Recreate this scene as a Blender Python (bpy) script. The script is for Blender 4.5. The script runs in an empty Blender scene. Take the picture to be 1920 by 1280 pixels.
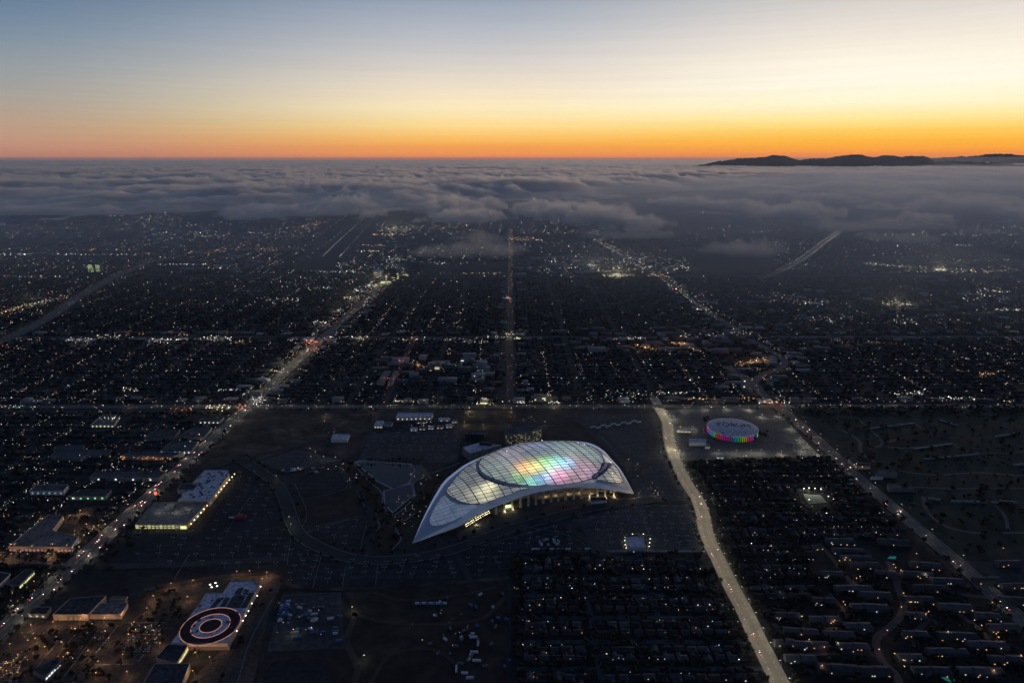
import bpy, bmesh, math, random
import numpy as np
from mathutils import Vector
rad = math.radians
S = bpy.context.scene
COL = S.collection
rng = np.random.default_rng(7)
R = random.Random(11)

# ------------------------------------------------------------------ camera geometry
H = 630.0                                   # flying height over the plain
PITCH = math.atan(343 / 1280)
CP, SP = math.cos(PITCH), math.sin(PITCH)

def G(px, py, z=0.0):
    """photo pixel -> point of the plain at height z"""
    rx, ry = (px - 960) / 1280, (py - 640) / 1280
    dz, dy = -SP - ry * CP, CP - ry * SP
    t = (H - z) / -dz
    return (rx * t, dy * t, z)

def P(x, y, z=0.0):
    """point -> photo pixel (for choosing what is in view)"""
    dz = z - H
    d = y * CP - dz * SP
    u = y * SP + dz * CP
    return (960 + 1280 * x / d, 640 - 1280 * u / d)

# ------------------------------------------------------------------ materials
MATS = {}
def nodes_of(name):
    m = bpy.data.materials.new(name); m.use_nodes = True
    nt = m.node_tree; nt.nodes.clear()
    out = nt.nodes.new('ShaderNodeOutputMaterial')
    MATS[name] = m
    return m, nt, out

def mat(name, c, rough=0.8, var=0.25, scale=0.1, spec=0.3, metal=0.0, c2=None, scale2=None, hard=None):
    """principled surface whose base colour wanders between c and c2 with noise in object space"""
    m, nt, out = nodes_of(name)
    b = nt.nodes.new('ShaderNodeBsdfPrincipled')
    b.inputs['Roughness'].default_value = rough
    b.inputs['Specular IOR Level'].default_value = spec
    b.inputs['Metallic'].default_value = metal
    geo = nt.nodes.new('ShaderNodeNewGeometry')
    n = nt.nodes.new('ShaderNodeTexNoise'); n.inputs['Scale'].default_value = scale
    n.inputs['Detail'].default_value = 6; n.inputs['Roughness'].default_value = 0.65
    nt.links.new(geo.outputs['Position'], n.inputs['Vector'])
    r = nt.nodes.new('ShaderNodeValToRGB')
    if c2 is None:
        lo = [v * (1 - var) for v in c]; hi = [v * (1 + var) for v in c]
    else:
        lo, hi = c, c2
    a, bb = (0.35, 0.65) if hard is None else hard
    r.color_ramp.elements[0].position = a; r.color_ramp.elements[1].position = bb
    r.color_ramp.elements[0].color = (*lo, 1); r.color_ramp.elements[1].color = (*hi, 1)
    nt.links.new(n.outputs['Fac'], r.inputs['Fac'])
    src = r.outputs['Color']
    if scale2:
        n2 = nt.nodes.new('ShaderNodeTexNoise'); n2.inputs['Scale'].default_value = scale2
        n2.inputs['Detail'].default_value = 4
        nt.links.new(geo.outputs['Position'], n2.inputs['Vector'])
        mr = nt.nodes.new('ShaderNodeMapRange')
        mr.inputs['From Min'].default_value = .3; mr.inputs['From Max'].default_value = .7
        mr.inputs['To Min'].default_value = .45; mr.inputs['To Max'].default_value = 1.5
        nt.links.new(n2.outputs['Fac'], mr.inputs['Value'])
        mx = nt.nodes.new('ShaderNodeVectorMath'); mx.operation = 'SCALE'
        nt.links.new(src, mx.inputs[0]); nt.links.new(mr.outputs['Result'], mx.inputs['Scale'])
        src = mx.outputs['Vector']
    nt.links.new(src, b.inputs['Base Color'])
    nt.links.new(b.outputs['BSDF'], out.inputs['Surface'])
    return m

def glow(name, c, s):
    m, nt, out = nodes_of(name)
    e = nt.nodes.new('ShaderNodeEmission'); e.inputs['Color'].default_value = (*c, 1); e.inputs['Strength'].default_value = s
    nt.links.new(e.outputs['Emission'], out.inputs['Surface'])
    m.cycles.emission_sampling = 'NONE'
    return m

# ------------------------------------------------------------------ noise
_perm = rng.permutation(4096)
def _h(ix, iy, s):
    return _perm[(_perm[(_perm[(ix + s * 131) & 4095] + iy) & 4095] + s) & 4095] / 4095.0
def vnoise(x, y, s=0):
    ix, iy = np.floor(x).astype(int), np.floor(y).astype(int)
    fx, fy = x - ix, y - iy
    ux, uy = fx * fx * fx * (fx * (fx * 6 - 15) + 10), fy * fy * fy * (fy * (fy * 6 - 15) + 10)
    a, b, c, d = _h(ix, iy, s), _h(ix + 1, iy, s), _h(ix, iy + 1, s), _h(ix + 1, iy + 1, s)
    return (a * (1 - ux) + b * ux) * (1 - uy) + (c * (1 - ux) + d * ux) * uy
def fbm(x, y, s=0, o=5, g=.5, billow=False):
    t = 0; a = 1; n = 0
    for k in range(o):
        v = vnoise(x * 2 ** k + 17.3 * k, y * 2 ** k - 9.1 * k, s + k)
        if billow: v = 1 - abs(v * 2 - 1)
        t = t + a * v; n += a; a *= g
    return t / n

# ------------------------------------------------------------------ mesh helpers
def link(o, parent=None):
    COL.objects.link(o)
    if parent is not None: o.parent = parent
    return o

def tag(o, label=None, cat=None, group=None, kind=None):
    if label: o['label'] = label
    if cat: o['category'] = cat
    if group: o['group'] = group
    if kind: o['kind'] = kind
    return o

def empty(name, loc=(0, 0, 0), rz=0.0):
    o = bpy.data.objects.new(name, None); o.empty_display_size = 1
    o.location = loc; o.rotation_euler = (0, 0, rz)
    return link(o)

def mesh_np(name, V, F, ms, mi=None, parent=None, smooth=False):
    """V (n,3), F (m,k) arrays (all faces k corners) -> object"""
    V = np.asarray(V, np.float32); F = np.asarray(F, np.int32)
    me = bpy.data.meshes.new(name)
    me.vertices.add(len(V)); me.vertices.foreach_set('co', V.ravel())
    k = F.shape[1]
    me.loops.add(F.size); me.loops.foreach_set('vertex_index', F.ravel())
    me.polygons.add(len(F)); me.polygons.foreach_set('loop_start', np.arange(0, F.size, k, dtype=np.int32))
    if not isinstance(ms, (list, tuple)): ms = [ms]
    for m in ms: me.materials.append(m)
    if mi is not None: me.polygons.foreach_set('material_index', np.asarray(mi, np.int32))
    if smooth: me.polygons.foreach_set('use_smooth', np.ones(len(F), bool))
    me.update(calc_edges=True); me.validate()
    return link(bpy.data.objects.new(name, me), parent)

class MB:
    """collects shapes into one mesh"""
    def __init__(s): s.v = []; s.f = []; s.m = []
    def add(s, v, f, m=0):
        n = len(s.v); s.v += [tuple(p) for p in v]; s.f += [[i + n for i in q] for q in f]; s.m += [m] * len(f)
        return s
    def prism(s, poly, z0, z1, m=0, top=None, bottom=True):
        n = len(poly)
        a = sum(poly[i][0] * poly[(i + 1) % n][1] - poly[(i + 1) % n][0] * poly[i][1] for i in range(n))
        if a < 0: poly = poly[::-1]
        v = [(p[0], p[1], z0) for p in poly] + [(p[0], p[1], z1) for p in poly]
        f = [[i, (i + 1) % n, n + (i + 1) % n, n + i] for i in range(n)]
        s.add(v, f, m)
        base = len(s.v) - 2 * n
        s.f.append([base + n + i for i in range(n)]); s.m.append(m if top is None else top)
        if bottom: s.f.append([base + i for i in range(n)][::-1]); s.m.append(m)
        return s
    def box(s, x, y, z, sx, sy, sz, rz=0, m=0, top=None):
        c, q = math.cos(rz), math.sin(rz)
        poly = [(x + c * a * sx / 2 - q * b * sy / 2, y + q * a * sx / 2 + c * b * sy / 2) for a, b in ((-1, -1), (1, -1), (1, 1), (-1, 1))]
        return s.prism(poly, z, z + sz, m, top)
    def gable(s, x, y, z, sx, sy, h, rz=0, m=0, hip=0.0):
        """ridge along local x"""
        c, q = math.cos(rz), math.sin(rz)
        L = [(-sx / 2, -sy / 2, z), (sx / 2, -sy / 2, z), (sx / 2, sy / 2, z), (-sx / 2, sy / 2, z), (-sx / 2 + hip, 0, z + h), (sx / 2 - hip, 0, z + h)]
        v = [(x + c * a - q * b, y + q * a + c * b, w) for a, b, w in L]
        return s.add(v, [[0, 1, 5, 4], [2, 3, 4, 5], [1, 2, 5], [3, 0, 4], [3, 2, 1, 0]], m)
    def cyl(s, x, y, z, r0, r1, h, n=8, m=0, cap=True):
        v = [(x + r0 * math.cos(2 * math.pi * i / n), y + r0 * math.sin(2 * math.pi * i / n), z) for i in range(n)]
        v += [(x + r1 * math.cos(2 * math.pi * i / n), y + r1 * math.sin(2 * math.pi * i / n), z + h) for i in range(n)]
        f = [[i, (i + 1) % n, n + (i + 1) % n, n + i] for i in range(n)]
        if cap: f += [list(range(n, 2 * n)), list(range(n))[::-1]]
        return s.add(v, f, m)
    def blob(s, x, y, z, rx, ry, rz, m=0, jit=.2, rr=R):
        V = []
        for a, b, c in ICO_V:
            k = 1 + rr.uniform(-jit, jit)
            V.append((x + a * rx * k, y + b * ry * k, z + c * rz * k))
        return s.add(V, ICO_F, m)
    def tube(s, pts, r, n=5, m=0):
        """bar along 3D points"""
        pts = [Vector(p) for p in pts]; rings = []
        V = []
        for i, p in enumerate(pts):
            d = (pts[min(i + 1, len(pts) - 1)] - pts[max(i - 1, 0)]).normalized()
            u = d.cross(Vector((0, 0, 1)))
            if u.length < 1e-4: u = Vector((1, 0, 0))
            u.normalize(); w = u.cross(d)
            for k in range(n):
                a = 2 * math.pi * k / n
                V.append(p + u * (r * math.cos(a)) + w * (r * math.sin(a)))
        F = [[i * n + k, i * n + (k + 1) % n, (i + 1) * n + (k + 1) % n, (i + 1) * n + k] for i in range(len(pts) - 1) for k in range(n)]
        F += [list(range(n))[::-1], [(len(pts) - 1) * n + k for k in range(n)]]
        return s.add(V, F, m)
    def build(s, name, ms, parent=None, smooth=False):
        me = bpy.data.meshes.new(name)
        me.from_pydata(s.v, [], s.f)
        if not isinstance(ms, (list, tuple)): ms = [ms]
        for m in ms: me.materials.append(m)
        me.polygons.foreach_set('material_index', s.m)
        if smooth: me.polygons.foreach_set('use_smooth', np.ones(len(s.f), bool))
        me.update()
        return link(bpy.data.objects.new(name, me), parent)

def _ico():
    bm = bmesh.new(); bmesh.ops.create_icosphere(bm, subdivisions=1, radius=1)
    v = [tuple(p.co) for p in bm.verts]; f = [[q.index for q in g.verts] for g in bm.faces]
    bm.free(); return v, f
ICO_V, ICO_F = _ico()

def copy_tree(o, parent=None):
    c = o.copy(); COL.objects.link(c); c.parent = parent
    for ch in list(o.children):
        if ch.type != 'LIGHT' and not ch.name.startswith('porch_lamp'): copy_tree(ch, c)
    return c

def catmull(pts, n=8):
    """smooth open curve through 2D / 3D points"""
    pts = [np.array(p, float) for p in pts]
    P0 = [2 * pts[0] - pts[1]] + pts + [2 * pts[-1] - pts[-2]]
    out = []
    for i in range(1, len(P0) - 2):
        a, b, c, d = P0[i - 1:i + 3]
        for k in range(n):
            t = k / n
            out.append(.5 * ((2 * b) + (c - a) * t + (2 * a - 5 * b + 4 * c - d) * t * t + (3 * b - a - 3 * c + d) * t ** 3))
    out.append(pts[-1])
    return np.array(out)

def ribbon(name, pts, w, z, m, kind='structure', parent=None, off=0.0, n=6):
    """flat strip of width w along world points (smoothed); off shifts it sideways"""
    c = catmull([p[:2] for p in pts], n)
    t = np.gradient(c, axis=0); t /= np.linalg.norm(t, axis=1)[:, None] + 1e-9
    nr = np.stack([t[:, 1], -t[:, 0]], 1)
    wl = np.full(len(c), w) if np.isscalar(w) else np.interp(np.linspace(0, 1, len(c)), np.linspace(0, 1, len(w)), w)
    L, Rr = c + nr * (off - wl / 2)[:, None], c + nr * (off + wl / 2)[:, None]
    V = np.zeros((len(c) * 2, 3)); V[0::2, :2] = L; V[1::2, :2] = Rr; V[:, 2] = z
    i = np.arange(len(c) - 1) * 2
    F = np.stack([i, i + 1, i + 3, i + 2], 1)
    o = mesh_np(name, V, F, m, parent=parent)
    if kind: o['kind'] = kind
    return o, c, nr

def patch(name, px, z, m, kind='structure'):
    """flat sheet with a pixel-picked outline on the plain"""
    pts = [G(*p) for p in px]
    bm = bmesh.new()
    vs = [bm.verts.new((p[0], p[1], z)) for p in pts]
    f = bm.faces.new(vs)
    if f.normal.z < 0: f.normal_flip()
    bm.normal_update()
    if f.normal.z < 0: f.normal_flip()
    bmesh.ops.triangulate(bm, faces=[f])
    me = bpy.data.meshes.new(name); bm.to_mesh(me); bm.free(); me.materials.append(m)
    o = link(bpy.data.objects.new(name, me))
    if kind: o['kind'] = kind
    return o

def in_poly(x, y, poly):
    x = np.asarray(x, float); y = np.asarray(y, float)
    r = np.zeros(x.shape, bool); n = len(poly); j = n - 1
    for i in range(n):
        xi, yi, xj, yj = *poly[i][:2], *poly[j][:2]
        if yi != yj:
            c = ((yi > y) != (yj > y)) & (x < (xj - xi) * (y - yi) / (yj - yi) + xi)
            r ^= c
        j = i
    return r

def gpoly(px): return [G(*p)[:2] for p in px]

# ------------------------------------------------------------------ camera + render settings
cam = bpy.data.cameras.new('camera'); co = link(bpy.data.objects.new('camera', cam))
cam.lens = 24; cam.sensor_width = 36; cam.clip_start = 1; cam.clip_end = 400000
co.location = (0, 0, H); co.rotation_euler = (math.pi / 2 - PITCH, 0, 0)
S.camera = co
S.view_settings.view_transform = 'Standard'; S.view_settings.look = 'None'
S.view_settings.exposure = 0; S.view_settings.gamma = 1
S.render.engine = 'CYCLES'
cy = S.cycles
cy.max_bounces = 5; cy.diffuse_bounces = 2; cy.glossy_bounces = 2; cy.transmission_bounces = 2
cy.volume_bounces = 4; cy.transparent_max_bounces = 16
cy.sample_clamp_indirect = 4; cy.use_light_tree = True
cy.use_adaptive_sampling = True; cy.adaptive_threshold = .015; cy.adaptive_min_samples = 24
cy.use_denoising = True

# ------------------------------------------------------------------ sky (dusk: sun just under the horizon, to the right)
SUN_AZ = 30.0
w = bpy.data.worlds.new('World'); S.world = w; w.use_nodes = True
nt = w.node_tree; nt.nodes.clear()
N = nt.nodes.new; LK = nt.links.new
wo = N('ShaderNodeOutputWorld'); bg = N('ShaderNodeBackground')
tc = N('ShaderNodeTexCoord'); sep = N('ShaderNodeSeparateXYZ')
LK(tc.outputs['Generated'], sep.inputs[0])
def mth(op, a, b=None, c=None, clamp=False):
    n = N('ShaderNodeMath'); n.operation = op; n.use_clamp = clamp
    for i, v in enumerate((a, b, c)):
        if v is None: continue
        if isinstance(v, (int, float)): n.inputs[i].default_value = v
        else: LK(v, n.inputs[i])
    return n.outputs[0]
def lin(c): return [((v / 255 + .055) / 1.055) ** 2.4 if v > 10 else v / 255 / 12.92 for v in c]
el = mth('MULTIPLY', mth('ARCSINE', sep.outputs['Z']), 180 / math.pi)      # degrees
az = mth('MULTIPLY', mth('ARCTAN2', sep.outputs['X'], sep.outputs['Y']), 180 / math.pi)
elf = mth('POWER', mth('DIVIDE', mth('MAXIMUM', el, 0.0), 90.0), 0.5)      # 0..1, finer near the horizon
def pix_el(y): return math.degrees(math.atan((640 - y) / 1280) - PITCH)
def ramp(stops, high):
    r = N('ShaderNodeValToRGB'); cr = r.color_ramp
    LK(elf, r.inputs['Fac'])
    ent = [(max(0, pix_el(y)), c) for y, c in stops] + high
    ent.sort(key=lambda e: e[0])
    while len(cr.elements) < len(ent): cr.elements.new(.5)
    for e, (d, c) in zip(cr.elements, ent):
        e.position = math.sqrt(d / 90); e.color = (*lin(c), 1)
    return r.outputs['Color']
HIGH = [(20, (102, 118, 146)), (35, (68, 86, 120)), (60, (46, 63, 98)), (90, (38, 54, 90))]
HIGHL = [(20, (70, 94, 126)), (35, (54, 74, 108)), (60, (44, 60, 94)), (90, (38, 54, 90))]
SKY_L = ramp([(297, (176, 120, 110)), (285, (188, 136, 118)), (268, (192, 150, 126)), (240, (184, 158, 138)), (200, (166, 160, 153)), (150, (146, 155, 162)), (80, (112, 135, 158)), (0, (82, 108, 140))], HIGHL)
SKY_C = ramp([(297, (214, 122, 86)), (290, (238, 146, 90)), (275, (246, 162, 84)), (258, (252, 192, 102)), (235, (253, 220, 146)), (205, (254, 234, 188)), (170, (243, 226, 200)), (110, (210, 205, 202)), (50, (178, 184, 194)), (0, (152, 164, 182))], HIGH)
SKY_R = ramp([(297, (220, 124, 84)), (290, (238, 142, 80)), (283, (250, 160, 66)), (268, (255, 182, 66)), (250, (255, 206, 96)), (228, (255, 233, 156)), (205, (255, 246, 206)), (170, (256, 250, 230)), (130, (255, 245, 226)), (80, (238, 228, 217)), (30, (215, 210, 205)), (0, (202, 200, 198))], HIGH)
SKY_E = ramp([(297, (92, 98, 118)), (240, (90, 98, 122)), (100, (74, 90, 120)), (0, (60, 82, 116))], HIGHL)   # behind the camera
def mixc(f, a, b):
    m = N('ShaderNodeMix'); m.data_type = 'RGBA'; m.clamp_factor = True
    LK(f, m.inputs['Factor']); LK(a, m.inputs[6]); LK(b, m.inputs[7]); return m.outputs[2]
def mapr(v, a, b):
    n = N('ShaderNodeMapRange'); n.interpolation_type = 'SMOOTHSTEP'; n.inputs['From Min'].default_value = a; n.inputs['From Max'].default_value = b
    LK(v, n.inputs['Value']); return n.outputs['Result']
c1 = mixc(mapr(az, -38.0, -2.0), SKY_L, SKY_C)
c1 = mixc(mapr(az, -4.0, 27.0), c1, SKY_R)
off = mth('ABSOLUTE', mth('SUBTRACT', az, 8.0))
c1 = mixc(mapr(off, 45.0, 120.0), c1, SKY_E)
# thin streaks of high haze near the horizon
mp = N('ShaderNodeMapping'); mp.inputs['Scale'].default_value = (2.2, 2.2, 160.0)
LK(tc.outputs['Generated'], mp.inputs['Vector'])
sn = N('ShaderNodeTexNoise'); sn.inputs['Scale'].default_value = 1.6; sn.inputs['Detail'].default_value = 4
LK(mp.outputs['Vector'], sn.inputs['Vector'])
st = mth('MULTIPLY_ADD', mth('SUBTRACT', sn.outputs['Fac'], .5), .10, 1.0)
vm = N('ShaderNodeVectorMath'); vm.operation = 'SCALE'; LK(c1, vm.inputs[0]); LK(st, vm.inputs['Scale'])
# physical twilight sky laid under the measured glow
sky = N('ShaderNodeTexSky'); sky.sky_type = 'NISHITA'; sky.sun_disc = False
sky.sun_elevation = rad(-2.0); sky.sun_rotation = rad(SUN_AZ); sky.altitude = 630
va = N('ShaderNodeVectorMath'); va.operation = 'MULTIPLY_ADD'
LK(sky.outputs['Color'], va.inputs[0]); va.inputs[1].default_value = (.008, .008, .008); LK(vm.outputs['Vector'], va.inputs[2])
LK(va.outputs['Vector'], bg.inputs['Color']); bg.inputs['Strength'].default_value = 1.0
LK(bg.outputs['Background'], wo.inputs['Surface'])
sl = bpy.data.lights.new('afterglow', 'SUN'); sl.energy = .9; sl.angle = rad(14); sl.color = (1.0, .66, .42)
so = link(bpy.data.objects.new('afterglow', sl))
so.rotation_euler = Vector((math.sin(rad(SUN_AZ)), math.cos(rad(SUN_AZ)), math.sin(rad(2.2)))).to_track_quat('Z', 'Y').to_euler()
w.cycles.sampling_method = 'MANUAL'; w.cycles.sample_map_resolution = 1024
# ------------------------------------------------------------------ haze
def vol_mat(name, color, density, aniso):
    m, nt, out = nodes_of(name)
    v = nt.nodes.new('ShaderNodeVolumePrincipled')
    v.inputs['Color'].default_value = (*color, 1); v.inputs['Density'].default_value = density; v.inputs['Anisotropy'].default_value = aniso
    nt.links.new(v.outputs['Volume'], out.inputs['Volume'])
    m.cycles.homogeneous_volume = True
    return m
M_HAZE = vol_mat('haze_air', (.78, .90, 1.0), 6.2e-6, .3)
mb = MB(); mb.prism([(-130000, -3000), (130000, -3000), (130000, 175000), (-130000, 175000)], -3, 700)
tag(mb.build('haze', M_HAZE), kind='stuff')

# ------------------------------------------------------------------ ground to the horizon
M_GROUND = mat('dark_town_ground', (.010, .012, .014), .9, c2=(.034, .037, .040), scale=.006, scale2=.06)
gx = np.linspace(-125000, 125000, 26); gy = np.linspace(-2500, 170000, 30)
X, Y = np.meshgrid(gx, gy); V = np.stack([X.ravel(), Y.ravel(), np.zeros(X.size)], 1)
ii = np.arange(29)[:, None] * 26 + np.arange(25)[None]; ii = ii.ravel()
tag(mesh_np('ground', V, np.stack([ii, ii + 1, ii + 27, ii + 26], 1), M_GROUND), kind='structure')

# ------------------------------------------------------------------ clouds: closed bodies of fog
M_CLOUD = vol_mat('cloud_vapour', (1.0, .955, .90), .0092, .5)
M_FOG = vol_mat('thin_fog', (1.0, .96, .91), .0018, .5)
def fog_body(name, X, Y, zb, th, m):
    """closed body between zb and zb+th on a grid; vanishes where th<=0"""
    ny, nx = X.shape
    th = np.maximum(th, 0)
    zb = np.broadcast_to(zb, X.shape)
    live = th > 0.5
    top = np.stack([X, Y, zb + th], 2).reshape(-1, 3)
    bot = np.stack([X, Y, np.maximum(zb - .12 * th, 8.0)], 2).reshape(-1, 3)
    n = nx * ny
    idb = np.where(live.ravel(), np.arange(n) + n, np.arange(n))
    i = (np.arange(ny - 1)[:, None] * nx + np.arange(nx - 1)[None]).ravel()
    q = np.stack([i, i + 1, i + nx + 1, i + nx], 1)
    keep = live.ravel()[q].any(1)
    q = q[keep]
    F = np.concatenate([q, idb[q][:, ::-1]])
    # side walls at the grid border
    def wall(a):
        a = np.asarray(a); p, r = a[:-1], a[1:]
        k = live.ravel()[p] | live.ravel()[r]
        p, r = p[k], r[k]
        return np.stack([p, idb[p], idb[r], r], 1)
    V = np.concatenate([top, bot])
    used = np.unique(F); mp_ = np.full(2 * n, -1); mp_[used] = np.arange(len(used))
    return mesh_np(name, V[used], mp_[F], m, smooth=True)

# the deck over the sea
nr, ncol = 420, 620
D = 4600 * (150000 / 4600) ** np.linspace(0, 1, nr); A = np.radians(np.linspace(-52, 52, ncol))
DD, AA = np.meshgrid(D, A, indexing='ij'); X, Y = DD * np.tan(AA), DD
ln = X / 1000.0
edge = np.interp(ln.ravel() / (Y.ravel() / 1000) * 1280 + 960, [-200, 0, 300, 520, 740, 960, 1200, 1350, 1500, 1700, 1920, 2200],
                 [6.6, 6.6, 6.3, 6.0, 5.9, 6.8, 11.0, 13.0, 13.5, 13.0, 12.0, 11.5]).reshape(X.shape)
big = fbm(X / 5200, Y / 5200, 3, 5, .55)
cov = (Y / 1000 - edge) / 2.2 + (big - .5) * 3.6 + (fbm(X / 2300, Y / 1800, 14, 4) - .5) * 1.6 + (fbm(X / 1000, Y / 1300, 9, 5, .6) - .5) * (2.2 + 2.6 * np.clip((X / Y + .1) * 3, 0, 1) * np.clip(1.6 - Y / 22000, 0, 1))
cov = np.minimum(cov, 3.0)
far = np.clip((Y - 16000) / 45000, 0, 1)
wx_, wy_ = X + 260 * (fbm(X / 700, Y / 700, 61, 3) - .5), Y + 260 * (fbm(X / 700, Y / 700, 67, 3) - .5)
puff = fbm(wx_ / 1300, wy_ / 1500, 21, 6, .55, True) * .45 + fbm(wx_ / 260, wy_ / 340, 31, 5, .6, True) * .55
th = np.clip(cov / 1.5, 0, 1) ** .8 * (80 + 330 * (puff - .5) * (1 - .75 * far) + 120 * (fbm(X / 3200, Y / 3200, 41, 3) - .5) * (1 - .6 * far))
th = np.where(cov > 0, np.maximum(th, 12), 0)
th[0] = th[-1] = 0; th[:, 0] = th[:, -1] = 0
tag(fog_body('cloud_deck', X, Y, np.full(X.shape, 170.0), th, M_CLOUD), kind='stuff')

def bank(name, px, py, w, h, zb, hi, label, m=M_CLOUD, seed=0, den=1.0, lump=430.0, asp=1.2):
    """one fog bank: photo place of its middle, its width and the depth it spans (photo px)"""
    c = G(px, py, zb); l, r = G(px - w / 2, py, zb), G(px + w / 2, py, zb)
    n, f = G(px, py + h / 2, zb), G(px, py - h / 2, zb)
    rx = (r[0] - l[0]) / 2; ry = max((f[1] - n[1]) / 2, rx * .16)
    nx = 210; nyy = int(min(190, max(50, 210 * ry / rx)))
    u, v = np.meshgrid(np.linspace(-1.15, 1.15, nx), np.linspace(-1.15, 1.15, nyy))
    cy_ = (n[1] + f[1]) / 2
    X, Y = c[0] + u * rx, cy_ + v * ry
    rr_ = np.sqrt(u * u + v * v)
    es = min(rx * .5, 420.0)
    e = 1 - rr_ + (fbm(X / es, Y / (es * .8), seed + 50, 6, .65) - .5) * 2.7
    wx_, wy_ = X + 160 * (fbm(X / 300, Y / 300, seed + 61, 3) - .5), Y + 160 * (fbm(X / 300, Y / 300, seed + 67, 3) - .5)
    pf = fbm(wx_ / lump, wy_ / (lump * asp), seed + 70, 5, .6, True) * .5 + fbm(wx_ / 120, wy_ / 150, seed + 80, 4, .6, True) * .5
    th = np.clip(e * 1.3, 0, 1) ** .6 * hi * (1.1 if px > 1280 else .9) * np.maximum(.06 + 1.9 * (pf - .32), .03)
    th = np.where((e > 0) & (rr_ < 1.13), np.maximum(th, 3), 0)
    th[0] = th[-1] = 0; th[:, 0] = th[:, -1] = 0
    o = fog_body(name, X, Y, np.full(X.shape, float(zb)), th, m)
    tag(o, label, 'cloud', 'fog banks over the city')
    return o
M_BANK = vol_mat('bank_vapour', (1.0, .955, .90), .0088, .5)
BANKS = [
 (1095, 408, 170, 30, 150, 150, 'rounded grey fog bank with a ragged crown, drifting past the runways', M_BANK, 1),
 (1175, 422, 120, 20, 140, 110, 'lower shelf of fog at the right foot of the rounded fog bank', M_BANK, 31),
 (1020, 398, 120, 18, 150, 130, 'dark fog hump left behind the rounded fog bank', M_BANK, 32),
 (865, 412, 190, 16, 150, 120, 'long low grey cloud stretched just beyond the airport terminals', M_BANK, 2),
 (640, 396, 240, 30, 150, 150, 'broad rolling cloud lying across the far ends of the runways', M_BANK, 3),
 (840, 392, 200, 16, 150, 150, 'dark-bellied cloud roll behind the airport terminals', M_BANK, 33),
 (880, 472, 210, 24, 110, 90, 'thin translucent veil of fog with city lights shining through it', M_FOG, 4),
 (900, 448, 110, 12, 130, 90, 'small wispy fog strip just behind the translucent veil', M_FOG, 5),
 (500, 402, 160, 18, 140, 130, 'low cloud shelf over the city lights left of the runways', M_BANK, 13),
 (1235, 421, 60, 12, 140, 80, 'small detached puff right of the rounded fog bank', M_FOG, 14),
 (1180, 442, 200, 14, 120, 80, 'faint scarf of mist under the rounded fog bank', M_FOG, 15),
 (1490, 402, 160, 14, 150, 120, 'flat-based cloud above the far end of the right-hand freeway', M_BANK, 6),
 (1400, 391, 130, 10, 150, 100, 'slim cloud left of the flat-based cloud near the freeway', M_BANK, 34),
 (1300, 383, 150, 12, 160, 100, 'thin cloud ribbon spread over the distant shoreline', M_BANK, 10),
 (1545, 377, 120, 9, 160, 105, 'small pale cloud just behind the flat-based cloud near the freeway', M_BANK, 7),
 (1630, 372, 110, 9, 160, 105, 'oval cloud top right of the small pale cloud', M_BANK, 35),
 (1470, 370, 110, 8, 160, 90, 'faint narrow cloud bar in front of the dark hills', M_BANK, 36),
 (1800, 397, 140, 18, 150, 150, 'largest puffy cloud at the right over the hillside lights', M_BANK, 8),
 (1868, 407, 110, 14, 150, 125, 'puffy cloud joined to the right shoulder of the largest one', M_BANK, 37),
 (1745, 412, 90, 10, 145, 90, 'low ragged cloud at the left foot of the largest puffy cloud', M_BANK, 38),
 (1700, 424, 150, 16, 140, 90, 'faint fog patch in front of the largest puffy cloud', M_FOG, 9),
 (1650, 392, 70, 6, 150, 80, 'tiny cloud between the oval cloud top and the largest puffy cloud', M_BANK, 39),
 (1720, 371, 120, 9, 160, 105, 'soft cloud behind the left half of the largest puffy cloud', M_BANK, 40),
 (1850, 379, 140, 10, 160, 110, 'row of soft cloud tops behind the largest puffy cloud', M_BANK, 18),
 (1910, 392, 70, 10, 150, 110, 'cloud puff cut by the right picture edge', M_BANK, 41),
 (1600, 355, 240, 8, 165, 120, 'long bank of small round cloud tops below the dark hills', M_BANK, 17),
 (1800, 353, 240, 8, 165, 120, 'cloud bank at the right below the pale second ridge', M_BANK, 42),
 (1430, 357, 200, 7, 165, 100, 'thin cloud bank before the left end of the hills', M_BANK, 43),
 (1390, 472, 150, 20, 110, 80, 'low wisp of fog left of the right-hand freeway lights', M_FOG, 11),
 (1845, 436, 60, 10, 140, 80, 'tiny isolated cloud puff below the largest puffy cloud', M_FOG, 12),
 (1690, 450, 120, 12, 120, 70, 'flat streak of mist over the lights right of the freeway', M_FOG, 16),
 (1600, 428, 240, 16, 120, 80, 'wide faint veil of mist over the lights beyond the freeway', M_FOG, 21),
 (140, 396, 420, 14, 120, 90, 'long thin veil of fog at the left end of the cloud edge', M_FOG, 19),
 (370, 398, 300, 14, 120, 90, 'thin veil of fog over the left city lights below the cloud edge', M_FOG, 20),
]
for (px, py, w_, h_, zb, hi, lab, m_, sd) in BANKS: bank('fog_bank', px, py, w_, h_, zb, hi, lab, m_, sd)
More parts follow.
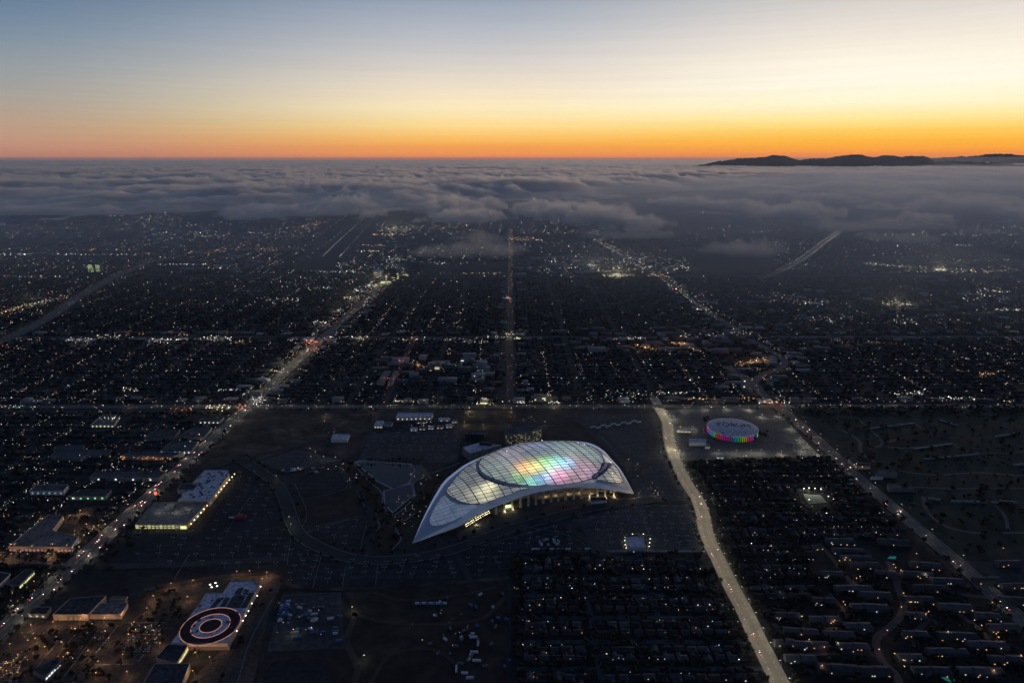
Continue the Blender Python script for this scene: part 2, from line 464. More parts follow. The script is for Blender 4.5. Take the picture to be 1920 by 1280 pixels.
# wide thin mist lying on the plain before the deck, thicker to the right
D = 2000 * (11500 / 2000) ** np.linspace(0, 1, 90); A = np.linspace(-1.5, 1.5, 230)
DD, AA = np.meshgrid(D, A, indexing='ij'); X, Y = DD * AA, DD
th = np.clip((Y - 2600) / 3400, 0, 1) * (170 + 150 * fbm(X / 1500, Y / 1500, 90, 4) + 190 * np.clip(AA + .12, 0, .7)) + np.clip(AA - .02, 0, .5) * 380 * np.clip((Y - 2100) / 900, 0, 1) * fbm(X / 900, Y / 900, 94, 4)
th *= np.clip((1.5 - np.abs(AA)) / .45, 0, 1)
th[0] = th[-1] = 0; th[:, 0] = th[:, -1] = 0
tag(fog_body('mist_layer', X, Y, np.full(X.shape, 30.0), th, vol_mat('ground_mist', (.90, .96, 1.0), 3.3e-4, .25)), kind='stuff')

# ------------------------------------------------------------------ far hills
M_HILL = mat('hazy_hill_scrub', (.012, .022, .052), .95, scale=.0006)  # scrub tone with the blue of distance haze mixed into the colour
def hills(name, prof, dist, depth, seed, rough):
    px = np.array([p[0] for p in prof], float); py = np.array([p[1] for p in prof], float)
    n = 1300; x = np.linspace(px[0], px[-1], n)
    hy = np.interp(x, px, py)
    kx = dist * CP * 1.0
    top = np.array([H + (297 - a) / 1280 / (CP * CP) * dist for a in hy])
    wx = (x - 960) / 1280 * (dist / CP) * (1 + 0 * x)
    top += (fbm(wx / 2600, wx * 0 + seed, seed, 5) - .5) * rough + (fbm(wx / 700, wx * 0 + seed + 3, seed + 9, 4, .6) - .5) * rough * .8 + (fbm(wx / 170, wx * 0 + seed + 8, seed + 13, 3, .6) - .5) * rough * .45
    rows = 27; V = []
    for j in range(rows):
        v = j / (rows - 1) * 2 - 1
        prof_ = (1 - abs(v)) ** .8
        rg = (fbm(wx / 1800, np.full(n, v * 6 + seed), seed + 5, 4) - .5) * 260 * (1 - abs(v)) * (abs(v) > .05)
        z = -20 + (top + 20) * prof_ + rg * (prof_ < .98)
        V.append(np.stack([wx * (1 + v * depth / dist), np.full(n, dist + v * depth), np.minimum(z, top)], 1))
    V = np.concatenate(V)
    i = (np.arange(rows - 1)[:, None] * n + np.arange(n - 1)[None]).ravel()
    tag(mesh_np(name, V, np.stack([i, i + 1, i + n + 1, i + n], 1), M_HILL, smooth=True), kind='structure')
hills('hills', [(1180, 325), (1255, 312), (1290, 306.5), (1318, 302), (1340, 298.5), (1372, 296), (1404, 294.5), (1422, 292.5), (1445, 295), (1462, 300), (1490, 298), (1515, 296), (1545, 291.2), (1567, 291), (1590, 296), (1612, 293), (1660, 294), (1688, 296), (1702, 303), (1735, 300.5), (1755, 300.5), (1775, 303), (1810, 303), (1850, 305), (1890, 306), (1930, 304), (2100, 302), (2400, 305)], 33000, 4200, 3, 130)
hills('hills', [(1600, 312), (1640, 304), (1690, 297), (1740, 294), (1800, 290), (1850, 292), (1900, 289), (1960, 290), (2100, 288), (2300, 296)], 72000, 6000, 8, 260)
hills('hills', [(1770, 312), (1800, 305), (1830, 298.5), (1870, 297), (1920, 299), (2000, 296), (2200, 300)], 52000, 4500, 12, 90)
# ------------------------------------------------------------------ materials of the town
M_ASPH = mat('asphalt', (.040, .043, .048), .85, var=.35, scale=.03, scale2=.4)
M_LOT = mat('parking_asphalt', (.008, .011, .017), .9, c2=(.020, .027, .039), scale=.012, scale2=.15)
M_LOTB = mat('older_parking_asphalt', (.026, .032, .040), .9, c2=(.058, .066, .076), scale=.010, scale2=.12)
M_CONC = mat('concrete_road', (.24, .215, .17), .85, var=.14, scale=.035)
M_ROADW = mat('worn_road', (.10, .097, .088), .85, var=.25, scale=.03)
M_DIRT = mat('graded_dirt', (.020, .018, .017), .95, c2=(.105, .082, .060), scale=.016, scale2=.035, hard=(.4, .62))
M_DIRT2 = mat('dark_dirt', (.012, .0115, .011), .95, c2=(.038, .033, .027), scale=.010, scale2=.05)
M_GRASS = mat('cemetery_lawn', (.005, .020, .017), .95, c2=(.012, .034, .028), scale=.008, scale2=.05)
M_PARK = mat('planted_bank', (.030, .022, .016), .95, c2=(.05, .04, .03), scale=.03, scale2=.2)
M_YARD = mat('garden_soil', (.006, .0075, .008), .95, c2=(.018, .02, .02), scale=.03, scale2=.2)
M_WATER = mat('lake_water', (.010, .028, .036), .15, var=.2, scale=.01, spec=.2)
M_RIM = mat('lake_rim_stone', (.30, .31, .32), .85, var=.2, scale=.1)
M_KERB = mat('kerb_stone', (.16, .165, .17), .85, var=.3, scale=.1)
M_PAINT = mat('road_paint', (.5, .5, .47), .8, var=.3, scale=.3)
M_FORUMLOT = mat('arena_lot', (.085, .088, .092), .85, var=.2, scale=.012, scale2=.2)
M_SHOPLOT = mat('shopping_lot', (.055, .048, .042), .9, var=.35, scale=.02, scale2=.2)
M_STEEL = mat('lamp_steel', (.25, .26, .27), .5, metal=.4)
M_WHITEHEAD = mat('pale_lamp_housing', (.50, .52, .55), .5)
M_TRUNK = mat('bark', (.06, .045, .035), .95, scale=1.0)
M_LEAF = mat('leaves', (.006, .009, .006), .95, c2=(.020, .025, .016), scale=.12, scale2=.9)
M_LEAF2 = mat('olive_leaves', (.008, .009, .006), .95, c2=(.026, .027, .018), scale=.12, scale2=.9)
GL_W = glow('cool_lamp_glow', (1, .93, .80), 6); GL_O = glow('amber_lamp_glow', (1, .46, .16), 6)
GL_Y = glow('yellow_lamp_glow', (1, .84, .45), 5); GL_R = glow('red_lamp_glow', (1, .06, .04), 3)
GL_G = glow('green_lamp_glow', (.1, 1, .45), 4)

# ------------------------------------------------------------------ ground sheets (each a little above the one below)
patch('arena_parking', [(1241, 768), (1440, 764), (1470, 785), (1540, 856), (1284, 863), (1263, 845)], .30, M_FORUMLOT)
patch('cemetery_lawn', [(1482, 763), (1990, 758), (2100, 1060), (1805, 1050), (1640, 905), (1580, 845)], .25, M_GRASS)
patch('yard_ground', [(958, 1038), (1322, 1036), (1375, 1115), (1450, 1290), (958, 1290)], .20, M_YARD)
patch('yard_ground', [(1288, 866), (1545, 858), (1650, 945), (1800, 1085), (1960, 1220), (1980, 1300), (1475, 1300), (1440, 1200), (1375, 1060), (1330, 960)], .22, M_YARD)
patch('dirt_field', [(386, 868), (455, 778), (705, 775), (690, 832), (640, 860), (560, 838), (470, 868)], .25, M_DIRT)
patch('dirt_field', [(640, 1100), (952, 1088), (955, 1290), (620, 1290)], .24, M_DIRT2)
patch('dirt_field', [(872, 770), (962, 770), (960, 808), (868, 804)], .26, M_DIRT)
patch('parking_lot', [(696, 812), (866, 806), (858, 868), (672, 862)], .28, M_LOTB)
patch('parking_lot', [(485, 866), (560, 842), (600, 852), (640, 862), (535, 888)], .30, M_LOTB)
patch('parking_lot', [(440, 900), (468, 868), (515, 905), (533, 980), (450, 1010), (375, 1000)], .27, M_LOT)
patch('parking_lot', [(536, 906), (640, 880), (652, 916), (550, 936)], .30, M_LOT)
patch('parking_lot', [(552, 944), (668, 920), (688, 960), (562, 985)], .30, M_DIRT2)
patch('parking_lot', [(572, 998), (686, 970), (672, 1036), (634, 1034), (596, 1016)], .30, M_LOT)
patch('parking_lot', [(300, 1000), (535, 990), (560, 1032), (545, 1072), (390, 1072), (210, 1062)], .26, M_LOT)
patch('parking_lot', [(545, 1018), (640, 1052), (860, 1044), (870, 1090), (525, 1106)], .28, M_LOT)
patch('parking_lot', [(862, 1044), (1046, 984), (1118, 1032), (958, 1036), (955, 1084), (872, 1086)], .28, M_LOT)
patch('parking_lot', [(1070, 975), (1190, 948), (1306, 950), (1326, 1030), (1130, 1032)], .28, M_LOTB)
patch('parking_lot', [(1075, 778), (1226, 776), (1248, 830), (1262, 870), (1298, 938), (1200, 940), (1165, 870), (1110, 815)], .26, M_LOTB)
patch('storage_yard', [(528, 1118), (640, 1112), (645, 1215), (500, 1222)], .27, M_LOTB)
patch('detention_basin', [(500, 1232), (560, 1226), (640, 1232), (648, 1290), (480, 1290), (484, 1250)], .27, M_DIRT2); patch('basin_floor', [(512, 1240), (560, 1234), (612, 1240), (622, 1290), (492, 1290), (496, 1256)], .36, M_LOT)
patch('shopping_lot', [(0, 1170), (70, 1160), (240, 1165), (300, 1130), (385, 1105), (345, 1180), (335, 1215), (260, 1300), (-60, 1300)], .26, M_SHOPLOT)
patch('shopping_lot', [(255, 1112), (420, 1082), (500, 1078), (520, 1085), (470, 1300), (330, 1300), (430, 1205), (490, 1094), (434, 1088), (385, 1112), (330, 1180)], .24, M_SHOPLOT)
patch('shopping_lot', [(60, 1030), (120, 965), (165, 960), (190, 985), (160, 1030)], .25, M_SHOPLOT)
patch('shopping_lot', [(-60, 1030), (16, 1026), (134, 1026), (150, 1040), (90, 1058), (-60, 1060)], .25, M_SHOPLOT)
patch('planted_bank', [(640, 868), (668, 858), (700, 900), (722, 945), (740, 968), (770, 990), (740, 1030), (690, 1040), (688, 970), (660, 905)], .24, M_PARK)
patch('planted_bank', [(770, 985), (830, 905), (900, 860), (940, 850), (860, 868), (800, 900), (772, 935), (742, 965)], .24, M_PARK)
road_later = []
# lake, its pale rim, and the dam path between the basins
LK1 = [(669, 867), (680, 865), (767, 871), (777, 880), (766, 905), (737, 915), (707, 900)]
LK2 = [(721, 921), (772, 908), (775, 927), (737, 959), (723, 945)]
def shrinkpoly(px, k):
    cx = sum(p[0] for p in px) / len(px); cyy = sum(p[1] for p in px) / len(px)
    return [(cx + (x - cx) * k, cyy + (y - cyy) * k) for x, y in px]
for q in (LK1, LK2):
    patch('lake_rim', shrinkpoly(q, 1.12), .40, M_RIM); patch('lake', q, .55, M_WATER)
patch('lake_terrace', [(770, 872), (792, 872), (806, 888), (776, 906), (768, 905), (779, 880)], .42, M_ROADW)
for q in ([(664, 870), (690, 900), (716, 924), (718, 946), (738, 966), (776, 932), (776, 906), (806, 890)], [(720, 921), (745, 914), (773, 906)], [(700, 1000), (712, 985), (704, 970), (712, 955), (728, 965)], [(735, 1030), (752, 1010), (742, 990), (756, 978), (778, 962)], [(806, 888), (840, 876), (880, 860)]): road_later.append(q)

# ------------------------------------------------------------------ roads
def road(name, px, w, z, m, n=6, **k): return ribbon(name, [G(*p) for p in px], w, z, m, n=n, **k)
PINC = [(1226, 745), (1237, 767), (1250, 792), (1254, 820), (1262, 852), (1272, 875), (1287, 905), (1305, 932), (1316, 958), (1322, 990), (1332, 1020), (1345, 1045), (1370, 1097), (1397, 1147), (1420, 1197), (1437, 1230), (1467, 1290), (1490, 1330)]
_, PINC_C, PINC_N = road('bright_road', PINC, 23, .62, M_CONC)
XL, XR, XC = -697.0, 706.0, -6.0
LEFT = [(XL - 6, 560, 0), (XL - 6, 900, 0), (XL, 1300, 0), (XL + 4, 1700, 0), (XL + 8, 2400, 0), (XL + 26, 3500, 0), (XL + 35, 4300, 0)]
_, LEFT_C, LEFT_N = ribbon('left_avenue', LEFT, 31, .60, M_ROADW)
RIGHT = [G(1985, 1215), G(1905, 1152), G(1800, 1058), G(1690, 964), G(1600, 888), G(1530, 822), G(1470, 771), G(1430, 738), G(1412, 720), (675, 2050, 0)]
_, RIGHT_C, RIGHT_N = ribbon('right_avenue', RIGHT, 25, .60, M_ROADW)
BEND = [G(1400, 735), G(1425, 706), G(1465, 688), G(1468, 672), G(1440, 655), G(1385, 620), G(1338, 590), G(1290, 556), G(1240, 520), G(1190, 493), G(1120, 450)]
_, BEND_C, BEND_N = ribbon('far_avenue', BEND, 24, .58, M_ROADW)
_, CEN_C, CEN_N = ribbon('centre_street', [(XC, 1690, 0), (XC - 2, 2500, 0), (XC - 4, 4000, 0), (XC - 4, 6500, 0)], 22, .60, M_ASPH)
_, MAN_C, MAN_N = ribbon('cross_boulevard', [(-2600, 1688, 0), (-700, 1688, 0), (500, 1690, 0), (2600, 1700, 0)], 26, .64, M_ROADW)
_, CR2_C, CR2_N = ribbon('cross_boulevard', [(-4000, 2405, 0), (0, 2412, 0), (4000, 2430, 0)], 24, .64, M_ASPH)
for (y_, x0, x1) in ((2990, -3600, 3800), (3230, -700, 2500)):
    ribbon('cross_street', [(x0, y_, 0), (0, y_ + 4, 0), (x1, y_, 0)], 14, .5, M_ASPH)
_, DIAG_C, DIAG_N = ribbon('side_street', [G(700, 790), G(715, 770), G(735, 725), G(757, 680), G(775, 640)], 14, .56, M_ASPH)
_, FWL_C, FWL_N = road('freeway', [(-260, 730), (-90, 672), (0, 640), (55, 615), (100, 590), (140, 562), (180, 538), (230, 512), (300, 488), (420, 470), (560, 466)], 52, .7, M_ROADW)
_, FWR_C, FWR_N = road('freeway', [(1425, 522), (1455, 512), (1490, 495), (1520, 475), (1545, 455), (1575, 435)], 46, .7, M_ROADW)
road('freeway', [(-200, 522), (200, 522), (600, 523), (960, 519), (1200, 518), (1420, 524)], 44, .68, M_ASPH)
RING = [(452, 860), (462, 867), (485, 882), (516, 905), (534, 935), (547, 975), (562, 1002), (592, 1022), (635, 1040), (670, 1048), (730, 1050), (792, 1043), (850, 1030), (905, 1009), (960, 990), (1026, 973), (1104, 953), (1175, 942), (1240, 934)]
M_RING = mat('new_asphalt', (.019, .025, .034), .8, var=.25, scale=.02)
_, RING_C, RING_N = road('ring_road', RING, 21, .58, M_RING)
for q, wd in (([(562, 1000), (620, 990), (690, 968)], 9), ([(547, 940), (600, 930), (660, 914)], 9), ([(690, 1046), (696, 1010), (700, 975), (688, 945), (672, 920), (655, 905), (640, 880)], 12),
              ([(1040, 972), (1075, 995), (1110, 1020), (1140, 1040)], 13), ([(860, 1042), (870, 1065), (882, 1090)], 10), ([(1135, 815), (1165, 845), (1195, 880), (1225, 915), (1238, 934)], 12),
              ([(400, 876), (450, 862), (520, 845), (585, 828), (640, 812)], 14), ([(655, 1052), (652, 1080), (648, 1105)], 9), ([(1075, 778), (1095, 800), (1130, 816)], 10), ([(640, 862), (668, 845), (690, 815), (705, 775)], 12)):
    road('service_road', q, wd, .54, M_RING)
road('access_road', [(205, 1062), (330, 1058), (450, 1052), (540, 1046)], 16, .5, M_ASPH)
road('access_road', [(-80, 1061), (60, 1060), (160, 1062)], 18, .5, M_ROADW)
road('access_road', [(270, 1106), (340, 1092), (420, 1080), (500, 1075), (560, 1100), (640, 1104), (760, 1098), (955, 1084)], 9, .5, M_DIRT)
road('fence_lane', [(522, 1088), (505, 1130), (480, 1180), (455, 1230), (430, 1290)], 13, .5, M_ASPH)
road('lot_path', [(1130, 1033), (1230, 1033), (1322, 1033)], 6, .5, M_KERB)
for q in road_later: road('footpath', q, 3.2, .50, M_KERB)
# thin pale kerbs (real steps) along the ring road, lots and lanes
def kerb(c, nr, offs, w=.9, h=.28, z=.3, name='kerb'):
    V = []
    for o_ in (offs - w / 2, offs + w / 2):
        for zz in (z, z + h + .25): V.append(np.column_stack([c[:, 0] + nr[:, 0] * o_, c[:, 1] + nr[:, 1] * o_, np.full(len(c), zz)]))
    n = len(c); V = np.concatenate(V); i = np.arange(n - 1)
    F = np.concatenate([np.stack([a * n + i, a * n + i + 1, b * n + i + 1, b * n + i], 1) for a, b in ((1, 0), (3, 1), (2, 3))])
    o = mesh_np(name, V, F, M_KERB); o['kind'] = 'structure'; return o
kerb(RING_C, RING_N, -11.5); kerb(RING_C, RING_N, 11.5)
def kerbline(px, w=.8):
    c = catmull([G(*p)[:2] for p in px], 5); t = np.gradient(c, axis=0); t /= np.linalg.norm(t, axis=1)[:, None]
    kerb(c, np.stack([t[:, 1], -t[:, 0]], 1), 0, w)
for q in ([(546, 1004), (538, 1060)], [(602, 1044), (586, 1102)], [(648, 1060), (642, 1100)], [(708, 1060), (704, 1096)], [(470, 930), (432, 985)], [(355, 1040), (326, 1086)], [(672, 968), (566, 1000)], [(688, 976), (674, 1035)],
          [(668, 921), (690, 962)], [(552, 906), (575, 960), (566, 990)], [(960, 1035), (1115, 1033)], [(975, 985), (1060, 1002), (1115, 1032)], [(1310, 950), (1330, 1030)], [(528, 1117), (640, 1111)], [(1046, 984), (900, 1024)],
          [(1240, 800), (1246, 835), (1262, 880)], [(1070, 785), (1110, 805), (1150, 845)], [(742, 812), (690, 818)], [(868, 806), (760, 810)], [(512, 1120), (470, 1200), (445, 1280)], [(1190, 946), (1300, 950)]):
    kerbline(q)
# lane paint on the avenues: broken lines as one marking per road
def lanes(c, nr, offs, z, dash=None, w=.5, name='lane_marking'):
    mb = MB(); d = 0
    for i in range(len(c) - 1):
        a, b = c[i], c[i + 1]; L = np.linalg.norm(b - a); k = max(1, int(L / 14))
        for j in range(k):
            t0, t1 = j / k, (j + (1.0 if dash is None else dash)) / k
            for o_ in offs:
                p, q = a + (b - a) * t0 + nr[i] * o_, a + (b - a) * t1 + nr[i] * o_
                m_ = nr[i] * w / 2
                mb.add([(*(p - m_), z), (*(p + m_), z), (*(q + m_), z), (*(q - m_), z)], [[0, 1, 2, 3]])
    o = mb.build(name, M_PAINT); o['kind'] = 'structure'
lanes(PINC_C, PINC_N, (-5.5, 5.5), .70, .45); lanes(LEFT_C[:22], LEFT_N[:22], (-9, 9), .68, .45); lanes(RIGHT_C, RIGHT_N, (-6, 6), .68, .45)
kerb(LEFT_C, LEFT_N, -16.2, 1.4); kerb(LEFT_C, LEFT_N, 16.2, 1.4); kerb(PINC_C, PINC_N, -12.2, 1.2); kerb(PINC_C, PINC_N, 12.2, 1.2); kerb(RIGHT_C, RIGHT_N, -13.2, 1.2); kerb(RIGHT_C, RIGHT_N, 13.2, 1.2)
kerb(LEFT_C, LEFT_N, -1.2, 2.2, name='median_strip')
# cemetery drives
for q, wd in (([(1578, 806), (1600, 818), (1613, 830), (1612, 842), (1622, 855), (1640, 866)], 8), ([(1630, 803), (1648, 820), (1656, 829), (1676, 826), (1690, 821)], 7), ([(1656, 829), (1650, 836), (1640, 838)], 8), ([(1662, 838), (1700, 840), (1745, 836), (1786, 831)], 8),
              ([(1684, 882), (1720, 888), (1755, 890)], 6), ([(1768, 890), (1800, 888), (1830, 886), (1866, 888), (1930, 893)], 6), ([(1730, 930), (1740, 960), (1770, 985), (1815, 997), (1850, 1000)], 7), ([(1880, 999), (1930, 998)], 7), ([(1700, 912), (1780, 916), (1870, 915), (1930, 916)], 5),
              ([(1715, 794), (1735, 808), (1752, 816)], 5), ([(1786, 831), (1810, 845), (1870, 850), (1930, 846)], 4), ([(1620, 795), (1605, 784), (1570, 780)], 4), ([(1866, 946), (1885, 970), (1890, 995)], 6)):
    road('cemetery_drive', q, wd, .5, M_ROADW)

# parking bays: faint worn stripes in double rows
M_BAY = mat('worn_bay_paint', (.085, .09, .095), .9, var=.5, scale=.05)
def bays(px, z, pitch=2.9, row=17.0, m=None, rz=0.0):
    poly = gpoly(px); xs = [p[0] for p in poly]; ys = [p[1] for p in poly]; Q = []
    for y in np.arange(min(ys) + 4, max(ys) - 4, row):
        x = np.arange(min(xs) + 3, max(xs) - 3, pitch); x = x[in_poly(x, np.full(len(x), y), poly) & in_poly(x, np.full(len(x), y + 9), poly)]
        for xx in x:
            if vnoise(np.array([xx / 40]), np.array([y / 40]), 5)[0] < .28: continue
            Q.append([(xx, y), (xx + .32, y), (xx + .32, y + 9.6), (xx, y + 9.6)])
        if len(x): Q.append([(x[0], y + 4.6), (x[-1], y + 4.6), (x[-1], y + 5.0), (x[0], y + 5.0)])
    if not Q: return
    V = np.array(Q).reshape(-1, 2); V = np.column_stack([V, np.full(len(V), z)])
    mesh_np('parking_bay_marking', V, np.arange(len(V)).reshape(-1, 4), m or M_BAY)['kind'] = 'structure'
for q in ([(548, 1024), (640, 1058), (855, 1050), (866, 1084), (532, 1100)], [(300, 1004), (530, 994), (555, 1030), (540, 1068), (400, 1066), (240, 1058)], [(440, 905), (466, 872), (510, 908), (528, 975), (450, 1005), (385, 998)], [(580, 1000), (684, 974), (670, 1032), (632, 1030)], [(538, 908), (638, 882), (650, 914), (550, 934)],
          [(870, 1048), (1042, 990), (1110, 1030), (960, 1034), (955, 1080), (876, 1084)], [(1078, 978), (1188, 952), (1302, 954), (1322, 1028), (1140, 1030)], [(698, 814), (864, 808), (856, 866), (676, 860)], [(1080, 780), (1222, 778), (1244, 830), (1258, 870), (1290, 930), (1205, 934), (1170, 870), (1114, 815)],
          [(1247, 770), (1438, 767), (1466, 785), (1535, 854), (1440, 855), (1440, 800), (1300, 790), (1300, 852), (1288, 860), (1266, 845)]): bays(q, .48)
for q in ([(60, 1168), (235, 1168), (300, 1130), (340, 1120), (330, 1180), (260, 1290), (-20, 1290)], [(255, 1112), (380, 1092), (384, 1108), (330, 1170)]): bays(q, .48, 2.9, 17, MATS['worn_road'])
# planted strips between the bay rows of the shopping lot
for q in ([(111, 1200), (60, 1262)], [(150, 1178), (75, 1270)], [(185, 1180), (105, 1290)], [(221, 1172), (125, 1295)], [(165, 1246), (250, 1245)], [(240, 1167), (310, 1167)]): kerbline(q, 1.6)
# vehicle tracks over the bare ground
M_TRACK = mat('dusty_track', (.048, .040, .033), .95, var=.3, scale=.05)
for q, wd in (([(420, 850), (470, 815), (540, 800), (600, 812), (650, 800), (690, 782)], 7), ([(455, 800), (500, 830), (560, 822), (610, 838)], 6), ([(480, 785), (540, 790), (590, 782), (640, 790)], 5), ([(430, 835), (500, 842), (545, 815), (520, 795)], 5), ([(655, 1110), (665, 1150), (650, 1200), (670, 1250), (660, 1290)], 9), ([(660, 1150), (720, 1165), (800, 1170), (900, 1160), (945, 1120)], 7), ([(690, 1290), (730, 1230), (800, 1215), (850, 1240), (880, 1290)], 6), ([(700, 1110), (760, 1125), (860, 1115), (930, 1100)], 6)):
    road('dirt_track', q, wd, .42, M_TRACK)
# ------------------------------------------------------------------ lamps that light their surroundings
def lamp_light(x, y, z, watts, col=(1, .85, .62), parent=None, r=.6, spot=None):
    l = bpy.data.lights.new('lamp_light', 'SPOT' if spot else 'POINT'); l.energy = watts; l.color = col; l.shadow_soft_size = r
    if spot: l.spot_size = rad(spot); l.spot_blend = .8
    l.volume_factor = 0.0
    o = bpy.data.objects.new('lamp_light', l); link(o, parent); o.location = (x, y, z)
    return o

# ------------------------------------------------------------------ stadium: one great curved shell on columns
BACK = [(773, 1018, 0), (781, 1000, 3), (792, 974, 9), (810, 938, 17), (831, 904, 26), (852, 885, 32), (875, 869, 37), (907, 854.6, 42), (943, 840, 45), (980, 831, 47), (1016, 827, 48), (1052, 826, 47), (1086, 827.5, 44), (1110, 832, 41), (1131, 844, 36), (1146, 860, 30), (1162, 878, 23), (1175, 899, 14), (1189, 925, 3)]
FRONT = [(773, 1018, 0), (790, 1012, 2), (818, 1001, 5), (844, 991, 8), (868, 980, 12), (907, 957, 19), (943, 942, 24), (974, 930, 28), (1013, 920, 31), (1052, 913.5, 32), (1086, 911, 31), (1110, 911.5, 28), (1131, 914, 24), (1150, 917, 18), (1167, 920.5, 12), (1189, 925, 3)]
def resamp(c, n):
    d = np.concatenate([[0], np.cumsum(np.linalg.norm(np.diff(c[:, :2], axis=0), axis=1))]); d /= d[-1]
    t = np.linspace(0, 1, n); return np.stack([np.interp(t, d, c[:, k]) for k in range(3)], 1)
NU, NV = 401, 161
_b = resamp(catmull([G(*p) for p in BACK], 12), NU); _f = resamp(catmull([G(*p) for p in FRONT], 12), NU)
_u = np.linspace(0, 1, NU)[:, None, None]; _v = np.linspace(0, 1, NV)[None, :, None]
SURF = _b[:, None, :] * (1 - _v) + _f[:, None, :] * _v
SURF[:, :, 2] += (17 * np.sin(math.pi * _u) ** .8 * (4 * _v * (1 - _v)) ** .9)[:, :, 0]
_pix = np.stack(P(SURF[:, :, 0], SURF[:, :, 1], SURF[:, :, 2]), 2)
_sxy = SURF[:, :, :2].reshape(-1, 2)
def s_from_px(px, py):
    k = np.argmin((_pix[:, :, 0] - px) ** 2 + (_pix[:, :, 1] - py) ** 2); return SURF.reshape(-1, 3)[k]
_cell = {}
for _k, (_x, _y) in enumerate(_sxy): _cell.setdefault((int(_x // 4), int(_y // 4)), []).append(_k)
def s_z(x, y):
    """height of the shell over a plan point"""
    best = []
    for a in (-1, 0, 1):
        for b in (-1, 0, 1): best += _cell.get((int(x // 4) + a, int(y // 4) + b), [])
    if not best:
        k = int(np.argmin(((_sxy - (x, y)) ** 2).sum(1))); return SURF.reshape(-1, 3)[k, 2]
    b_ = np.array(best); d = ((_sxy[b_] - (x, y)) ** 2).sum(1); q = np.argsort(d)[:4]; wt = 1 / (d[q] + .01)
    return float((SURF.reshape(-1, 3)[b_[q], 2] * wt).sum() / wt.sum())

M_SHELL = mat('white_roof_metal', (.44, .48, .54), .55, var=.06, scale=.05)
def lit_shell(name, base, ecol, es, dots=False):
    """pale metal with a glow added to brighten it; dots stand for border lamps"""
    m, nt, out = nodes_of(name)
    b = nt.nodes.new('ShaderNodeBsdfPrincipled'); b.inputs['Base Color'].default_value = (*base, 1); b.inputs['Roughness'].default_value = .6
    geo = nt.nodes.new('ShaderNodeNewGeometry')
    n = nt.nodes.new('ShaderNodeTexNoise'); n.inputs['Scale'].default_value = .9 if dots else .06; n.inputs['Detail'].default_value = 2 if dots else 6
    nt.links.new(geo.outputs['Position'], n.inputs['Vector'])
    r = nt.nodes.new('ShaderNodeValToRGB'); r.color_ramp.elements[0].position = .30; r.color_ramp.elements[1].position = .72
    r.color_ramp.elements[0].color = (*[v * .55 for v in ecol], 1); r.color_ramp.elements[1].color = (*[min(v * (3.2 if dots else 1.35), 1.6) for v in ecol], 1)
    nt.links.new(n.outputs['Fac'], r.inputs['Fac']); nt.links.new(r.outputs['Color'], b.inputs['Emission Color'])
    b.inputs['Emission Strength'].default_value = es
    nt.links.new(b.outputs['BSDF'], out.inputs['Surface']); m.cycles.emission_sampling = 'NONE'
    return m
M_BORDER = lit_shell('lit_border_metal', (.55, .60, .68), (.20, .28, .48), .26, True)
M_TIPP = lit_shell('glowing_tip_metal', (.60, .63, .68), (.30, .37, .46), .22)  # glow put into the metal to brighten the tip panel
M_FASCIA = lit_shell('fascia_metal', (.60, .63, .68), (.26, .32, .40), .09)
M_UNITT = mat('seam_metal', (.22, .25, .30), .7)
M_DARKFRAME = mat('dark_roof_frame', (.03, .034, .042), .6)
def attr_glow(name, base, rough, es):
    """translucent cushions lit from inside: their own colour comes from the colour layer"""
    m, nt, out = nodes_of(name)
    b = nt.nodes.new('ShaderNodeBsdfPrincipled'); b.inputs['Base Color'].default_value = (*base, 1); b.inputs['Roughness'].default_value = rough
    a = nt.nodes.new('ShaderNodeAttribute'); a.attribute_name = 'glow'
    nt.links.new(a.outputs['Color'], b.inputs['Emission Color']); b.inputs['Emission Strength'].default_value = es
    nt.links.new(b.outputs['BSDF'], out.inputs['Surface']); m.cycles.emission_sampling = 'NONE'
    return m
M_ETFE = attr_glow('lit_roof_cushions', (.30, .31, .33), .35, 1.0)

stadium = empty('stadium', G(985, 900))
tag(stadium, 'huge leaf-shaped stadium with a glowing gridded roof in rainbow colours', 'stadium')
SO = Vector(stadium.location)
def st(o):                       # parts are built in world space, then hung under the stadium
    o.parent = stadium; o.location = -SO; return o

# shell: top skin and underside, 2.6 m thick, material by distance from the edges
su, sv = slice(0, NU, 3), slice(0, NV, 4)
T = SURF[su, sv]; nu, nv = T.shape[:2]
Vt = T.reshape(-1, 3).copy(); Vb = Vt.copy(); Vb[:, 2] -= 2.6 * np.minimum(1, np.clip(Vt[:, 2], .3, 9) / 9); Vt = np.concatenate([Vt, Vb])
i = (np.arange(nu - 1)[:, None] * nv + np.arange(nv - 1)[None]).ravel(); nn = nu * nv
Ft = np.stack([i, i + nv, i + nv + 1, i + 1], 1); Fb = Ft[:, ::-1] + nn
j = np.arange(nu - 1) * nv; e0 = np.stack([j, j + nn, j + nv + nn, j + nv], 1)
j2 = j + nv - 1; e1 = np.stack([j2, j2 + nv, j2 + nv + nn, j2 + nn], 1)
uu = (i // nv + .5) / (nu - 1); vv = (i % nv + .5) / (nv - 1)
mi = np.where(vv < .085 + .02 * np.sin(uu * math.pi), 1, np.where((vv > .925 - .02 * np.sin(uu * math.pi)), 2, 0))
st(mesh_np('roof_shell', Vt, np.concatenate([Ft, Fb, e0, e1]), [M_SHELL, M_BORDER, M_FASCIA], np.concatenate([mi, np.zeros(len(Fb), int), np.full(len(e0), 1), np.full(len(e1), 2)]), smooth=True))

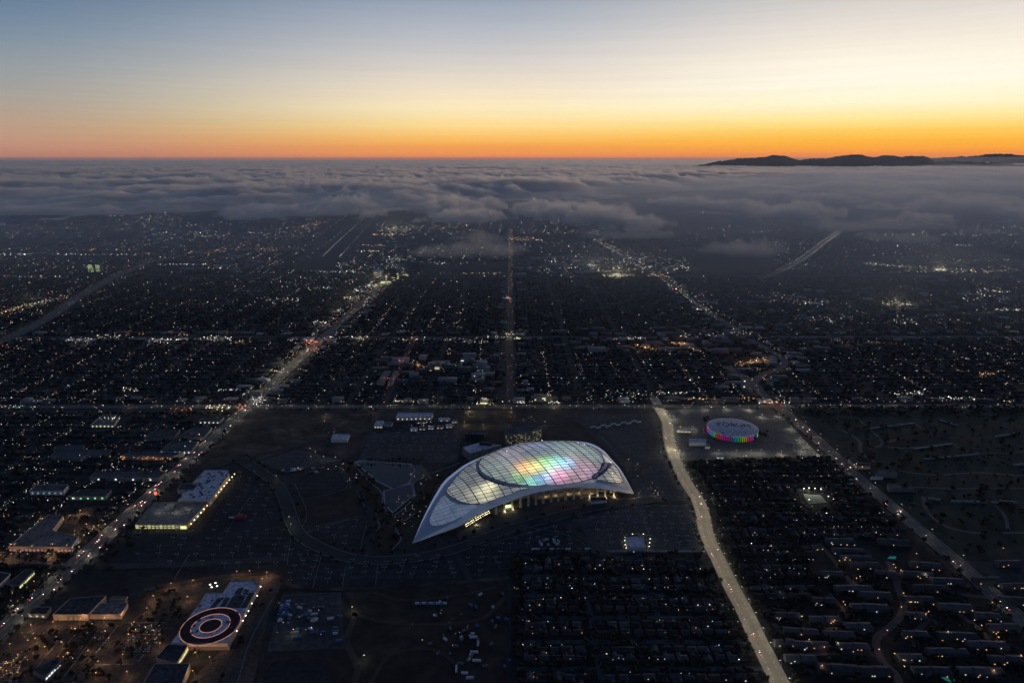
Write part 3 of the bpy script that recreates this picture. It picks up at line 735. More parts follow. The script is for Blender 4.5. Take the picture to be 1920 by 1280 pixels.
from mathutils.geometry import delaunay_2d_cdt
def smooth_loop(px, n=8):
    p = [np.array(q, float) for q in px]; N_ = len(p); out = []
    for i in range(N_):
        a, b, c, d = p[i - 1], p[i], p[(i + 1) % N_], p[(i + 2) % N_]
        for k in range(n):
            t = k / n; out.append(.5 * ((2 * b) + (c - a) * t + (2 * a - 5 * b + 4 * c - d) * t * t + (3 * b - a - 3 * c + d) * t ** 3))
    return np.array(out)
def plan_loop(px, n=6): return np.array([s_from_px(*q)[:2] for q in smooth_loop(px, n)])
def dedupe(l, tol=.8):
    o = [l[0]]
    for q in l[1:]:
        if np.hypot(*(q - o[-1])) > tol: o.append(q)
    if np.hypot(*(o[0] - o[-1])) < tol: o.pop()
    return np.array(o)
def drape(name, loop, lift, m, step, colfn=None, holes=()):
    """sheet that follows the shell inside a plan outline"""
    loop = dedupe(loop); lo, hi = loop.min(0), loop.max(0)
    gx, gy = np.meshgrid(np.arange(lo[0], hi[0], step), np.arange(lo[1], hi[1], step)); g = np.stack([gx.ravel(), gy.ravel()], 1)
    ins = in_poly(g[:, 0], g[:, 1], loop)
    for h_ in holes: ins &= ~in_poly(g[:, 0], g[:, 1], h_)
    pts = [Vector(q) for q in loop]; edges = [(i, (i + 1) % len(loop)) for i in range(len(loop))]
    for h_ in holes:
        k0 = len(pts); h_ = dedupe(h_); pts += [Vector(q) for q in h_]; edges += [(k0 + i, k0 + (i + 1) % len(h_)) for i in range(len(h_))]
    pts += [Vector(q) for q in g[ins]]
    v, e, f = delaunay_2d_cdt(pts, edges, [], 0, 1e-3)[:3]
    v = np.array([(q[0], q[1]) for q in v]); f = np.array([q[:3] for q in f if len(q) >= 3])
    cen = v[f].mean(1); k = in_poly(cen[:, 0], cen[:, 1], loop)
    for h_ in holes: k &= ~in_poly(cen[:, 0], cen[:, 1], h_)
    f = f[k]
    a = v[f]; cr = (a[:, 1, 0] - a[:, 0, 0]) * (a[:, 2, 1] - a[:, 0, 1]) - (a[:, 1, 1] - a[:, 0, 1]) * (a[:, 2, 0] - a[:, 0, 0])
    f[cr < 0] = f[cr < 0][:, ::-1]
    z = np.array([s_z(*q) for q in v]) + lift
    V3 = np.column_stack([v, z])
    o = mesh_np(name, V3, f, m, smooth=True)
    if colfn is not None:
        me = o.data; ca = me.color_attributes.new('glow', 'FLOAT_COLOR', 'POINT')
        ca.data.foreach_set('color', np.column_stack([colfn(v), np.ones(len(v))]).astype(np.float32).ravel())
    return st(o)

ELL = [(898, 875), (900, 865), (912, 855), (935, 845), (965, 836.5), (1000, 830.5), (1040, 828), (1075, 829), (1105, 836), (1123, 848), (1131, 863), (1128, 880), (1115, 894), (1095, 902), (1065, 908), (1030, 910.5), (995, 911), (965, 908), (938, 902), (915, 893), (903, 885)]
LFT = [(837, 923), (845, 908), (858, 892), (872, 878), (890, 867), (904, 859), (895, 868), (893, 877), (900, 889), (914, 899), (936, 907.5), (962, 913), (995, 915), (975, 920), (960, 926), (935, 934), (915, 942), (898, 945), (876, 944), (855, 937)]
RGT = [(1151, 871), (1160, 884), (1167, 899), (1167, 905), (1150, 905), (1130, 902), (1112, 900), (1128, 891), (1141, 879)]
TIP = [(832, 929), (846, 940), (866, 946), (896, 947.5), (880, 958), (860, 971), (838, 981), (815, 985), (806, 978), (812, 958)]
LOW = [(902, 889), (916, 898), (938, 906), (965, 912), (1000, 914.5), (1040, 912), (1010, 914.8), (975, 918.5), (966, 918), (945, 912), (920, 903), (905, 894)]
L_ELL, L_LFT, L_RGT, L_TIP = (plan_loop(q) for q in (ELL, LFT, RGT, TIP))
# lattice directions in plan
def pdir(a, b):
    a, b = s_from_px(*a)[:2], s_from_px(*b)[:2]; d = b - a; return d / np.linalg.norm(d)
D1, D2 = pdir((967, 836), (1042, 908)), pdir((905, 880), (1122, 850))
N1, N2 = np.array([D1[1], -D1[0]]), np.array([D2[1], -D2[0]])
SP1, SP2 = 17.0, 8.6
def cells(v):
    return np.floor(v @ N1 / SP1).astype(int), np.floor(v @ N2 / SP2).astype(int)
def rnd_cell(a, b, s): return _perm[(_perm[(a * 7 + 900 + s) & 4095] + b * 13 + 500) & 4095] / 4095.0
BLOBS = [((983, 878), 17, (1.0, .42, .10), 1.0), ((1003, 876), 17, (.95, .80, .18), .9), ((1025, 868), 17, (.35, .85, .22), .85), ((1050, 868), 17, (.12, .80, .85), .8), ((1068, 869), 11, (.08, .38, .95), .75),
         ((972, 894), 12, (.12, .75, .18), .55), ((995, 902), 12, (.25, 1.0, .80), .8), ((1010, 897), 9, (.08, .45, .95), .85), ((1025, 896), 11, (.30, .60, 1.0), .7), ((1046, 889), 17, (1.0, .28, .55), .95), ((1030, 880), 13, (.20, .75, .55), .6),
         ((1085, 880), 34, (.85, .30, .36), .32), ((1108, 888), 20, (.60, .34, .70), .25), ((952, 848), 30, (.62, .40, .62), .24), ((1010, 836), 26, (.34, .40, .90), .28), ((1060, 838), 34, (.22, .60, .58), .26), ((1070, 853), 32, (.56, .42, .28), .22),
         ((930, 882), 40, (.36, .48, .34), .22), ((1110, 850), 26, (.34, .62, .56), .2), ((950, 866), 30, (.44, .46, .44), .14)]
_bl = []
for (q, r_, c_, k_) in BLOBS:
    p_ = s_from_px(*q)[:2]; _bl.append((p_, r_ * 1.08, np.array(c_), k_ * .95))
def ell_col(v):
    a, b = cells(v)
    # every cushion shows one flat tone, as the lit display does
    fx, fy = (a + .5) * SP1, (b + .5) * SP2
    det = N1[0] * N2[1] - N1[1] * N2[0]
    cx = (fx * N2[1] - N1[1] * fy) / det; cyy = (N1[0] * fy - N2[0] * fx) / det
    q = .55 * v + .45 * np.stack([cx, cyy], 1)
    c = np.tile(np.array([.150, .168, .172]), (len(v), 1))
    for (p_, r_, c_, k_) in _bl:
        d = q - p_; d2 = (d[:, 0] / r_) ** 2 + (d[:, 1] / (r_ * 1.2)) ** 2
        c += (k_ * np.exp(-d2))[:, None] * c_
    return c * (.82 + .36 * rnd_cell(a, b, 1))[:, None] * (.9 + .2 * fbm(v[:, 0] / 3, v[:, 1] / 3, 5, 2))[:, None]
_w1 = [(s_from_px(*q)[:2], r_, k_) for q, r_, k_ in (((921, 912), 13, .85), ((906, 920), 16, .38), ((893, 930), 24, .20), ((912, 930), 18, .25), ((852, 925), 26, .05))]
def left_col(v):
    a, b = cells(v); c = np.tile(np.array([.150, .158, .158]), (len(v), 1))
    for p_, r_, k_ in _w1: c += (k_ * np.exp(-((v - p_) ** 2).sum(1) / (r_ * r_)))[:, None] * np.array([.80, .72, .38])
    return c * (.72 + .56 * rnd_cell(a, b, 2))[:, None] * (.75 + .5 * fbm(v[:, 0] / 4, v[:, 1] / 4, 8, 3))[:, None]
def right_col(v):
    a, b = cells(v); p_ = s_from_px(1158, 898)[:2]
    c = np.tile(np.array([.150, .158, .160]), (len(v), 1)) + (.26 * np.exp(-((v - p_) ** 2).sum(1) / 400.))[:, None] * np.array([1., .82, .45])
    return c * (.75 + .5 * rnd_cell(a, b, 3))[:, None]
drape('roof_display', L_ELL, .9, M_ETFE, 1.9, ell_col)
drape('roof_cushions', L_LFT, .7, M_ETFE, 2.2, left_col)
drape('roof_cushions', L_RGT, .7, M_ETFE, 2.2, right_col)
L_UP = plan_loop([(1129, 851), (1138, 858), (1146, 867), (1137, 868), (1133, 860)], 4)
drape('roof_cushions', L_UP, .7, M_ETFE, 2.2, right_col)
L_DN = plan_loop([(1112, 899), (1117, 903), (1095, 906), (1062, 911), (1085, 907), (1102, 901)], 4)
drape('roof_cushions', L_DN, .7, M_ETFE, 2.2, right_col)
drape('tip_panel', L_TIP, .5, M_TIPP, 5.0)
# lattice bars over the cushions and dark rims round them
def clip_lines(loop, d, nrm, sp, off=0.0):
    t = loop @ nrm; out = []
    k = math.ceil((t.min() - off) / sp)
    while k * sp + off < t.max():
        c = k * sp + off; xs = []
        for i in range(len(loop)):
            a, b = loop[i], loop[(i + 1) % len(loop)]; ta, tb = a @ nrm - c, b @ nrm - c
            if (ta < 0) != (tb < 0): q = a + (b - a) * (ta / (ta - tb)); xs.append(q @ d)
        xs.sort()
        for i in range(0, len(xs) - 1, 2):
            if xs[i + 1] - xs[i] > 2: out.append((nrm * c + d * xs[i], nrm * c + d * xs[i + 1], k))
        k += 1
    return out
def bars(loop, lift, r1, r2, mb):
    for d, nrm, sp, r_ in ((D1, N1, SP1, r1), (D2, N2, SP2, r2)):
        for a, b, k in clip_lines(loop, d, nrm, sp):
            n = max(3, int(np.linalg.norm(b - a) / 9)); q = [a + (b - a) * i / n for i in range(n + 1)]
            mb.tube([(p_[0], p_[1], s_z(*p_) + lift) for p_ in q], r_ * (1.5 if (k % 3 == 0 and r_ == r1) else 1), 4)
for nm, lp, lift in (('roof_lattice', L_ELL, 1.2), ('roof_lattice', L_LFT, 1.0), ('roof_lattice', L_RGT, 1.0)):
    mb = MB(); bars(lp, lift, .66, .5, mb)
    q = dedupe(lp, 3.0); q = np.concatenate([q, q[:1]])
    mb.tube([(p_[0], p_[1], s_z(*p_) + lift) for p_ in q], .55, 5)
    st(mb.build(nm, M_DARKFRAME))
mb = MB(); bars(L_TIP, .8, .2, .2, mb); st(mb.build('panel_seams', M_UNITT))
# fine screen lattice in the brightest part
mb = MB(); sub = plan_loop([(962, 893), (985, 890), (1015, 891), (1022, 898), (1010, 906), (980, 905)], 3)
for d, nrm, sp in ((D1, N1, SP1 / 4), (D2, N2, SP2 / 3)):
    for a, b, k in clip_lines(sub, d, nrm, sp):
        n = 5; mb.tube([((a + (b - a) * i / n)[0], (a + (b - a) * i / n)[1], s_z(*(a + (b - a) * i / n)) + 1.2) for i in range(n + 1)], .35, 4)
st(mb.build('screen_lattice', M_DARKFRAME))
# rim gutter along the near left of the display, dark
q = [s_from_px(*p_)[:2] for p_ in catmull([(897, 886), (903, 893), (915, 900), (930, 905.5), (946, 910)], 6)]
mb = MB(); mb.tube([(a[0], a[1], s_z(*a) + .6) for a in q], 1.7, 6); st(mb.build('roof_gutter', M_DARKFRAME))
# sign band with its lettering
M_SIGN = mat('sign_band_dark', (.045, .04, .075), .7, var=.25, scale=.2)
M_SIGNT = lit_shell('sign_letters_lit', (.5, .45, .6), (.45, .38, .75), .20)
BO = [(1147, 868.5), (1138, 880), (1126, 890), (1117, 901)]; BI = [(1128, 869), (1126, 877), (1119, 887), (1108, 893)]
bo = np.array([s_from_px(*q)[:2] for q in catmull(BO, 6)]); bi = np.array([s_from_px(*q)[:2] for q in catmull(BI, 6)])
drape('sign_band', np.concatenate([bo, bi[::-1]]), 1.6, M_SIGN, 4.0)
def text_mesh(s, size=1.0):
    cu = bpy.data.curves.new('lettering', 'FONT'); cu.body = s; cu.size = size; cu.align_x = 'CENTER'; cu.align_y = 'CENTER'; cu.resolution_u = 3
    o = bpy.data.objects.new('lettering', cu); COL.objects.link(o); bpy.context.view_layer.update()
    me = bpy.data.meshes.new_from_object(o.evaluated_get(bpy.context.evaluated_depsgraph_get())); bpy.data.objects.remove(o); bpy.data.curves.remove(cu)
    bm = bmesh.new(); bm.from_mesh(me); bmesh.ops.triangulate(bm, faces=bm.faces); bmesh.ops.subdivide_edges(bm, edges=[e for e in bm.edges if e.calc_length() > size * .25], cuts=2, use_grid_fill=True)
    bm.to_mesh(me); bm.free(); return me
me = text_mesh('SoFi Stadium'); xs = np.array([v.co[:] for v in me.vertices]); w0 = np.abs(xs[:, 0]).max(); h0 = np.abs(xs[:, 1]).max()
for v in me.vertices:
    t = .5 - v.co.x / (2 * w0) * .92; s_ = .5 - v.co.y / (2 * h0) * .62
    k = t * (len(bo) - 1); k0 = int(min(k, len(bo) - 2)); f_ = k - k0
    p_ = (bi[k0] * (1 - f_) + bi[k0 + 1] * f_) * (1 - s_) + (bo[k0] * (1 - f_) + bo[k0 + 1] * f_) * s_
    v.co = (p_[0], p_[1], s_z(*p_) + 2.0)
me.materials.append(M_SIGNT); sg = link(bpy.data.objects.new('sign_lettering', me)); st(sg)

# lamps on the shell's rim
M_SPOT = glow('rim_lamp_glow', (1, .97, .92), 4)
for q in ((1016, 827.5), (1096, 835), (1084, 832), (1146, 869), (1148, 889), (951, 847), (1064, 870)):
    a = s_from_px(*q); mb = MB(); mb.box(a[0], a[1], a[2] + .8, .9, .9, 1.5, 0, 1); mb.blob(a[0], a[1], a[2] + 2.6, .7, .7, .6, 0)
    st(mb.build('rim_lamp', [M_SPOT, M_STEEL]))

# columns under the near edge, and the glazed concourse behind them
M_COLUMN = mat('pale_column', (.42, .42, .40), .8)
M_WALL = mat('concourse_wall', (.10, .10, .10), .85, var=.3, scale=.1)
M_WARM = glow('warm_concourse_glow', (1, .62, .24), .9); M_WARM2 = glow('bright_concourse_glow', (1, .78, .42), 1.6); M_GREENISH = glow('green_entrance_glow', (.82, .92, .42), 1.6)
FE = SURF[:, -1]; FI = SURF[:, int(NV * .95)]; FJ = SURF[:, int(NV * .86)]; FK = SURF[:, int(NV * .80)]
def near_u(px): return int(np.argmin(np.abs(_pix[:, -1, 0] - px)))
for px in (933, 948, 963, 978, 992, 1006, 1020, 1034, 1047, 1061, 1076, 1090, 1104, 1119, 1134, 1150):
    k = near_u(px); a = FI[k]; mb = MB()
    mb.cyl(a[0], a[1], 0, 2.2, 1.7, a[2] - 1.4, 10); mb.cyl(a[0], a[1], 0, 3.0, 2.6, 1.6, 10)
    st(mb.build('column', M_COLUMN))
for px in (1104, 1119, 1134, 1150, 948, 963):
    a = FI[near_u(px)]; lamp_light(a[0] + 1.5, a[1] - 5, 3.0, 1500, (1, .74, .36))
    mb = MB(); mb.box(a[0] + 2, a[1] - 4, .1, 1.6, 1.6, .6, 0, 1); mb.blob(a[0] + 2, a[1] - 4, 1.4, 1.2, 1.2, .9, 0); st(mb.build('column_lamp', [M_WARM2, M_STEEL]))
# terraced floors and back wall
us = np.arange(near_u(925), near_u(1160), 3)
for fl, (zz, src) in enumerate(((0.4, FI), (7.5, FJ), (14.5, FJ), (21.5, FK))):
    a = src[us]; b = SURF[us, int(NV * .74)]; n = len(us)
    ok = np.minimum(a[:, 2], b[:, 2]) > zz + 3; idx = np.where(ok)[0]
    if len(idx) < 2: continue
    a, b = a[idx], b[idx]; n = len(idx)
    V = np.concatenate([np.column_stack([a[:, :2], np.full(n, zz)]), np.column_stack([b[:, :2], np.full(n, zz)]), np.column_stack([a[:, :2], np.full(n, zz + 1.2)]), np.column_stack([b[:, :2], np.full(n, zz + 1.2)])])
    i = np.arange(n - 1); F = np.concatenate([np.stack([p_ * n + i, p_ * n + i + 1, q * n + i + 1, q * n + i], 1) for p_, q in ((2, 3), (0, 2), (1, 0), (3, 1))])
    st(mesh_np('concourse_floor', V, F, M_COLUMN if fl else M_WALL))
a = SURF[us, int(NV * .76)]; n = len(us)
V = np.concatenate([np.column_stack([a[:, :2], np.zeros(n)]), np.column_stack([a[:, :2], np.maximum(a[:, 2] - 3, 1)])]); i = np.arange(n - 1)
st(mesh_np('back_wall', V, np.stack([i, i + 1, n + i + 1, n + i], 1), M_WALL))
rr_ = random.Random(4)
for k in range(0, n - 2, 1):
    px = _pix[us[k], -1, 0]
    for zz in (1.8, 9, 16):
        den = (.80 if px > 1015 else .14) * (1.0 if px < 1105 else .35)
        if zz > 12 and px < 1040: den *= .4
        if rr_.random() > den or a[k][2] - 3 < zz + 5: continue
        p_, q = a[k], a[k + 1]; d = (q - p_)[:2]; nr_ = np.array([d[1], -d[0]]); nr_ = nr_ / np.linalg.norm(nr_) * 1.0
        w_ = rr_.uniform(.55, .95); h_ = rr_.uniform(2.2, 4.4); mb = MB()
        A = p_[:2] + nr_; B = A + d * w_; A2, B2 = A + nr_ * .4, B + nr_ * .4
        mb.prism([tuple(A), tuple(B), tuple(B2), tuple(A2)], zz, zz + h_)
        st(mb.build('lit_window', M_WARM2 if rr_.random() < .3 else M_WARM))
for px in (1025, 1045, 1065, 1085, 1105): a_ = SURF[near_u(px), int(NV * .84)]; lamp_light(a_[0], a_[1], 6.0, 3800, (1, .62, .26), r=2)
for px in (1035, 1070): a_ = SURF[near_u(px), int(NV * .84)]; lamp_light(a_[0], a_[1], 17.0, 2200, (1, .62, .26), r=2)
a_ = FI[near_u(955)]; lamp_light(a_[0], a_[1] + 4, 6, 2400, (.85, .95, .5), r=1)
mb = MB(); mb.box(a_[0], a_[1] + 8, 1, 13, 1, 6, 0.25); st(mb.build('entrance_glass', M_GREENISH))
# string of lit panes under the long left skirt
for k, px in enumerate(np.linspace(868, 913, 40)):
    e = FE[near_u(px)]; f_ = FE[near_u(px) + 2]
    for lv in range(3):
        zz = e[2] - 3.6 - lv * 2.4
        if zz < .5 or rr_.random() < .22: continue
        mb = MB(); d = (f_ - e)[:2]; d = d / np.linalg.norm(d); ang = math.atan2(d[1], d[0])
        mb.box(e[0] + 2 + lv * 1.2, e[1] + 5.5 - lv * 2.0, zz, .6, .4, .75, ang); st(mb.build('skirt_pane', GL_Y))
e = FE[near_u(890)]; lamp_light(e[0] + 4, e[1] - 3, 2.5, 2500, (1, .8, .4))
e = SURF[near_u(1180), -1]; lamp_light(e[0] + 6, e[1] - 8, 12, 2600, (1, .68, .32), r=1)
lamp_light(e[0] - 12, e[1] + 10, 30, 1500, (1, .68, .36), r=1)
# plaza in front: ramp and gatehouse
M_PLAZA = mat('plaza_stone', (.055, .055, .056), .85, var=.3, scale=.05)
patch('plaza', [(905, 975), (960, 955), (1040, 940), (1120, 930), (1190, 935), (1160, 944), (1060, 962), (960, 985), (900, 1004), (860, 1012), (855, 1000)], .42, M_PLAZA)

# ------------------------------------------------------------------ round arena
AC = G(1372.5, 812, 0); AR = 59.0; AH = 15.5
arena = empty('round_arena', AC)
tag(arena, 'round arena ringed by columns lit in rainbow colours under a grey domed roof', 'arena')
M_AROOF = mat('stained_roof_membrane', (.10, .105, .14), .8, c2=(.58, .59, .64), scale=.22, hard=(.40, .48))
mb = MB(); n = 64; rings = [(AR, AH - 1.6), (AR, AH), (AR * .97, AH + .8), (AR * .8, AH + 2.6), (AR * .5, AH + 4.2), (AR * .25, AH + 4.9)]
V = [(r_ * math.cos(2 * math.pi * k / n), r_ * math.sin(2 * math.pi * k / n), z) for r_, z in rings for k in range(n)] + [(0, 0, AH + 5.1)]
F = [[a * n + k, a * n + (k + 1) % n, (a + 1) * n + (k + 1) % n, (a + 1) * n + k] for a in range(len(rings) - 1) for k in range(n)] + [[(len(rings) - 1) * n + k, (len(rings) - 1) * n + (k + 1) % n, len(V) - 1] for k in range(n)] + [list(range(n))[::-1]]
mb.add(V, F); mb.build('roof', M_AROOF, arena, True)
mb = MB(); mb.cyl(0, 0, 0, AR - 9, AR - 6, AH - 1.6, 64); mb.build('drum_wall', mat('arena_drum', (.10, .10, .12), .8), arena)
mb = MB(); mb.cyl(0, 0, 0, AR + 8, AR + 6, 2.2, 64); mb.build('podium', M_ASPH, arena)
import colorsys
HUES = [.0, .0, .02, .80, .78, .0, .78, .62, .60, .55, .40, .35, .14, .11, .08, .78, .99, .97, .80, .74, .66, .56, .45, .3, .12, .04, .0, .9, .75, .62]
NCOL = 72; CM = {}
for h_ in sorted(set(HUES)):
    c_ = colorsys.hsv_to_rgb(h_, .93, 1.0); CM[h_] = (glow('column_glow', c_, .36), glow('panel_glow', c_, .03))
ph0 = -math.pi / 2 - .95
for k in range(NCOL):
    a = ph0 + 2 * math.pi * k / NCOL; h_ = HUES[k % len(HUES)]
    mb = MB(); x_, y_ = (AR - 1.2) * math.cos(a), (AR - 1.2) * math.sin(a)
    mb.box(x_, y_, 2.2, 1.0, .9, AH - 4.2, a); mb.box(x_, y_, AH - 4.2, 1.2, 1.8, .9, a); mb.build('arch_column', CM[h_][0], arena)
    a2 = a + math.pi / NCOL; mb = MB(); x_, y_ = (AR - 5.2) * math.cos(a2), (AR - 5.2) * math.sin(a2)
    mb.box(x_, y_, 2.6, .5, 4.2, AH - 5.2, a2); mb.build('wall_panel', CM[h_][1], arena)
for k in range(10):
    a = ph0 + 2 * math.pi * (k * 3 + .5) / 30; h_ = HUES[(k * 7) % len(HUES)]
    lamp_light((AR + 4) * math.cos(a), (AR + 4) * math.sin(a), 4, 260, colorsys.hsv_to_rgb(h_, .9, 1), arena, r=1)
me = text_mesh('FORUM'); xs = np.array([v.co[:] for v in me.vertices]); w0 = np.abs(xs[:, 0]).max(); h0 = np.abs(xs[:, 1]).max()
for v in me.vertices:
    x_, y_ = v.co.x / w0 * 37 + 3, v.co.y / h0 * 13 + 2; c_, s_ = math.cos(-.16), math.sin(-.16); x_, y_ = x_ * c_ - y_ * s_, x_ * s_ + y_ * c_
    r_ = math.hypot(x_, y_); v.co = (x_, y_, AH + np.interp(r_, [0, 14.7, 29.5, 47, 57], [5.1, 4.9, 4.2, 2.6, .8]) + .25)
me.materials.append(mat('roof_letter_paint', (.012, .013, .024), .8)); link(bpy.data.objects.new('roof_lettering', me), arena)
# ------------------------------------------------------------------ buildings picked by the outline of their roofs
M_RWHITE = mat('white_roof_coating', (.46, .48, .55), .8, var=.12, scale=.05, scale2=.25)
M_RGREY = mat('grey_roof_felt', (.11, .115, .125), .9, var=.25, scale=.05, scale2=.2)
M_RDARK = mat('dark_roof_felt', (.035, .04, .052), .9, var=.3, scale=.05, scale2=.2)
M_RBLUE = mat('blue_grey_metal_roof', (.046, .058, .076), .8, var=.25, scale=.04)
M_RTAN = mat('tan_roof_gravel', (.17, .15, .14), .9, var=.25, scale=.04, scale2=.3)
M_STUCCO = mat('stucco_wall', (.34, .29, .24), .9, var=.15, scale=.1)
M_GREYW = mat('grey_block_wall', (.18, .18, .18), .9, var=.2, scale=.1)
M_WHITEW = mat('white_wall', (.50, .50, .48), .85, var=.12, scale=.1)
M_DECK = mat('parking_deck_concrete', (.17, .17, .16), .9, var=.2, scale=.03, scale2=.2)
M_PANEL = mat('solar_panel', (.012, .014, .024), .35, spec=.3, scale=.5)
M_UNIT = mat('roof_unit_metal', (.06, .065, .075), .7)
GLW = glow('lit_window_glow', (1, .80, .48), .7); GLWC = glow('cool_window_glow', (.86, .95, 1), 1.2); GLWY = glow('yellow_window_glow', (.95, .95, .42), 1.0)
GLWO = glow('orange_window_glow', (1, .45, .14), 1.6); GLB = glow('blue_sign_glow', (.3, .5, 1), 1.6)
GLRED = glow('red_sign_glow', (1, .10, .06), 2.5); GLTURQ = glow('pool_glow', (.05, .60, .58), .17); GLGRN = glow('green_strip_glow', (.2, 1, .5), .9)

def building(name, px, h, label, wall=M_GREYW, roof=M_RGREY, cat='building', units=0, group=None, windows=0, wm=GLW, parapet=.9, wz=None, roof_name='roof', seed=0, side='front'):
    poly = [G(x, y, h)[:2] for x, y in px]
    cx = sum(p[0] for p in poly) / len(poly); cy_ = sum(p[1] for p in poly) / len(poly)
    e = empty(name, (cx, cy_, 0)); tag(e, label, cat, group)
    L = [(p[0] - cx, p[1] - cy_) for p in poly]
    wl = MB().prism(L, 0, h).build('wall', wall, e)
    k = .985; rf = MB().prism([(x * k, y * k) for x, y in L], h + .05, h + .45).build(roof_name, roof, e)
    r_ = random.Random(seed + len(px)); xs = [p[0] for p in L]; ys = [p[1] for p in L]
    if parapet:
        mb = MB(); q = L + L[:1]
        for a, b in zip(q[:-1], q[1:]):
            d = Vector((b[0] - a[0], b[1] - a[1], 0)); ln = d.length
            if ln < 1: continue
            mb.box((a[0] + b[0]) / 2, (a[1] + b[1]) / 2, h + .01, ln, .5, parapet + .4, math.atan2(d.y, d.x))
        mb.build('parapet', wall, e)
    n = 0; t = 0
    while n < units and t < units * 12:
        t += 1; x, y = r_.uniform(min(xs), max(xs)) * .88, r_.uniform(min(ys), max(ys)) * .88
        if in_poly(np.array([x]), np.array([y]), L)[0]:
            s_ = r_.uniform(1.6, 3.4); MB().box(x, y, h + .46, s_ * r_.uniform(1, 1.8), s_, r_.uniform(1, 2.2), r_.choice((0, 0, math.pi / 2))).build('roof_unit', M_UNIT, rf); n += 1
    if windows:
        # windows on the wall that faces the viewer's side (smallest y) or its right-hand flank
        best = None
        for a, b in zip(L, L[1:] + L[:1]):
            d = Vector((b[0] - a[0], b[1] - a[1])); ln = d.length
            if ln < 6: continue
            nrm = Vector((d.y, -d.x)) / ln
            mid = Vector(((a[0] + b[0]) / 2, (a[1] + b[1]) / 2))
            if in_poly(np.array([(mid + nrm * .5).x]), np.array([(mid + nrm * .5).y]), L)[0]: nrm = -nrm
            sc = -nrm.y * ln if side == 'front' else nrm.x * ln
            if best is None or sc > best[0]: best = (sc, a, b, nrm, ln)
        _, a, b, nrm, ln = best
        for i in range(windows):
            f_ = (i + .5) / windows; x, y = a[0] + (b[0] - a[0]) * f_ + nrm.x * .35, a[1] + (b[1] - a[1]) * f_ + nrm.y * .35
            MB().box(x, y, (wz or h * .38), min(ln / windows * r_.uniform(.35, .8), 3.2), .5, r_.uniform(.9, 1.5) * min(2.2, h * .3), math.atan2(b[1] - a[1], b[0] - a[0])).build('lit_window', wm, wl)
    return e

# store with the white roof and its parking deck, beside the left avenue
e = building('store', [(385, 881), (428, 881), (430, 889), (392, 939), (333.5, 938), (347.5, 920), (363, 919), (372.5, 907), (360.5, 906)], 12, 'white-roofed store with dark roof units beside the left avenue', M_STUCCO, M_RWHITE, units=46, seed=3)
building('store_wing', [(339.5, 907), (360, 907), (371.5, 907.5), (362.5, 918.6), (332, 919)], 8, 'low grey annex joined to the white-roofed store', M_STUCCO, M_RBLUE, units=4, seed=4)
e = building('parking_deck', [(290, 941), (390, 941.5), (350, 983), (253, 982.5)], 9, 'two-level concrete parking deck with a yellow-lit front in front of the white-roofed store', M_DECK, M_DECK, parapet=.6, roof_name='top_deck')
q = [G(253, 982.5, 9), G(350, 983, 9)]; ex, ey = e.location.x, e.location.y
GLDECK = glow('deck_lamp_glow', (1, .92, .5), .55)
for i in range(13):
    f_ = (i + .5) / 13; x, y = q[0][0] + (q[1][0] - q[0][0]) * f_ - ex, q[0][1] - ey - .4
    for zz in (1.2, 5.0): MB().box(x, y, zz, 4.6 if i % 3 else 5.4, .6, 1.7 if i % 3 else 2.4, 0).build('lit_bay', GLDECK if i < 11 else GLWY, e)
    if i % 2 == 0: lamp_light(x, y - 3, 5, 420, (1, .9, .5), e)
MB().box(q[1][0] - ex - 6, q[1][1] - ey - .6, 1.0, 11, .7, 5.5).build('stair_tower', GLWY, e)
q0, q1 = G(354, 981, 6), G(436, 888, 6)
for i in range(16):
    f_ = i / 15; x, y = q0[0] + (q1[0] - q0[0]) * f_ + 5, q0[1] + (q1[1] - q0[1]) * f_
    wall_lamp = MB(); wall_lamp.box(x - 1, y, 5, 1.2, 1.6, 1.2, 0, 0); wall_lamp.cyl(x - 1, y, 0, .12, .12, 5, 6, 1)
    tag(wall_lamp.build('service_lamp', [GL_Y if i % 5 else GL_O, M_STEEL]), 'yellow lamp on the service lane along the white-roofed store and deck', 'lamp', 'lamps along the store service lane')
    if i % 2 == 0: lamp_light(x + 1, y, 5, 900, (1, .85, .45) if i % 4 else (1, .6, .3))
for x_, y_, w_ in ((310, 925, 700), (300, 960, 800), (330, 962, 800), (350, 955, 700), (318, 948, 600)):
    a = G(x_, y_, 9); lamp_light(a[0], a[1], 17, w_ * 1.6, (1, .9, .7))
a = G(294, 941); mb = MB(); mb.cyl(*a[:2], 0, .4, .4, 16, 6, 1); mb.box(a[0], a[1], 16, 4.5, 1, 5.5, 0, 0)
tag(mb.build('pylon_sign', [GLRED, M_STEEL]), 'tall pylon sign glowing red beside the left avenue', 'sign')

# bullseye-roofed store
e = building('store', [(433, 1089), (477, 1089), (478, 1095), (487, 1094), (427, 1206), (321, 1206.5), (341, 1177), (387, 1112), (418, 1112)], 10, 'pale-roofed superstore with a huge red-ringed bullseye painted on its roof', M_STUCCO, M_RWHITE, units=30, seed=9)
ex, ey = e.location.x, e.location.y
c0 = G(395, 1172.5, 10.5); bx, by = c0[0] - ex, c0[1] - ey
def ring(name, r0, r1, z, m, n=72, th=.12):
    V = [(bx + r_ * math.cos(2 * math.pi * k / n), by + r_ * math.sin(2 * math.pi * k / n), zz) for zz in (z, z + th) for r_ in (max(r0, .01), r1) for k in range(n)]
    F = []
    for k in range(n):
        k2 = (k + 1) % n
        F += [[2 * n + k, 3 * n + k, 3 * n + k2, 2 * n + k2], [n + k, n + k2, 3 * n + k2, 3 * n + k], [k2, k, 2 * n + k, 2 * n + k2]]
    return MB().add(V, F).build(name, m, e)
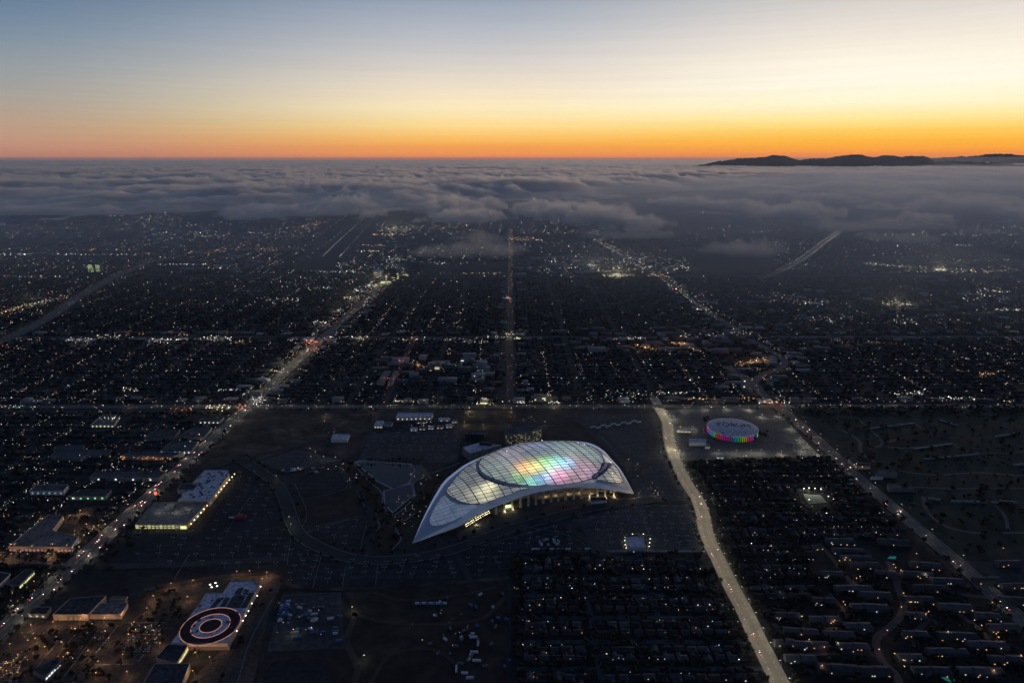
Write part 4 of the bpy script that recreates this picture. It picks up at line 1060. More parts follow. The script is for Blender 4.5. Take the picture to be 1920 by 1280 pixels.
M_BULL = mat('dark_red_roof_paint', (.030, .012, .016), .85, var=.2, scale=.1)
GLPINK = glow('pink_neon_glow', (1, .46, .42), .42)
ring('bullseye_ring', 25.4, 38.4, .52 + 10, M_BULL); ring('bullseye_centre', 0, 13.8, .52 + 10, M_BULL)
for r_ in (38.8, 25.0, 14.2): ring('neon_ring', r_ - .45, r_ + .45, 10.66, GLPINK, th=.35)
z4 = lambda a, b: (320 + a / 8.535, 1070 + b / 8.535)
for q in ([(1090, 270), (1172, 265), (1112, 372), (1032, 372), (1030, 330)], [(1040, 385), (1205, 388), (1105, 583), (885, 580), (990, 410)], [(1265, 342), (1345, 342), (1205, 583), (1115, 583)], [(735, 452), (815, 455), (705, 585), (625, 583)], [(872, 424), (955, 424), (860, 583), (780, 583)]):
    pl = [G(*z4(*p), 10.9)[:2] for p in q]
    MB().prism([(x - ex, y - ey) for x, y in pl], 10.6, 11.0).build('solar_array', M_PANEL, e)
x0, x1 = G(322, 1206.5, 10), G(427, 1206, 10)
MB().box((x0[0] + x1[0]) / 2 + 8 - ex, x0[1] - ey - .35, 1, 62, .5, 4.6).build('front_wall_glow', glow('warm_front_glow', (1, .50, .30), .10), e)  # warm lamplight on the wall, put in as a faintly glowing strip
for i in range(5):
    f_ = (i + .7) / 5; lamp_light(x0[0] + (x1[0] - x0[0]) * f_ - ex, x0[1] - ey - 5, 6, 700, (1, .6, .35), e)
for i in range(9):
    a = G(*z4(*((1375, 395), (1235, 640), (1145, 795), (1045, 960), (945, 1130), (800, 1200), (1290, 520), (1190, 715), (1430, 250))[i]), 5)
    mb = MB(); mb.cyl(a[0] + 1, a[1], 0, .12, .12, 5, 6, 1); mb.box(a[0] + 1, a[1], 5, 1.0, 1.0, .8)
    tag(mb.build('wall_lamp_post', [GL_W, M_STEEL]), 'small lamp post along the dark flank of the bullseye-roofed store', 'lamp', 'lamp posts along the bullseye store')
for a_, b_ in ((395, 1103), (405, 1100), (398, 1108), (408, 1106)):
    a = G(a_, b_); mb = MB(); mb.cyl(*a[:2], 0, .15, .15, 7, 6, 1); mb.box(a[0], a[1], 7, 2, 1, .7)
    tag(mb.build('yard_lamp', [GL_W, M_STEEL]), 'bright lamp over the loading yard behind the bullseye-roofed store', 'lamp', 'loading yard lamps'); lamp_light(a[0], a[1], 7.5, 900, (1, .9, .6))
building('shop', [(292, 1234), (315, 1208), (352, 1211), (331, 1244)], 8, 'dark flat-roofed shop joined to the near end of the bullseye store', M_STUCCO, M_RDARK, units=3, windows=9, wm=GLWY, side='right')
building('shop', [(264, 1290), (290, 1245), (356, 1244), (338, 1290)], 10, 'dark shop block at the bottom edge below the bullseye store', M_STUCCO, M_RDARK, units=6)
# stores on the lower left
building('shop', [(99, 1152.5), (131, 1122.5), (199, 1117), (165, 1152.5)], 9, 'wide dark-roofed store with a tall tan parapet and amber-lit front', M_STUCCO, M_RDARK, units=8, windows=7, wm=glow('amber_front_glow', (1, .52, .24), .30), wz=2)
building('shop', [(165.5, 1152.5), (189, 1131), (240, 1131), (226, 1152.5)], 7, 'narrower shop with an amber front right of the wide dark-roofed store', M_STUCCO, M_RGREY, units=5, windows=12, wm=MATS['amber_front_glow'], wz=2)
building('shop', [(205, 1123), (212, 1119), (240, 1119), (236, 1124)], 6, 'small tan loading shed behind the narrower amber-fronted shop', M_STUCCO, M_RTAN)
building('warehouse', [(91, 965), (119, 967), (98, 995), (147, 1006), (134, 1026), (15, 1025)], 9, 'large L-shaped warehouse with a pale roof and pink-lit docks', M_STUCCO, M_RTAN, units=24, windows=16, wm=glow('pink_dock_glow', (1, .5, .36), .35), wz=2.2, seed=2)
building('warehouse', [(-40, 1098), (-5, 1072), (20, 1076), (-2, 1098)], 7, 'low shed with a pale green wall lit at the left edge', M_WHITEW, M_RDARK, windows=4, wm=GLWY)
building('warehouse', [(12, 1096), (48, 1068), (64, 1070), (36, 1098)], 7, 'long dark shed with a yellow-lit flank beside the left avenue', M_GREYW, M_RDARK, windows=9, wm=GLWY, side='right')
building('warehouse', [(52, 1150), (66, 1138), (96, 1138), (86, 1152)], 6, 'small dark shop between the left avenue and the amber-lit stores', M_GREYW, M_RDARK, windows=3)
building('warehouse', [(60, 1256), (100, 1236), (114, 1240), (84, 1270)], 6, 'dark store with a bright white-lit flank near the bottom left corner', M_GREYW, M_RDARK, windows=6, wm=GLWC, side='right')
# industrial row on the left of the avenue
building('warehouse', [(226, 855), (244, 848), (345, 848.5), (322, 857)], 8, 'wide blue-roofed depot with orange lamps along its yard', M_GREYW, M_RBLUE, units=6)
for i in range(30):
    x = 226 + 95 * R.random(); y = 860 + R.uniform(-1, 6); a = G(x, y); mb = MB(); mb.cyl(*a[:2], 0, .12, .12, 6, 6, 1); mb.blob(a[0], a[1], 6.6, .9, .9, .7)
    tag(mb.build('yard_lamp', [GLWO, M_STEEL]), 'orange yard lamp in front of the wide blue-roofed depot', 'lamp', 'orange depot yard lamps')
    if i % 4 == 0: lamp_light(a[0], a[1], 7, 2600, (1, .42, .12))
building('warehouse', [(168, 895), (180, 884.5), (311, 885), (298, 896)], 8, 'long dark warehouse with four white lamps on its near wall', M_GREYW, M_RBLUE, units=10, windows=4, wm=GLWC)
building('warehouse', [(55, 921), (68, 909), (128, 909), (119, 921)], 8, 'white-striped low hall with pale lit walls', M_WHITEW, M_RBLUE, units=5, windows=6, wm=glow('pale_hall_glow', (.75, .92, .9), .28))
building('warehouse', [(131, 931), (150, 918.5), (209, 918.5), (198, 931)], 7, 'dark hall with green lamps on its roof edge', M_GREYW, M_RDARK, units=4, windows=5, wm=GLGRN)
building('warehouse', [(299, 846), (322, 828), (372, 828), (358, 846)], 6, 'pale-edged yard building with white lamps round its roof', M_GREYW, M_RBLUE, units=14, windows=7, wm=GLWC)
building('warehouse', [(270, 822), (292, 806), (338, 805), (326, 821)], 6, 'dark flat warehouse left of the solar-covered block', M_GREYW, M_RDARK, units=5)
building('warehouse', [(332, 820), (362, 802), (398, 801), (382, 820)], 6, 'dark block covered in grey roof strips beside the left avenue', M_GREYW, M_RBLUE, units=20)
building('warehouse', [(170, 797), (190, 780), (226, 778), (214, 797)], 6, 'yellow-lit supermarket with a bright forecourt', M_WHITEW, M_RGREY, windows=6, wm=GLWY)
building('warehouse', [(372, 790), (384, 781), (420, 781), (412, 790)], 6, 'low shop with white lamps by the left avenue crossing', M_GREYW, M_RDARK, windows=5, wm=GLWC)
building('warehouse', [(95, 856), (105, 845), (210, 843), (206, 850), (165, 853), (150, 860)], 6, 'dim grey schoolhouse roof among dark trees', M_GREYW, M_RBLUE)
building('warehouse', [(100, 842), (106, 836), (158, 835), (156, 841)], 6, 'thin grey classroom wing behind the schoolhouse', M_GREYW, M_RBLUE)
# construction offices and sheds behind the lake
building('shed', [(742, 783), (747, 774), (812, 774.5), (809, 782)], 8, 'long white-roofed shed beside the cross boulevard', M_WHITEW, M_RWHITE, windows=8, wm=GLW)
building('shed', [(701, 799), (706, 789), (720, 789), (717, 799)], 5, 'small white cabin with lamps at the end of the side street', M_WHITEW, M_RWHITE, windows=3, wm=GLWY)
building('shed', [(720, 797), (724, 792), (737, 792), (734, 797)], 4, 'small grey cabin right of the white cabin', M_WHITEW, M_RGREY)
building('tent', [(620.5, 825), (625, 814), (655.5, 814.5), (651, 825)], 6, 'white-roofed tent alone on the brown building ground', M_WHITEW, M_RWHITE)
for i, (a_, b_, w_, lab) in enumerate(((776, 803, 15, 'grey site hut nearest the white shed'), (792, 801, 14, 'pale site hut second from the white shed'), (808, 800, 12, 'site hut with a lamp on its corner'), (825, 799, 14, 'site hut fourth along the fenced yard'), (842, 797, 13, 'site hut before the last in the fenced yard'), (852, 788, 11, 'site hut at the back of the fenced yard'), (833, 785, 22, 'long pale site hut at the back of the yard'), (790, 789, 20, 'long site hut just in front of the white shed'))):
    building('site_hut', [(a_ - w_ / 2, b_ + 2.5), (a_ - w_ / 2 + 1, b_ - 2), (a_ + w_ / 2, b_ - 2), (a_ + w_ / 2 - .6, b_ + 2.5)], 3.4, lab, M_WHITEW, M_RGREY if i % 2 else M_RWHITE, 'hut', parapet=0, windows=2)
# lit office block and the grey theatre roof behind the stadium
GLOFF = glow('office_window_glow', (1, .88, .45), .42); GLOFF2 = glow('dim_office_window_glow', (.95, .85, .5), .2)
e = building('office_block', [(946, 814.5), (947.5, 806), (975, 800.5), (1006, 795), (1016, 796.5), (1015, 803), (985, 810)], 27, 'curved office block with rows of yellow-lit windows behind the stadium', M_GREYW, M_RBLUE, units=16)
ex, ey = e.location.x, e.location.y; fr = catmull([G(946, 815, 27)[:2], G(985, 810.3, 27)[:2], G(1015, 803.3, 27)[:2]], 13); rr_ = random.Random(3)
tt = np.gradient(fr, axis=0); tt /= np.linalg.norm(tt, axis=1)[:, None]
for fl in range(6):
    zz = 2.2 + fl * 4.1
    for k in range(1, 26):
        if rr_.random() < (.55 if k % 3 else .85): continue
        x, y = fr[k][0] + tt[k][1] * 1.0 - ex, fr[k][1] - tt[k][0] * 1.0 - ey
        MB().box(x, y, zz, 2.3, .6, .9, math.atan2(tt[k][1], tt[k][0])).build('lit_window', GLOFF if rr_.random() < .5 else GLOFF2, e)
building('theatre', [(866.5, 838.5), (900, 829.5), (941, 834.5), (881, 850)], 18, 'angular theatre with a pale grey roof behind the stadium', M_GREYW, M_RWHITE, units=3, parapet=0)
building('shed', [(899, 831), (905, 826), (926, 826), (921, 833)], 22, 'dark raised hall on top of the pale theatre roof', M_RDARK, M_RDARK, units=5)
building('shed', [(872, 815), (878, 809), (910, 809), (908, 816)], 8, 'dark service hall behind the pale theatre roof', M_RDARK, M_RDARK, units=4)
building('shed', [(884, 813), (886, 810), (908, 810), (907, 814)], 10, 'pale roofed annex behind the theatre', M_GREYW, M_RGREY)
# small halls to the right of the stadium
e = building('pavilion', [(1172.5, 1007.5), (1206, 1006.5), (1211, 1026), (1175, 1026)], 6, 'square white-roofed pavilion ringed with lamps beside the bright road', M_WHITEW, M_RWHITE)
for a_, b_ in ((1172, 1010), (1171, 1016), (1172, 1024), (1174, 1030), (1182, 1031), (1197, 1031), (1204, 1031), (1217, 1027), (1218, 1020), (1219, 1013), (1206, 1004), (1186, 1004)):
    a = G(a_, b_); mb = MB(); mb.cyl(*a[:2], 0, .1, .1, 3, 6, 1); mb.blob(a[0], a[1], 3.5, .7, .7, .6)
    tag(mb.build('pavilion_lamp', [GL_Y, M_STEEL]), 'low yellow lamp at the edge of the white-roofed pavilion', 'lamp', 'lamps round the pavilion'); lamp_light(a[0], a[1], 4.5, 380, (1, .85, .45))
building('box_hut', [(1106, 937), (1108, 932), (1136, 932), (1137, 938.5), (1109, 941)], 5, 'long pale kiosk on the plaza before the stadium columns', M_WHITEW, M_RDARK)
building('shed', [(1292, 831), (1292, 823.5), (1324, 823.5), (1324, 831.5)], 6, 'white flat shed on the arena parking lot', M_WHITEW, M_RWHITE)
building('shed', [(1322, 838), (1323, 834), (1330, 834), (1331, 838)], 4, 'small pale hut beside the white flat shed', M_WHITEW, M_RGREY)
building('shed', [(1269, 808), (1275, 805), (1298, 805), (1296, 808.5)], 4, 'low lit ticket hut at the entrance of the arena lot', M_WHITEW, M_RGREY, windows=4, wm=GLWY)
building('shed', [(1343, 857), (1343, 853.5), (1358, 853.5), (1358, 857)], 4, 'brightly lit booth at the near edge of the arena lot', M_WHITEW, M_RGREY, windows=2, wm=GLWC)
# chapel, mausoleum halls and long pale crypt walls on the cemetery
building('chapel', [(1590, 861), (1597, 858.5), (1611, 868), (1632, 868.5), (1632, 874), (1606, 874.5)], 7, 'L-shaped chapel with a dim amber facade beside the right avenue', M_STUCCO, M_RDARK, units=3, windows=8, wm=glow('dim_amber_glow', (1, .6, .3), .10))
building('mausoleum', [(1641, 889), (1648, 880.5), (1678, 881), (1683, 889.5)], 8, 'grey-roofed mausoleum hall behind the chapel', M_GREYW, M_RBLUE, units=4)
building('mausoleum', [(1666, 916), (1664, 908), (1704, 905), (1714, 917)], 7, 'pale-roofed mausoleum hall nearest the right avenue', M_GREYW, M_RBLUE, units=3)
building('mausoleum', [(1632, 896), (1635, 893.5), (1656, 893.5), (1656, 896)], 4, 'thin lit crypt canopy between the two mausoleum halls', M_WHITEW, M_RWHITE)
for a, b, hgt, lab in (((1632, 804), (1715, 794), 4, 'long pale crypt wall across the upper lawn'), ((1732, 862), (1835, 852), 4, 'pale crypt wall across the middle lawn'), ((1716, 843), (1786, 833), 4, 'crypt wall beside the curving middle drive'), ((1865, 820), (1906, 814), 5, 'short crypt wall at the right of the upper lawn'), ((1762, 788), (1795, 799), 4, 'slanting crypt wall on the upper lawn'),
                       ((1740, 935.5), (1763, 938.5), 5, 'white crypt block at the left end of the lit row'), ((1783, 941), (1802, 942), 5, 'white crypt block second in the lit row'), ((1805, 941), (1824, 942), 5, 'white crypt block in the middle of the lit row'), ((1830, 942), (1836, 942.5), 5, 'shortest white crypt block in the lit row'), ((1840, 943), (1850, 943), 5, 'small white crypt block right of the shortest one'), ((1858, 943.5), (1871, 944), 5, 'white crypt block before the longest one'), ((1874, 941), (1906, 943.5), 5, 'longest white crypt block closing the lit row'), ((1900, 873), (1930, 871), 5, 'white crypt wall cut by the right picture edge')):
    p_, q_ = G(*a), G(*b); mb = MB(); d = math.hypot(q_[0] - p_[0], q_[1] - p_[1]); mb.box((p_[0] + q_[0]) / 2, (p_[1] + q_[1]) / 2, 0, d, 1.8, hgt - 1.4, math.atan2(q_[1] - p_[1], q_[0] - p_[0]))
    mb.box((p_[0] + q_[0]) / 2, (p_[1] + q_[1]) / 2, hgt - 1.4, d + 1, 2.4, .4, math.atan2(q_[1] - p_[1], q_[0] - p_[0]))
    tag(mb.build('crypt_wall', mat('crypt_marble_%d' % len(MATS), (.26, .28, .28), .7, var=.3, scale=.1)), lab, 'crypt wall', 'crypt walls on the cemetery lawn')
# tennis court under floodlights
cpx = [(1506, 926), (1538, 928), (1551, 942), (1516, 945)]
patch('tennis_court', cpx, .5, mat('tennis_court_paint', (.17, .20, .15), .85, var=.1, scale=.05))
for q in (((1508, 931), (1541, 932)), ((1512, 938), (1546, 938)), ((1517, 927), (1530, 944))):
    ribbon('court_line', [G(*p) for p in q], .5, .56, M_PAINT, n=1)
for a_, b_, w_ in ((1506, 925, 1800), (1516, 924, 1800), (1527, 925, 1800), (1538, 926, 1500), (1552, 940, 900), (1516, 946, 600)):
    a = G(a_, b_); mb = MB(); mb.cyl(*a[:2], 0, .2, .15, 11, 6, 1); mb.box(a[0], a[1], 11, 1.5, .6, .6)
    tag(mb.build('floodlight', [GL_W, M_STEEL]), 'floodlight mast beside the lit tennis court', 'floodlight', 'tennis court floodlights'); lamp_light(a[0], a[1] - 2, 10.5, w_ * 1.8, (1, .92, .72))

# ------------------------------------------------------------------ street lamps
def make_lamp(head, name='street_lamp', h=9.5, arm=2.4):
    e = empty(name)
    mb = MB(); mb.cyl(0, 0, 0, .16, .09, h, 6); mb.tube([(0, 0, h - .1), (arm * .5, 0, h + .35), (arm, 0, h + .4)], .07, 5); mb.build('pole', M_STEEL, e)
    mb = MB(); mb.box(arm, 0, h + .18, 1.5, .8, .3, 0); mb.build('lamp_head', head, e)
    return e
LP = {k: make_lamp(m_) for k, m_ in (('W', glow('street_lamp_white', (1, .88, .66), 1.3)), ('O', glow('street_lamp_amber', (1, .50, .20), 1.8)))}
_first = {k: True for k in LP}
nlamp = 0
def street_lamp(x, y, ang, kind, label, group, watts=0, col=None):
    global nlamp
    nlamp += 1
    if _first[kind]: o = LP[kind]; _first[kind] = False
    else: o = copy_tree(LP[kind])
    o.location = (x, y, 0); o.rotation_euler = (0, 0, ang); tag(o, label, 'street lamp', group)
    if watts: lamp_light(2.4, 0, 9.2, watts, col or ((1, .86, .62) if kind == 'W' else (1, .55, .26)), o)
def along(c, nr, offs, step, y0, y1, kind, label, group, watts, start=0.0, jit=1.0, ev=1):
    d = start; k = 0
    for i in range(len(c) - 1):
        L = np.linalg.norm(c[i + 1] - c[i])
        while d < L:
            p = c[i] + (c[i + 1] - c[i]) * d / L
            if y0 <= p[1] <= y1:
                q = p + nr[i] * offs
                street_lamp(q[0], q[1], math.atan2(-nr[i][1] * offs, -nr[i][0] * offs), kind, label, group, watts * R.uniform(1 - .3 * jit, 1 + .3 * jit) if k % ev == 0 else 0); k += 1
            d += step * R.uniform(.92, 1.08)
        d -= L
along(PINC_C, PINC_N, -12.6, 31, 690, 1690, 'W', 'white street lamp on the kerb of the bright curving road, stadium side', 'lamps of the bright curving road', 2700, jit=.8)
along(PINC_C, PINC_N, 12.6, 31, 690, 1690, 'W', 'white street lamp on the kerb of the bright curving road, housing side', 'lamps of the bright curving road', 2700, 15, jit=.8)
along(LEFT_C, LEFT_N, -17, 74, 760, 2400, 'W', 'white street lamp on the outer kerb of the wide left avenue', 'lamps of the left avenue', 3000)
along(LEFT_C, LEFT_N, 17, 74, 760, 2400, 'W', 'white street lamp on the stadium-side kerb of the wide left avenue', 'lamps of the left avenue', 3000, 37)
along(RIGHT_C, RIGHT_N, -14, 84, 760, 1800, 'W', 'white street lamp along the cemetery side of the right avenue', 'lamps of the right avenue', 800)
along(RIGHT_C, RIGHT_N, 14, 84, 760, 1800, 'W', 'white street lamp along the housing side of the right avenue', 'lamps of the right avenue', 800, 40)
d_ = -1000
while d_ < 1050:
    q = (d_, 1688 - 14 if nlamp % 2 else 1690 + 14); street_lamp(q[0], q[1], math.pi / 2 * (1 if nlamp % 2 else -1), 'W', 'street lamp on the cross boulevard behind the stadium grounds', 'lamps of the cross boulevard', R.uniform(500, 2000)); d_ += R.uniform(48, 74)
for a_, b_ in ((1248, 776), (1262, 786), (1258, 843), (1275, 852), (1285, 770), (1322, 769), (1360, 768), (1402, 769), (1458, 782), (1485, 806), (1512, 838), (1535, 852), (1345, 851), (1382, 851), (1408, 852), (1428, 850), (1465, 852), (1508, 848), (1500, 826), (1275, 806), (1300, 806), (1430, 783)):
    a = G(a_, b_); street_lamp(a[0], a[1], R.uniform(0, 6.28), 'W', 'lamp post on the edge of the arena parking lot', 'lamps of the arena lot', 6500, (1, .90, .66))
AMB = [(60, 1180), (105, 1176), (150, 1172), (195, 1170), (230, 1160), (70, 1205), (118, 1212), (178, 1180), (90, 1222), (125, 1235), (170, 1228), (205, 1205), (250, 1178), (280, 1150), (245, 1200), (290, 1190), (300, 1215), (190, 1250), (230, 1240), (20, 1220), (35, 1240), (8, 1262), (40, 1270), (240, 1268), (180, 1275), (370, 1232), (395, 1240), (365, 1270), (320, 1105), (360, 1098), (290, 1125), (350, 1130), (470, 1078), (500, 1084), (490, 1096), (445, 1082), (130, 975), (150, 965), (165, 990), (140, 1012), (185, 995), (60, 1032), (100, 1030), (130, 1030), (30, 1030), (20, 1048), (95, 1045), (80, 980), (5, 1050)]
for i, (a_, b_) in enumerate(AMB):
    a = G(a_, b_)
    where = 'in front of the bullseye-roofed store' if a_ > 280 and b_ > 1100 else 'on the dark shopping lot before the amber-fronted shops' if b_ > 1100 else 'beside the L-shaped warehouse' if b_ > 955 and a_ < 200 else 'on the dirt lane behind the bullseye store'
    street_lamp(a[0], a[1], R.uniform(0, 6.28), 'O', 'amber lamp post ' + where, 'amber lamps of the shopping lots', R.uniform(1200, 5200) * (1.9 if b_ < 1060 else 1))
for i, (a_, b_) in enumerate([(1443, 1031), (1544, 1040), (1583, 1053), (1612, 1092), (1610, 1078), (1580, 1140), (1505, 1165), (1563, 1175), (1516, 1212), (1570, 1218), (1677, 1068), (1690, 1080), (1737, 1086), (1702, 1139), (1739, 1155), (1772, 1193), (1867, 1201), (1862, 1141), (1823, 1174), (1911, 1237), (1679, 1238), (1696, 1263), (1858, 1268), (1540, 1261), (1694, 1251), (1720, 1048), (1876, 1036)]):
    a = G(a_, b_); street_lamp(a[0], a[1], R.uniform(0, 6.28), 'O' if i % 3 else 'W', 'small lamp post between the townhouse rows', 'lamps of the townhouse streets', 520)
for i, (a_, b_, w_, c_) in enumerate([(880, 770, 5200, (1, .85, .45)), (879, 780, 2600, (1, .8, .4)), (872, 798, 3200, (1, .6, .25)), (905, 803, 1800, (1, .75, .35)), (1020, 797, 900, None), (1240, 855, 1500, None), (584, 862, 500, None), (608, 862, 700, None), (628, 864, 700, None), (580, 848, 500, None), (592, 855, 500, None), (520, 900, 800, None), (540, 978, 900, (.9, 1, .6)), (545, 990, 700, (.9, 1, .6)), (612, 783, 1600, (1, .75, .4)), (700, 772, 1600, (1, .4, .2)), (960, 772, 2600, (1, .42, .18)), (957, 780, 1200, (1, .42, .18)), (553, 1192, 1300, (1, .95, .5)), (660, 1150, 1500, (1, .95, .6)), (680, 1240, 900, (1, .95, .6)), (1232, 933, 1500, (1, .7, .4)), (1180, 868, 900, (1, .8, .4)), (642, 877, 700, (1, .7, .5))]):
    a = G(a_, b_); street_lamp(a[0], a[1], R.uniform(0, 6.28), 'W', 'lone lamp post on the stadium building ground', 'lamps of the stadium grounds', w_, c_)
# ------------------------------------------------------------------ houses (nearest ones each a thing of its own)
ROOFS = [mat('brown_shingle_roof', (.034, .030, .029), .9, var=.3, scale=.2), mat('grey_shingle_roof', (.044, .048, .056), .9, var=.3, scale=.2), mat('dark_shingle_roof', (.015, .017, .021), .9, var=.3, scale=.2), mat('pale_shingle_roof', (.066, .07, .08), .9, var=.25, scale=.2)]
M_HW = mat('house_wall', (.085, .084, .082), .9, var=.3, scale=.05)
RN = ['brown', 'grey', 'dark', 'pale']
PORCH = [glow('porch_glow_warm', (1, .80, .55), .8), glow('porch_glow_white', (.92, .95, 1), .8), glow('porch_glow_amber', (1, .48, .18), .9)]
def make_house(kind, roof):
    e = empty('house')
    mb = MB(); mb.box(0, 0, 0, 13, 9, 3.1)
    if kind != 1: mb.box(3.6, -6.2, 0, 5.4, 4.4, 3.0)
    mb.build('wall', M_HW, e)
    mb = MB(); mb.gable(0, 0, 3.1, 14.2, 10.2, 2.3, 0, hip=3.4 if kind == 2 else 0)
    if kind != 1:
        c = MB().gable(0, 0, 0, 6.8, 6.4, 1.9, math.pi / 2); mb.add([(v[0] + 3.6, v[1] - 5.4, v[2] + 3.02) for v in c.v], c.f)
    rf = mb.build('roof', roof, e)
    mb = MB(); mb.box(-5.0, 1.2, 3.6, .9, .9, 2.4); mb.build('chimney', M_HW, rf)
    return e
PROTO = [[make_house(k, r_) for r_ in ROOFS] for k in range(3)]
HN = [[0] * 4 for _ in range(3)]
houses = []; house_boxes = []
def place_house(x, y, rz, where, group):
    k, q = R.randrange(3), R.choices(range(4), (4, 4, 5, 2))[0]
    o = PROTO[k][q] if HN[k][q] == 0 else copy_tree(PROTO[k][q]); HN[k][q] += 1
    o.location = (x, y, 0); o.rotation_euler = (0, 0, rz); o.scale = (R.uniform(.85, 1.12), R.uniform(.85, 1.1), R.uniform(.9, 1.15))
    lit = R.random() < .26
    kind = ('winged', 'gabled', 'hipped')[k]
    tag(o, f'{kind} house with {RN[q]} roof{" and lit porch" if lit else ""} {where}', 'house', group)
    if lit:
        g = R.choices(range(3), (5, 4, 2))[0]; s_ = R.uniform(.5, 1.1)
        MB().box(R.uniform(-4, 3), -9.2 if k != 1 else -5.1, 2.0, 1.5 * s_, .5, 1.2 * s_).build('porch_lamp', PORCH[g], o)
        if R.random() < .22: lamp_light(0, -10.5, 3, R.uniform(30, 110), ((1, .8, .55), (.92, .95, 1), (1, .5, .2))[g], o, r=.4)
polyA = gpoly([(962, 1042), (1318, 1040), (1362, 1112), (1428, 1255), (1434, 1290), (962, 1290)])
polyB = gpoly([(1300, 872), (1540, 864), (1636, 945), (1700, 1000), (1668, 1012), (1540, 1012), (1520, 1050), (1545, 1110), (1440, 1165), (1400, 1110), (1362, 1058), (1340, 960)])
lots = []
def blocks(poly, where, group, rot=0.0, dx=16.5, dy=27.0, cross=96.0):
    xs = [p[0] for p in poly]; ys = [p[1] for p in poly]
    y = min(ys); row = 0
    def clear(a, b):
        return min(np.hypot(PINC_C[:, 0] - a, PINC_C[:, 1] - b).min() - 26, np.hypot(RIGHT_C[:, 0] - a, RIGHT_C[:, 1] - b).min() - 30, np.hypot(*(np.array(G(1527, 935)[:2]) - (a, b))) - 34) > 0
    while y < max(ys):
        x = min(xs) + 6
        while x < max(xs):
            if (x - min(xs)) % cross > 9:
                xx, yy = x + R.uniform(-1.5, 1.5), y + R.uniform(-1.6, 1.6)
                if in_poly(np.array([xx]), np.array([yy]), poly)[0] and clear(xx, yy):
                    lots.append((math.hypot(xx, yy), xx, yy, (0 if row % 2 else math.pi) + R.uniform(-.05, .05) + rot + (math.pi / 2 if R.random() < .1 else 0), where, group))
            x += dx
        y += dy * (.62 if row % 2 == 0 else 1.25); row += 1
blocks(polyA, 'in dark rows left of the bright road', 'houses left of the bright road')
blocks(polyB, 'among trees right of the bright road', 'houses right of the bright road', .0, 17.5, 30.0, 120.0)
lots.sort()
for (d_, x, y, rz, wh, gr) in lots[:296]: place_house(x, y, rz, wh, gr)
for k in range(3):
    for q in range(4):
        if HN[k][q] == 0:
            for ch in list(PROTO[k][q].children): bpy.data.objects.remove(ch)
            bpy.data.objects.remove(PROTO[k][q])
# narrow streets between the house rows
for y_ in np.arange(735, 1000, 50.3):
    x1 = np.interp(y_, [713, 760, 860, 1000], [348, 338, 300, 240])
    ribbon('back_street', [(6, y_, 0), (x1 / 2, y_, 0), (x1 - 8, y_, 0)], 8, .36, M_LOTB, n=2)
for x_ in (34, 112, 208): ribbon('back_street', [(x_, 700, 0), (x_, 850, 0), (x_ + 1, 1000, 0)], 8, .40, M_LOTB, n=2)

# ------------------------------------------------------------------ townhouse rows at the lower right
TH = [(1575, 1017, 55, 8), (1590, 1035, 60, 9), (1675, 1018, 60, 12), (1605, 1050, 60, 9), (1620, 1062, 55, 10), (1735, 1062, 60, 12), (1660, 1078, 42, 8), (1720, 1080, 60, 9), (1775, 1092, 60, 9), (1600, 1108, 70, 9), (1640, 1119, 60, 8), (1745, 1106, 64, 8), (1630, 1143, 70, 9), (1722, 1128, 56, 8), (1790, 1142, 64, 9), (1475, 1158, 50, 10), (1545, 1166, 60, 10), (1608, 1178, 52, 11), (1500, 1187, 66, 10), (1572, 1193, 58, 10), (1520, 1213, 66, 10), (1598, 1216, 60, 10), (1500, 1238, 60, 10), (1570, 1256, 76, 12), (1718, 1158, 34, 12), (1715, 1192, 50, 16), (1795, 1196, 74, 12), (1880, 1180, 56, 12), (1850, 1212, 76, 12), (1775, 1226, 76, 12), (1886, 1240, 66, 12), (1705, 1236, 50, 12), (1640, 1262, 60, 12), (1745, 1262, 70, 12), (1838, 1262, 86, 12), (1898, 1128, 46, 9), (1850, 1092, 50, 10), (1900, 1103, 52, 8), (1850, 1158, 50, 9), (1560, 1080, 40, 9), (1545, 1130, 44, 9), (1890, 1060, 44, 9), (1470, 1210, 40, 10)]
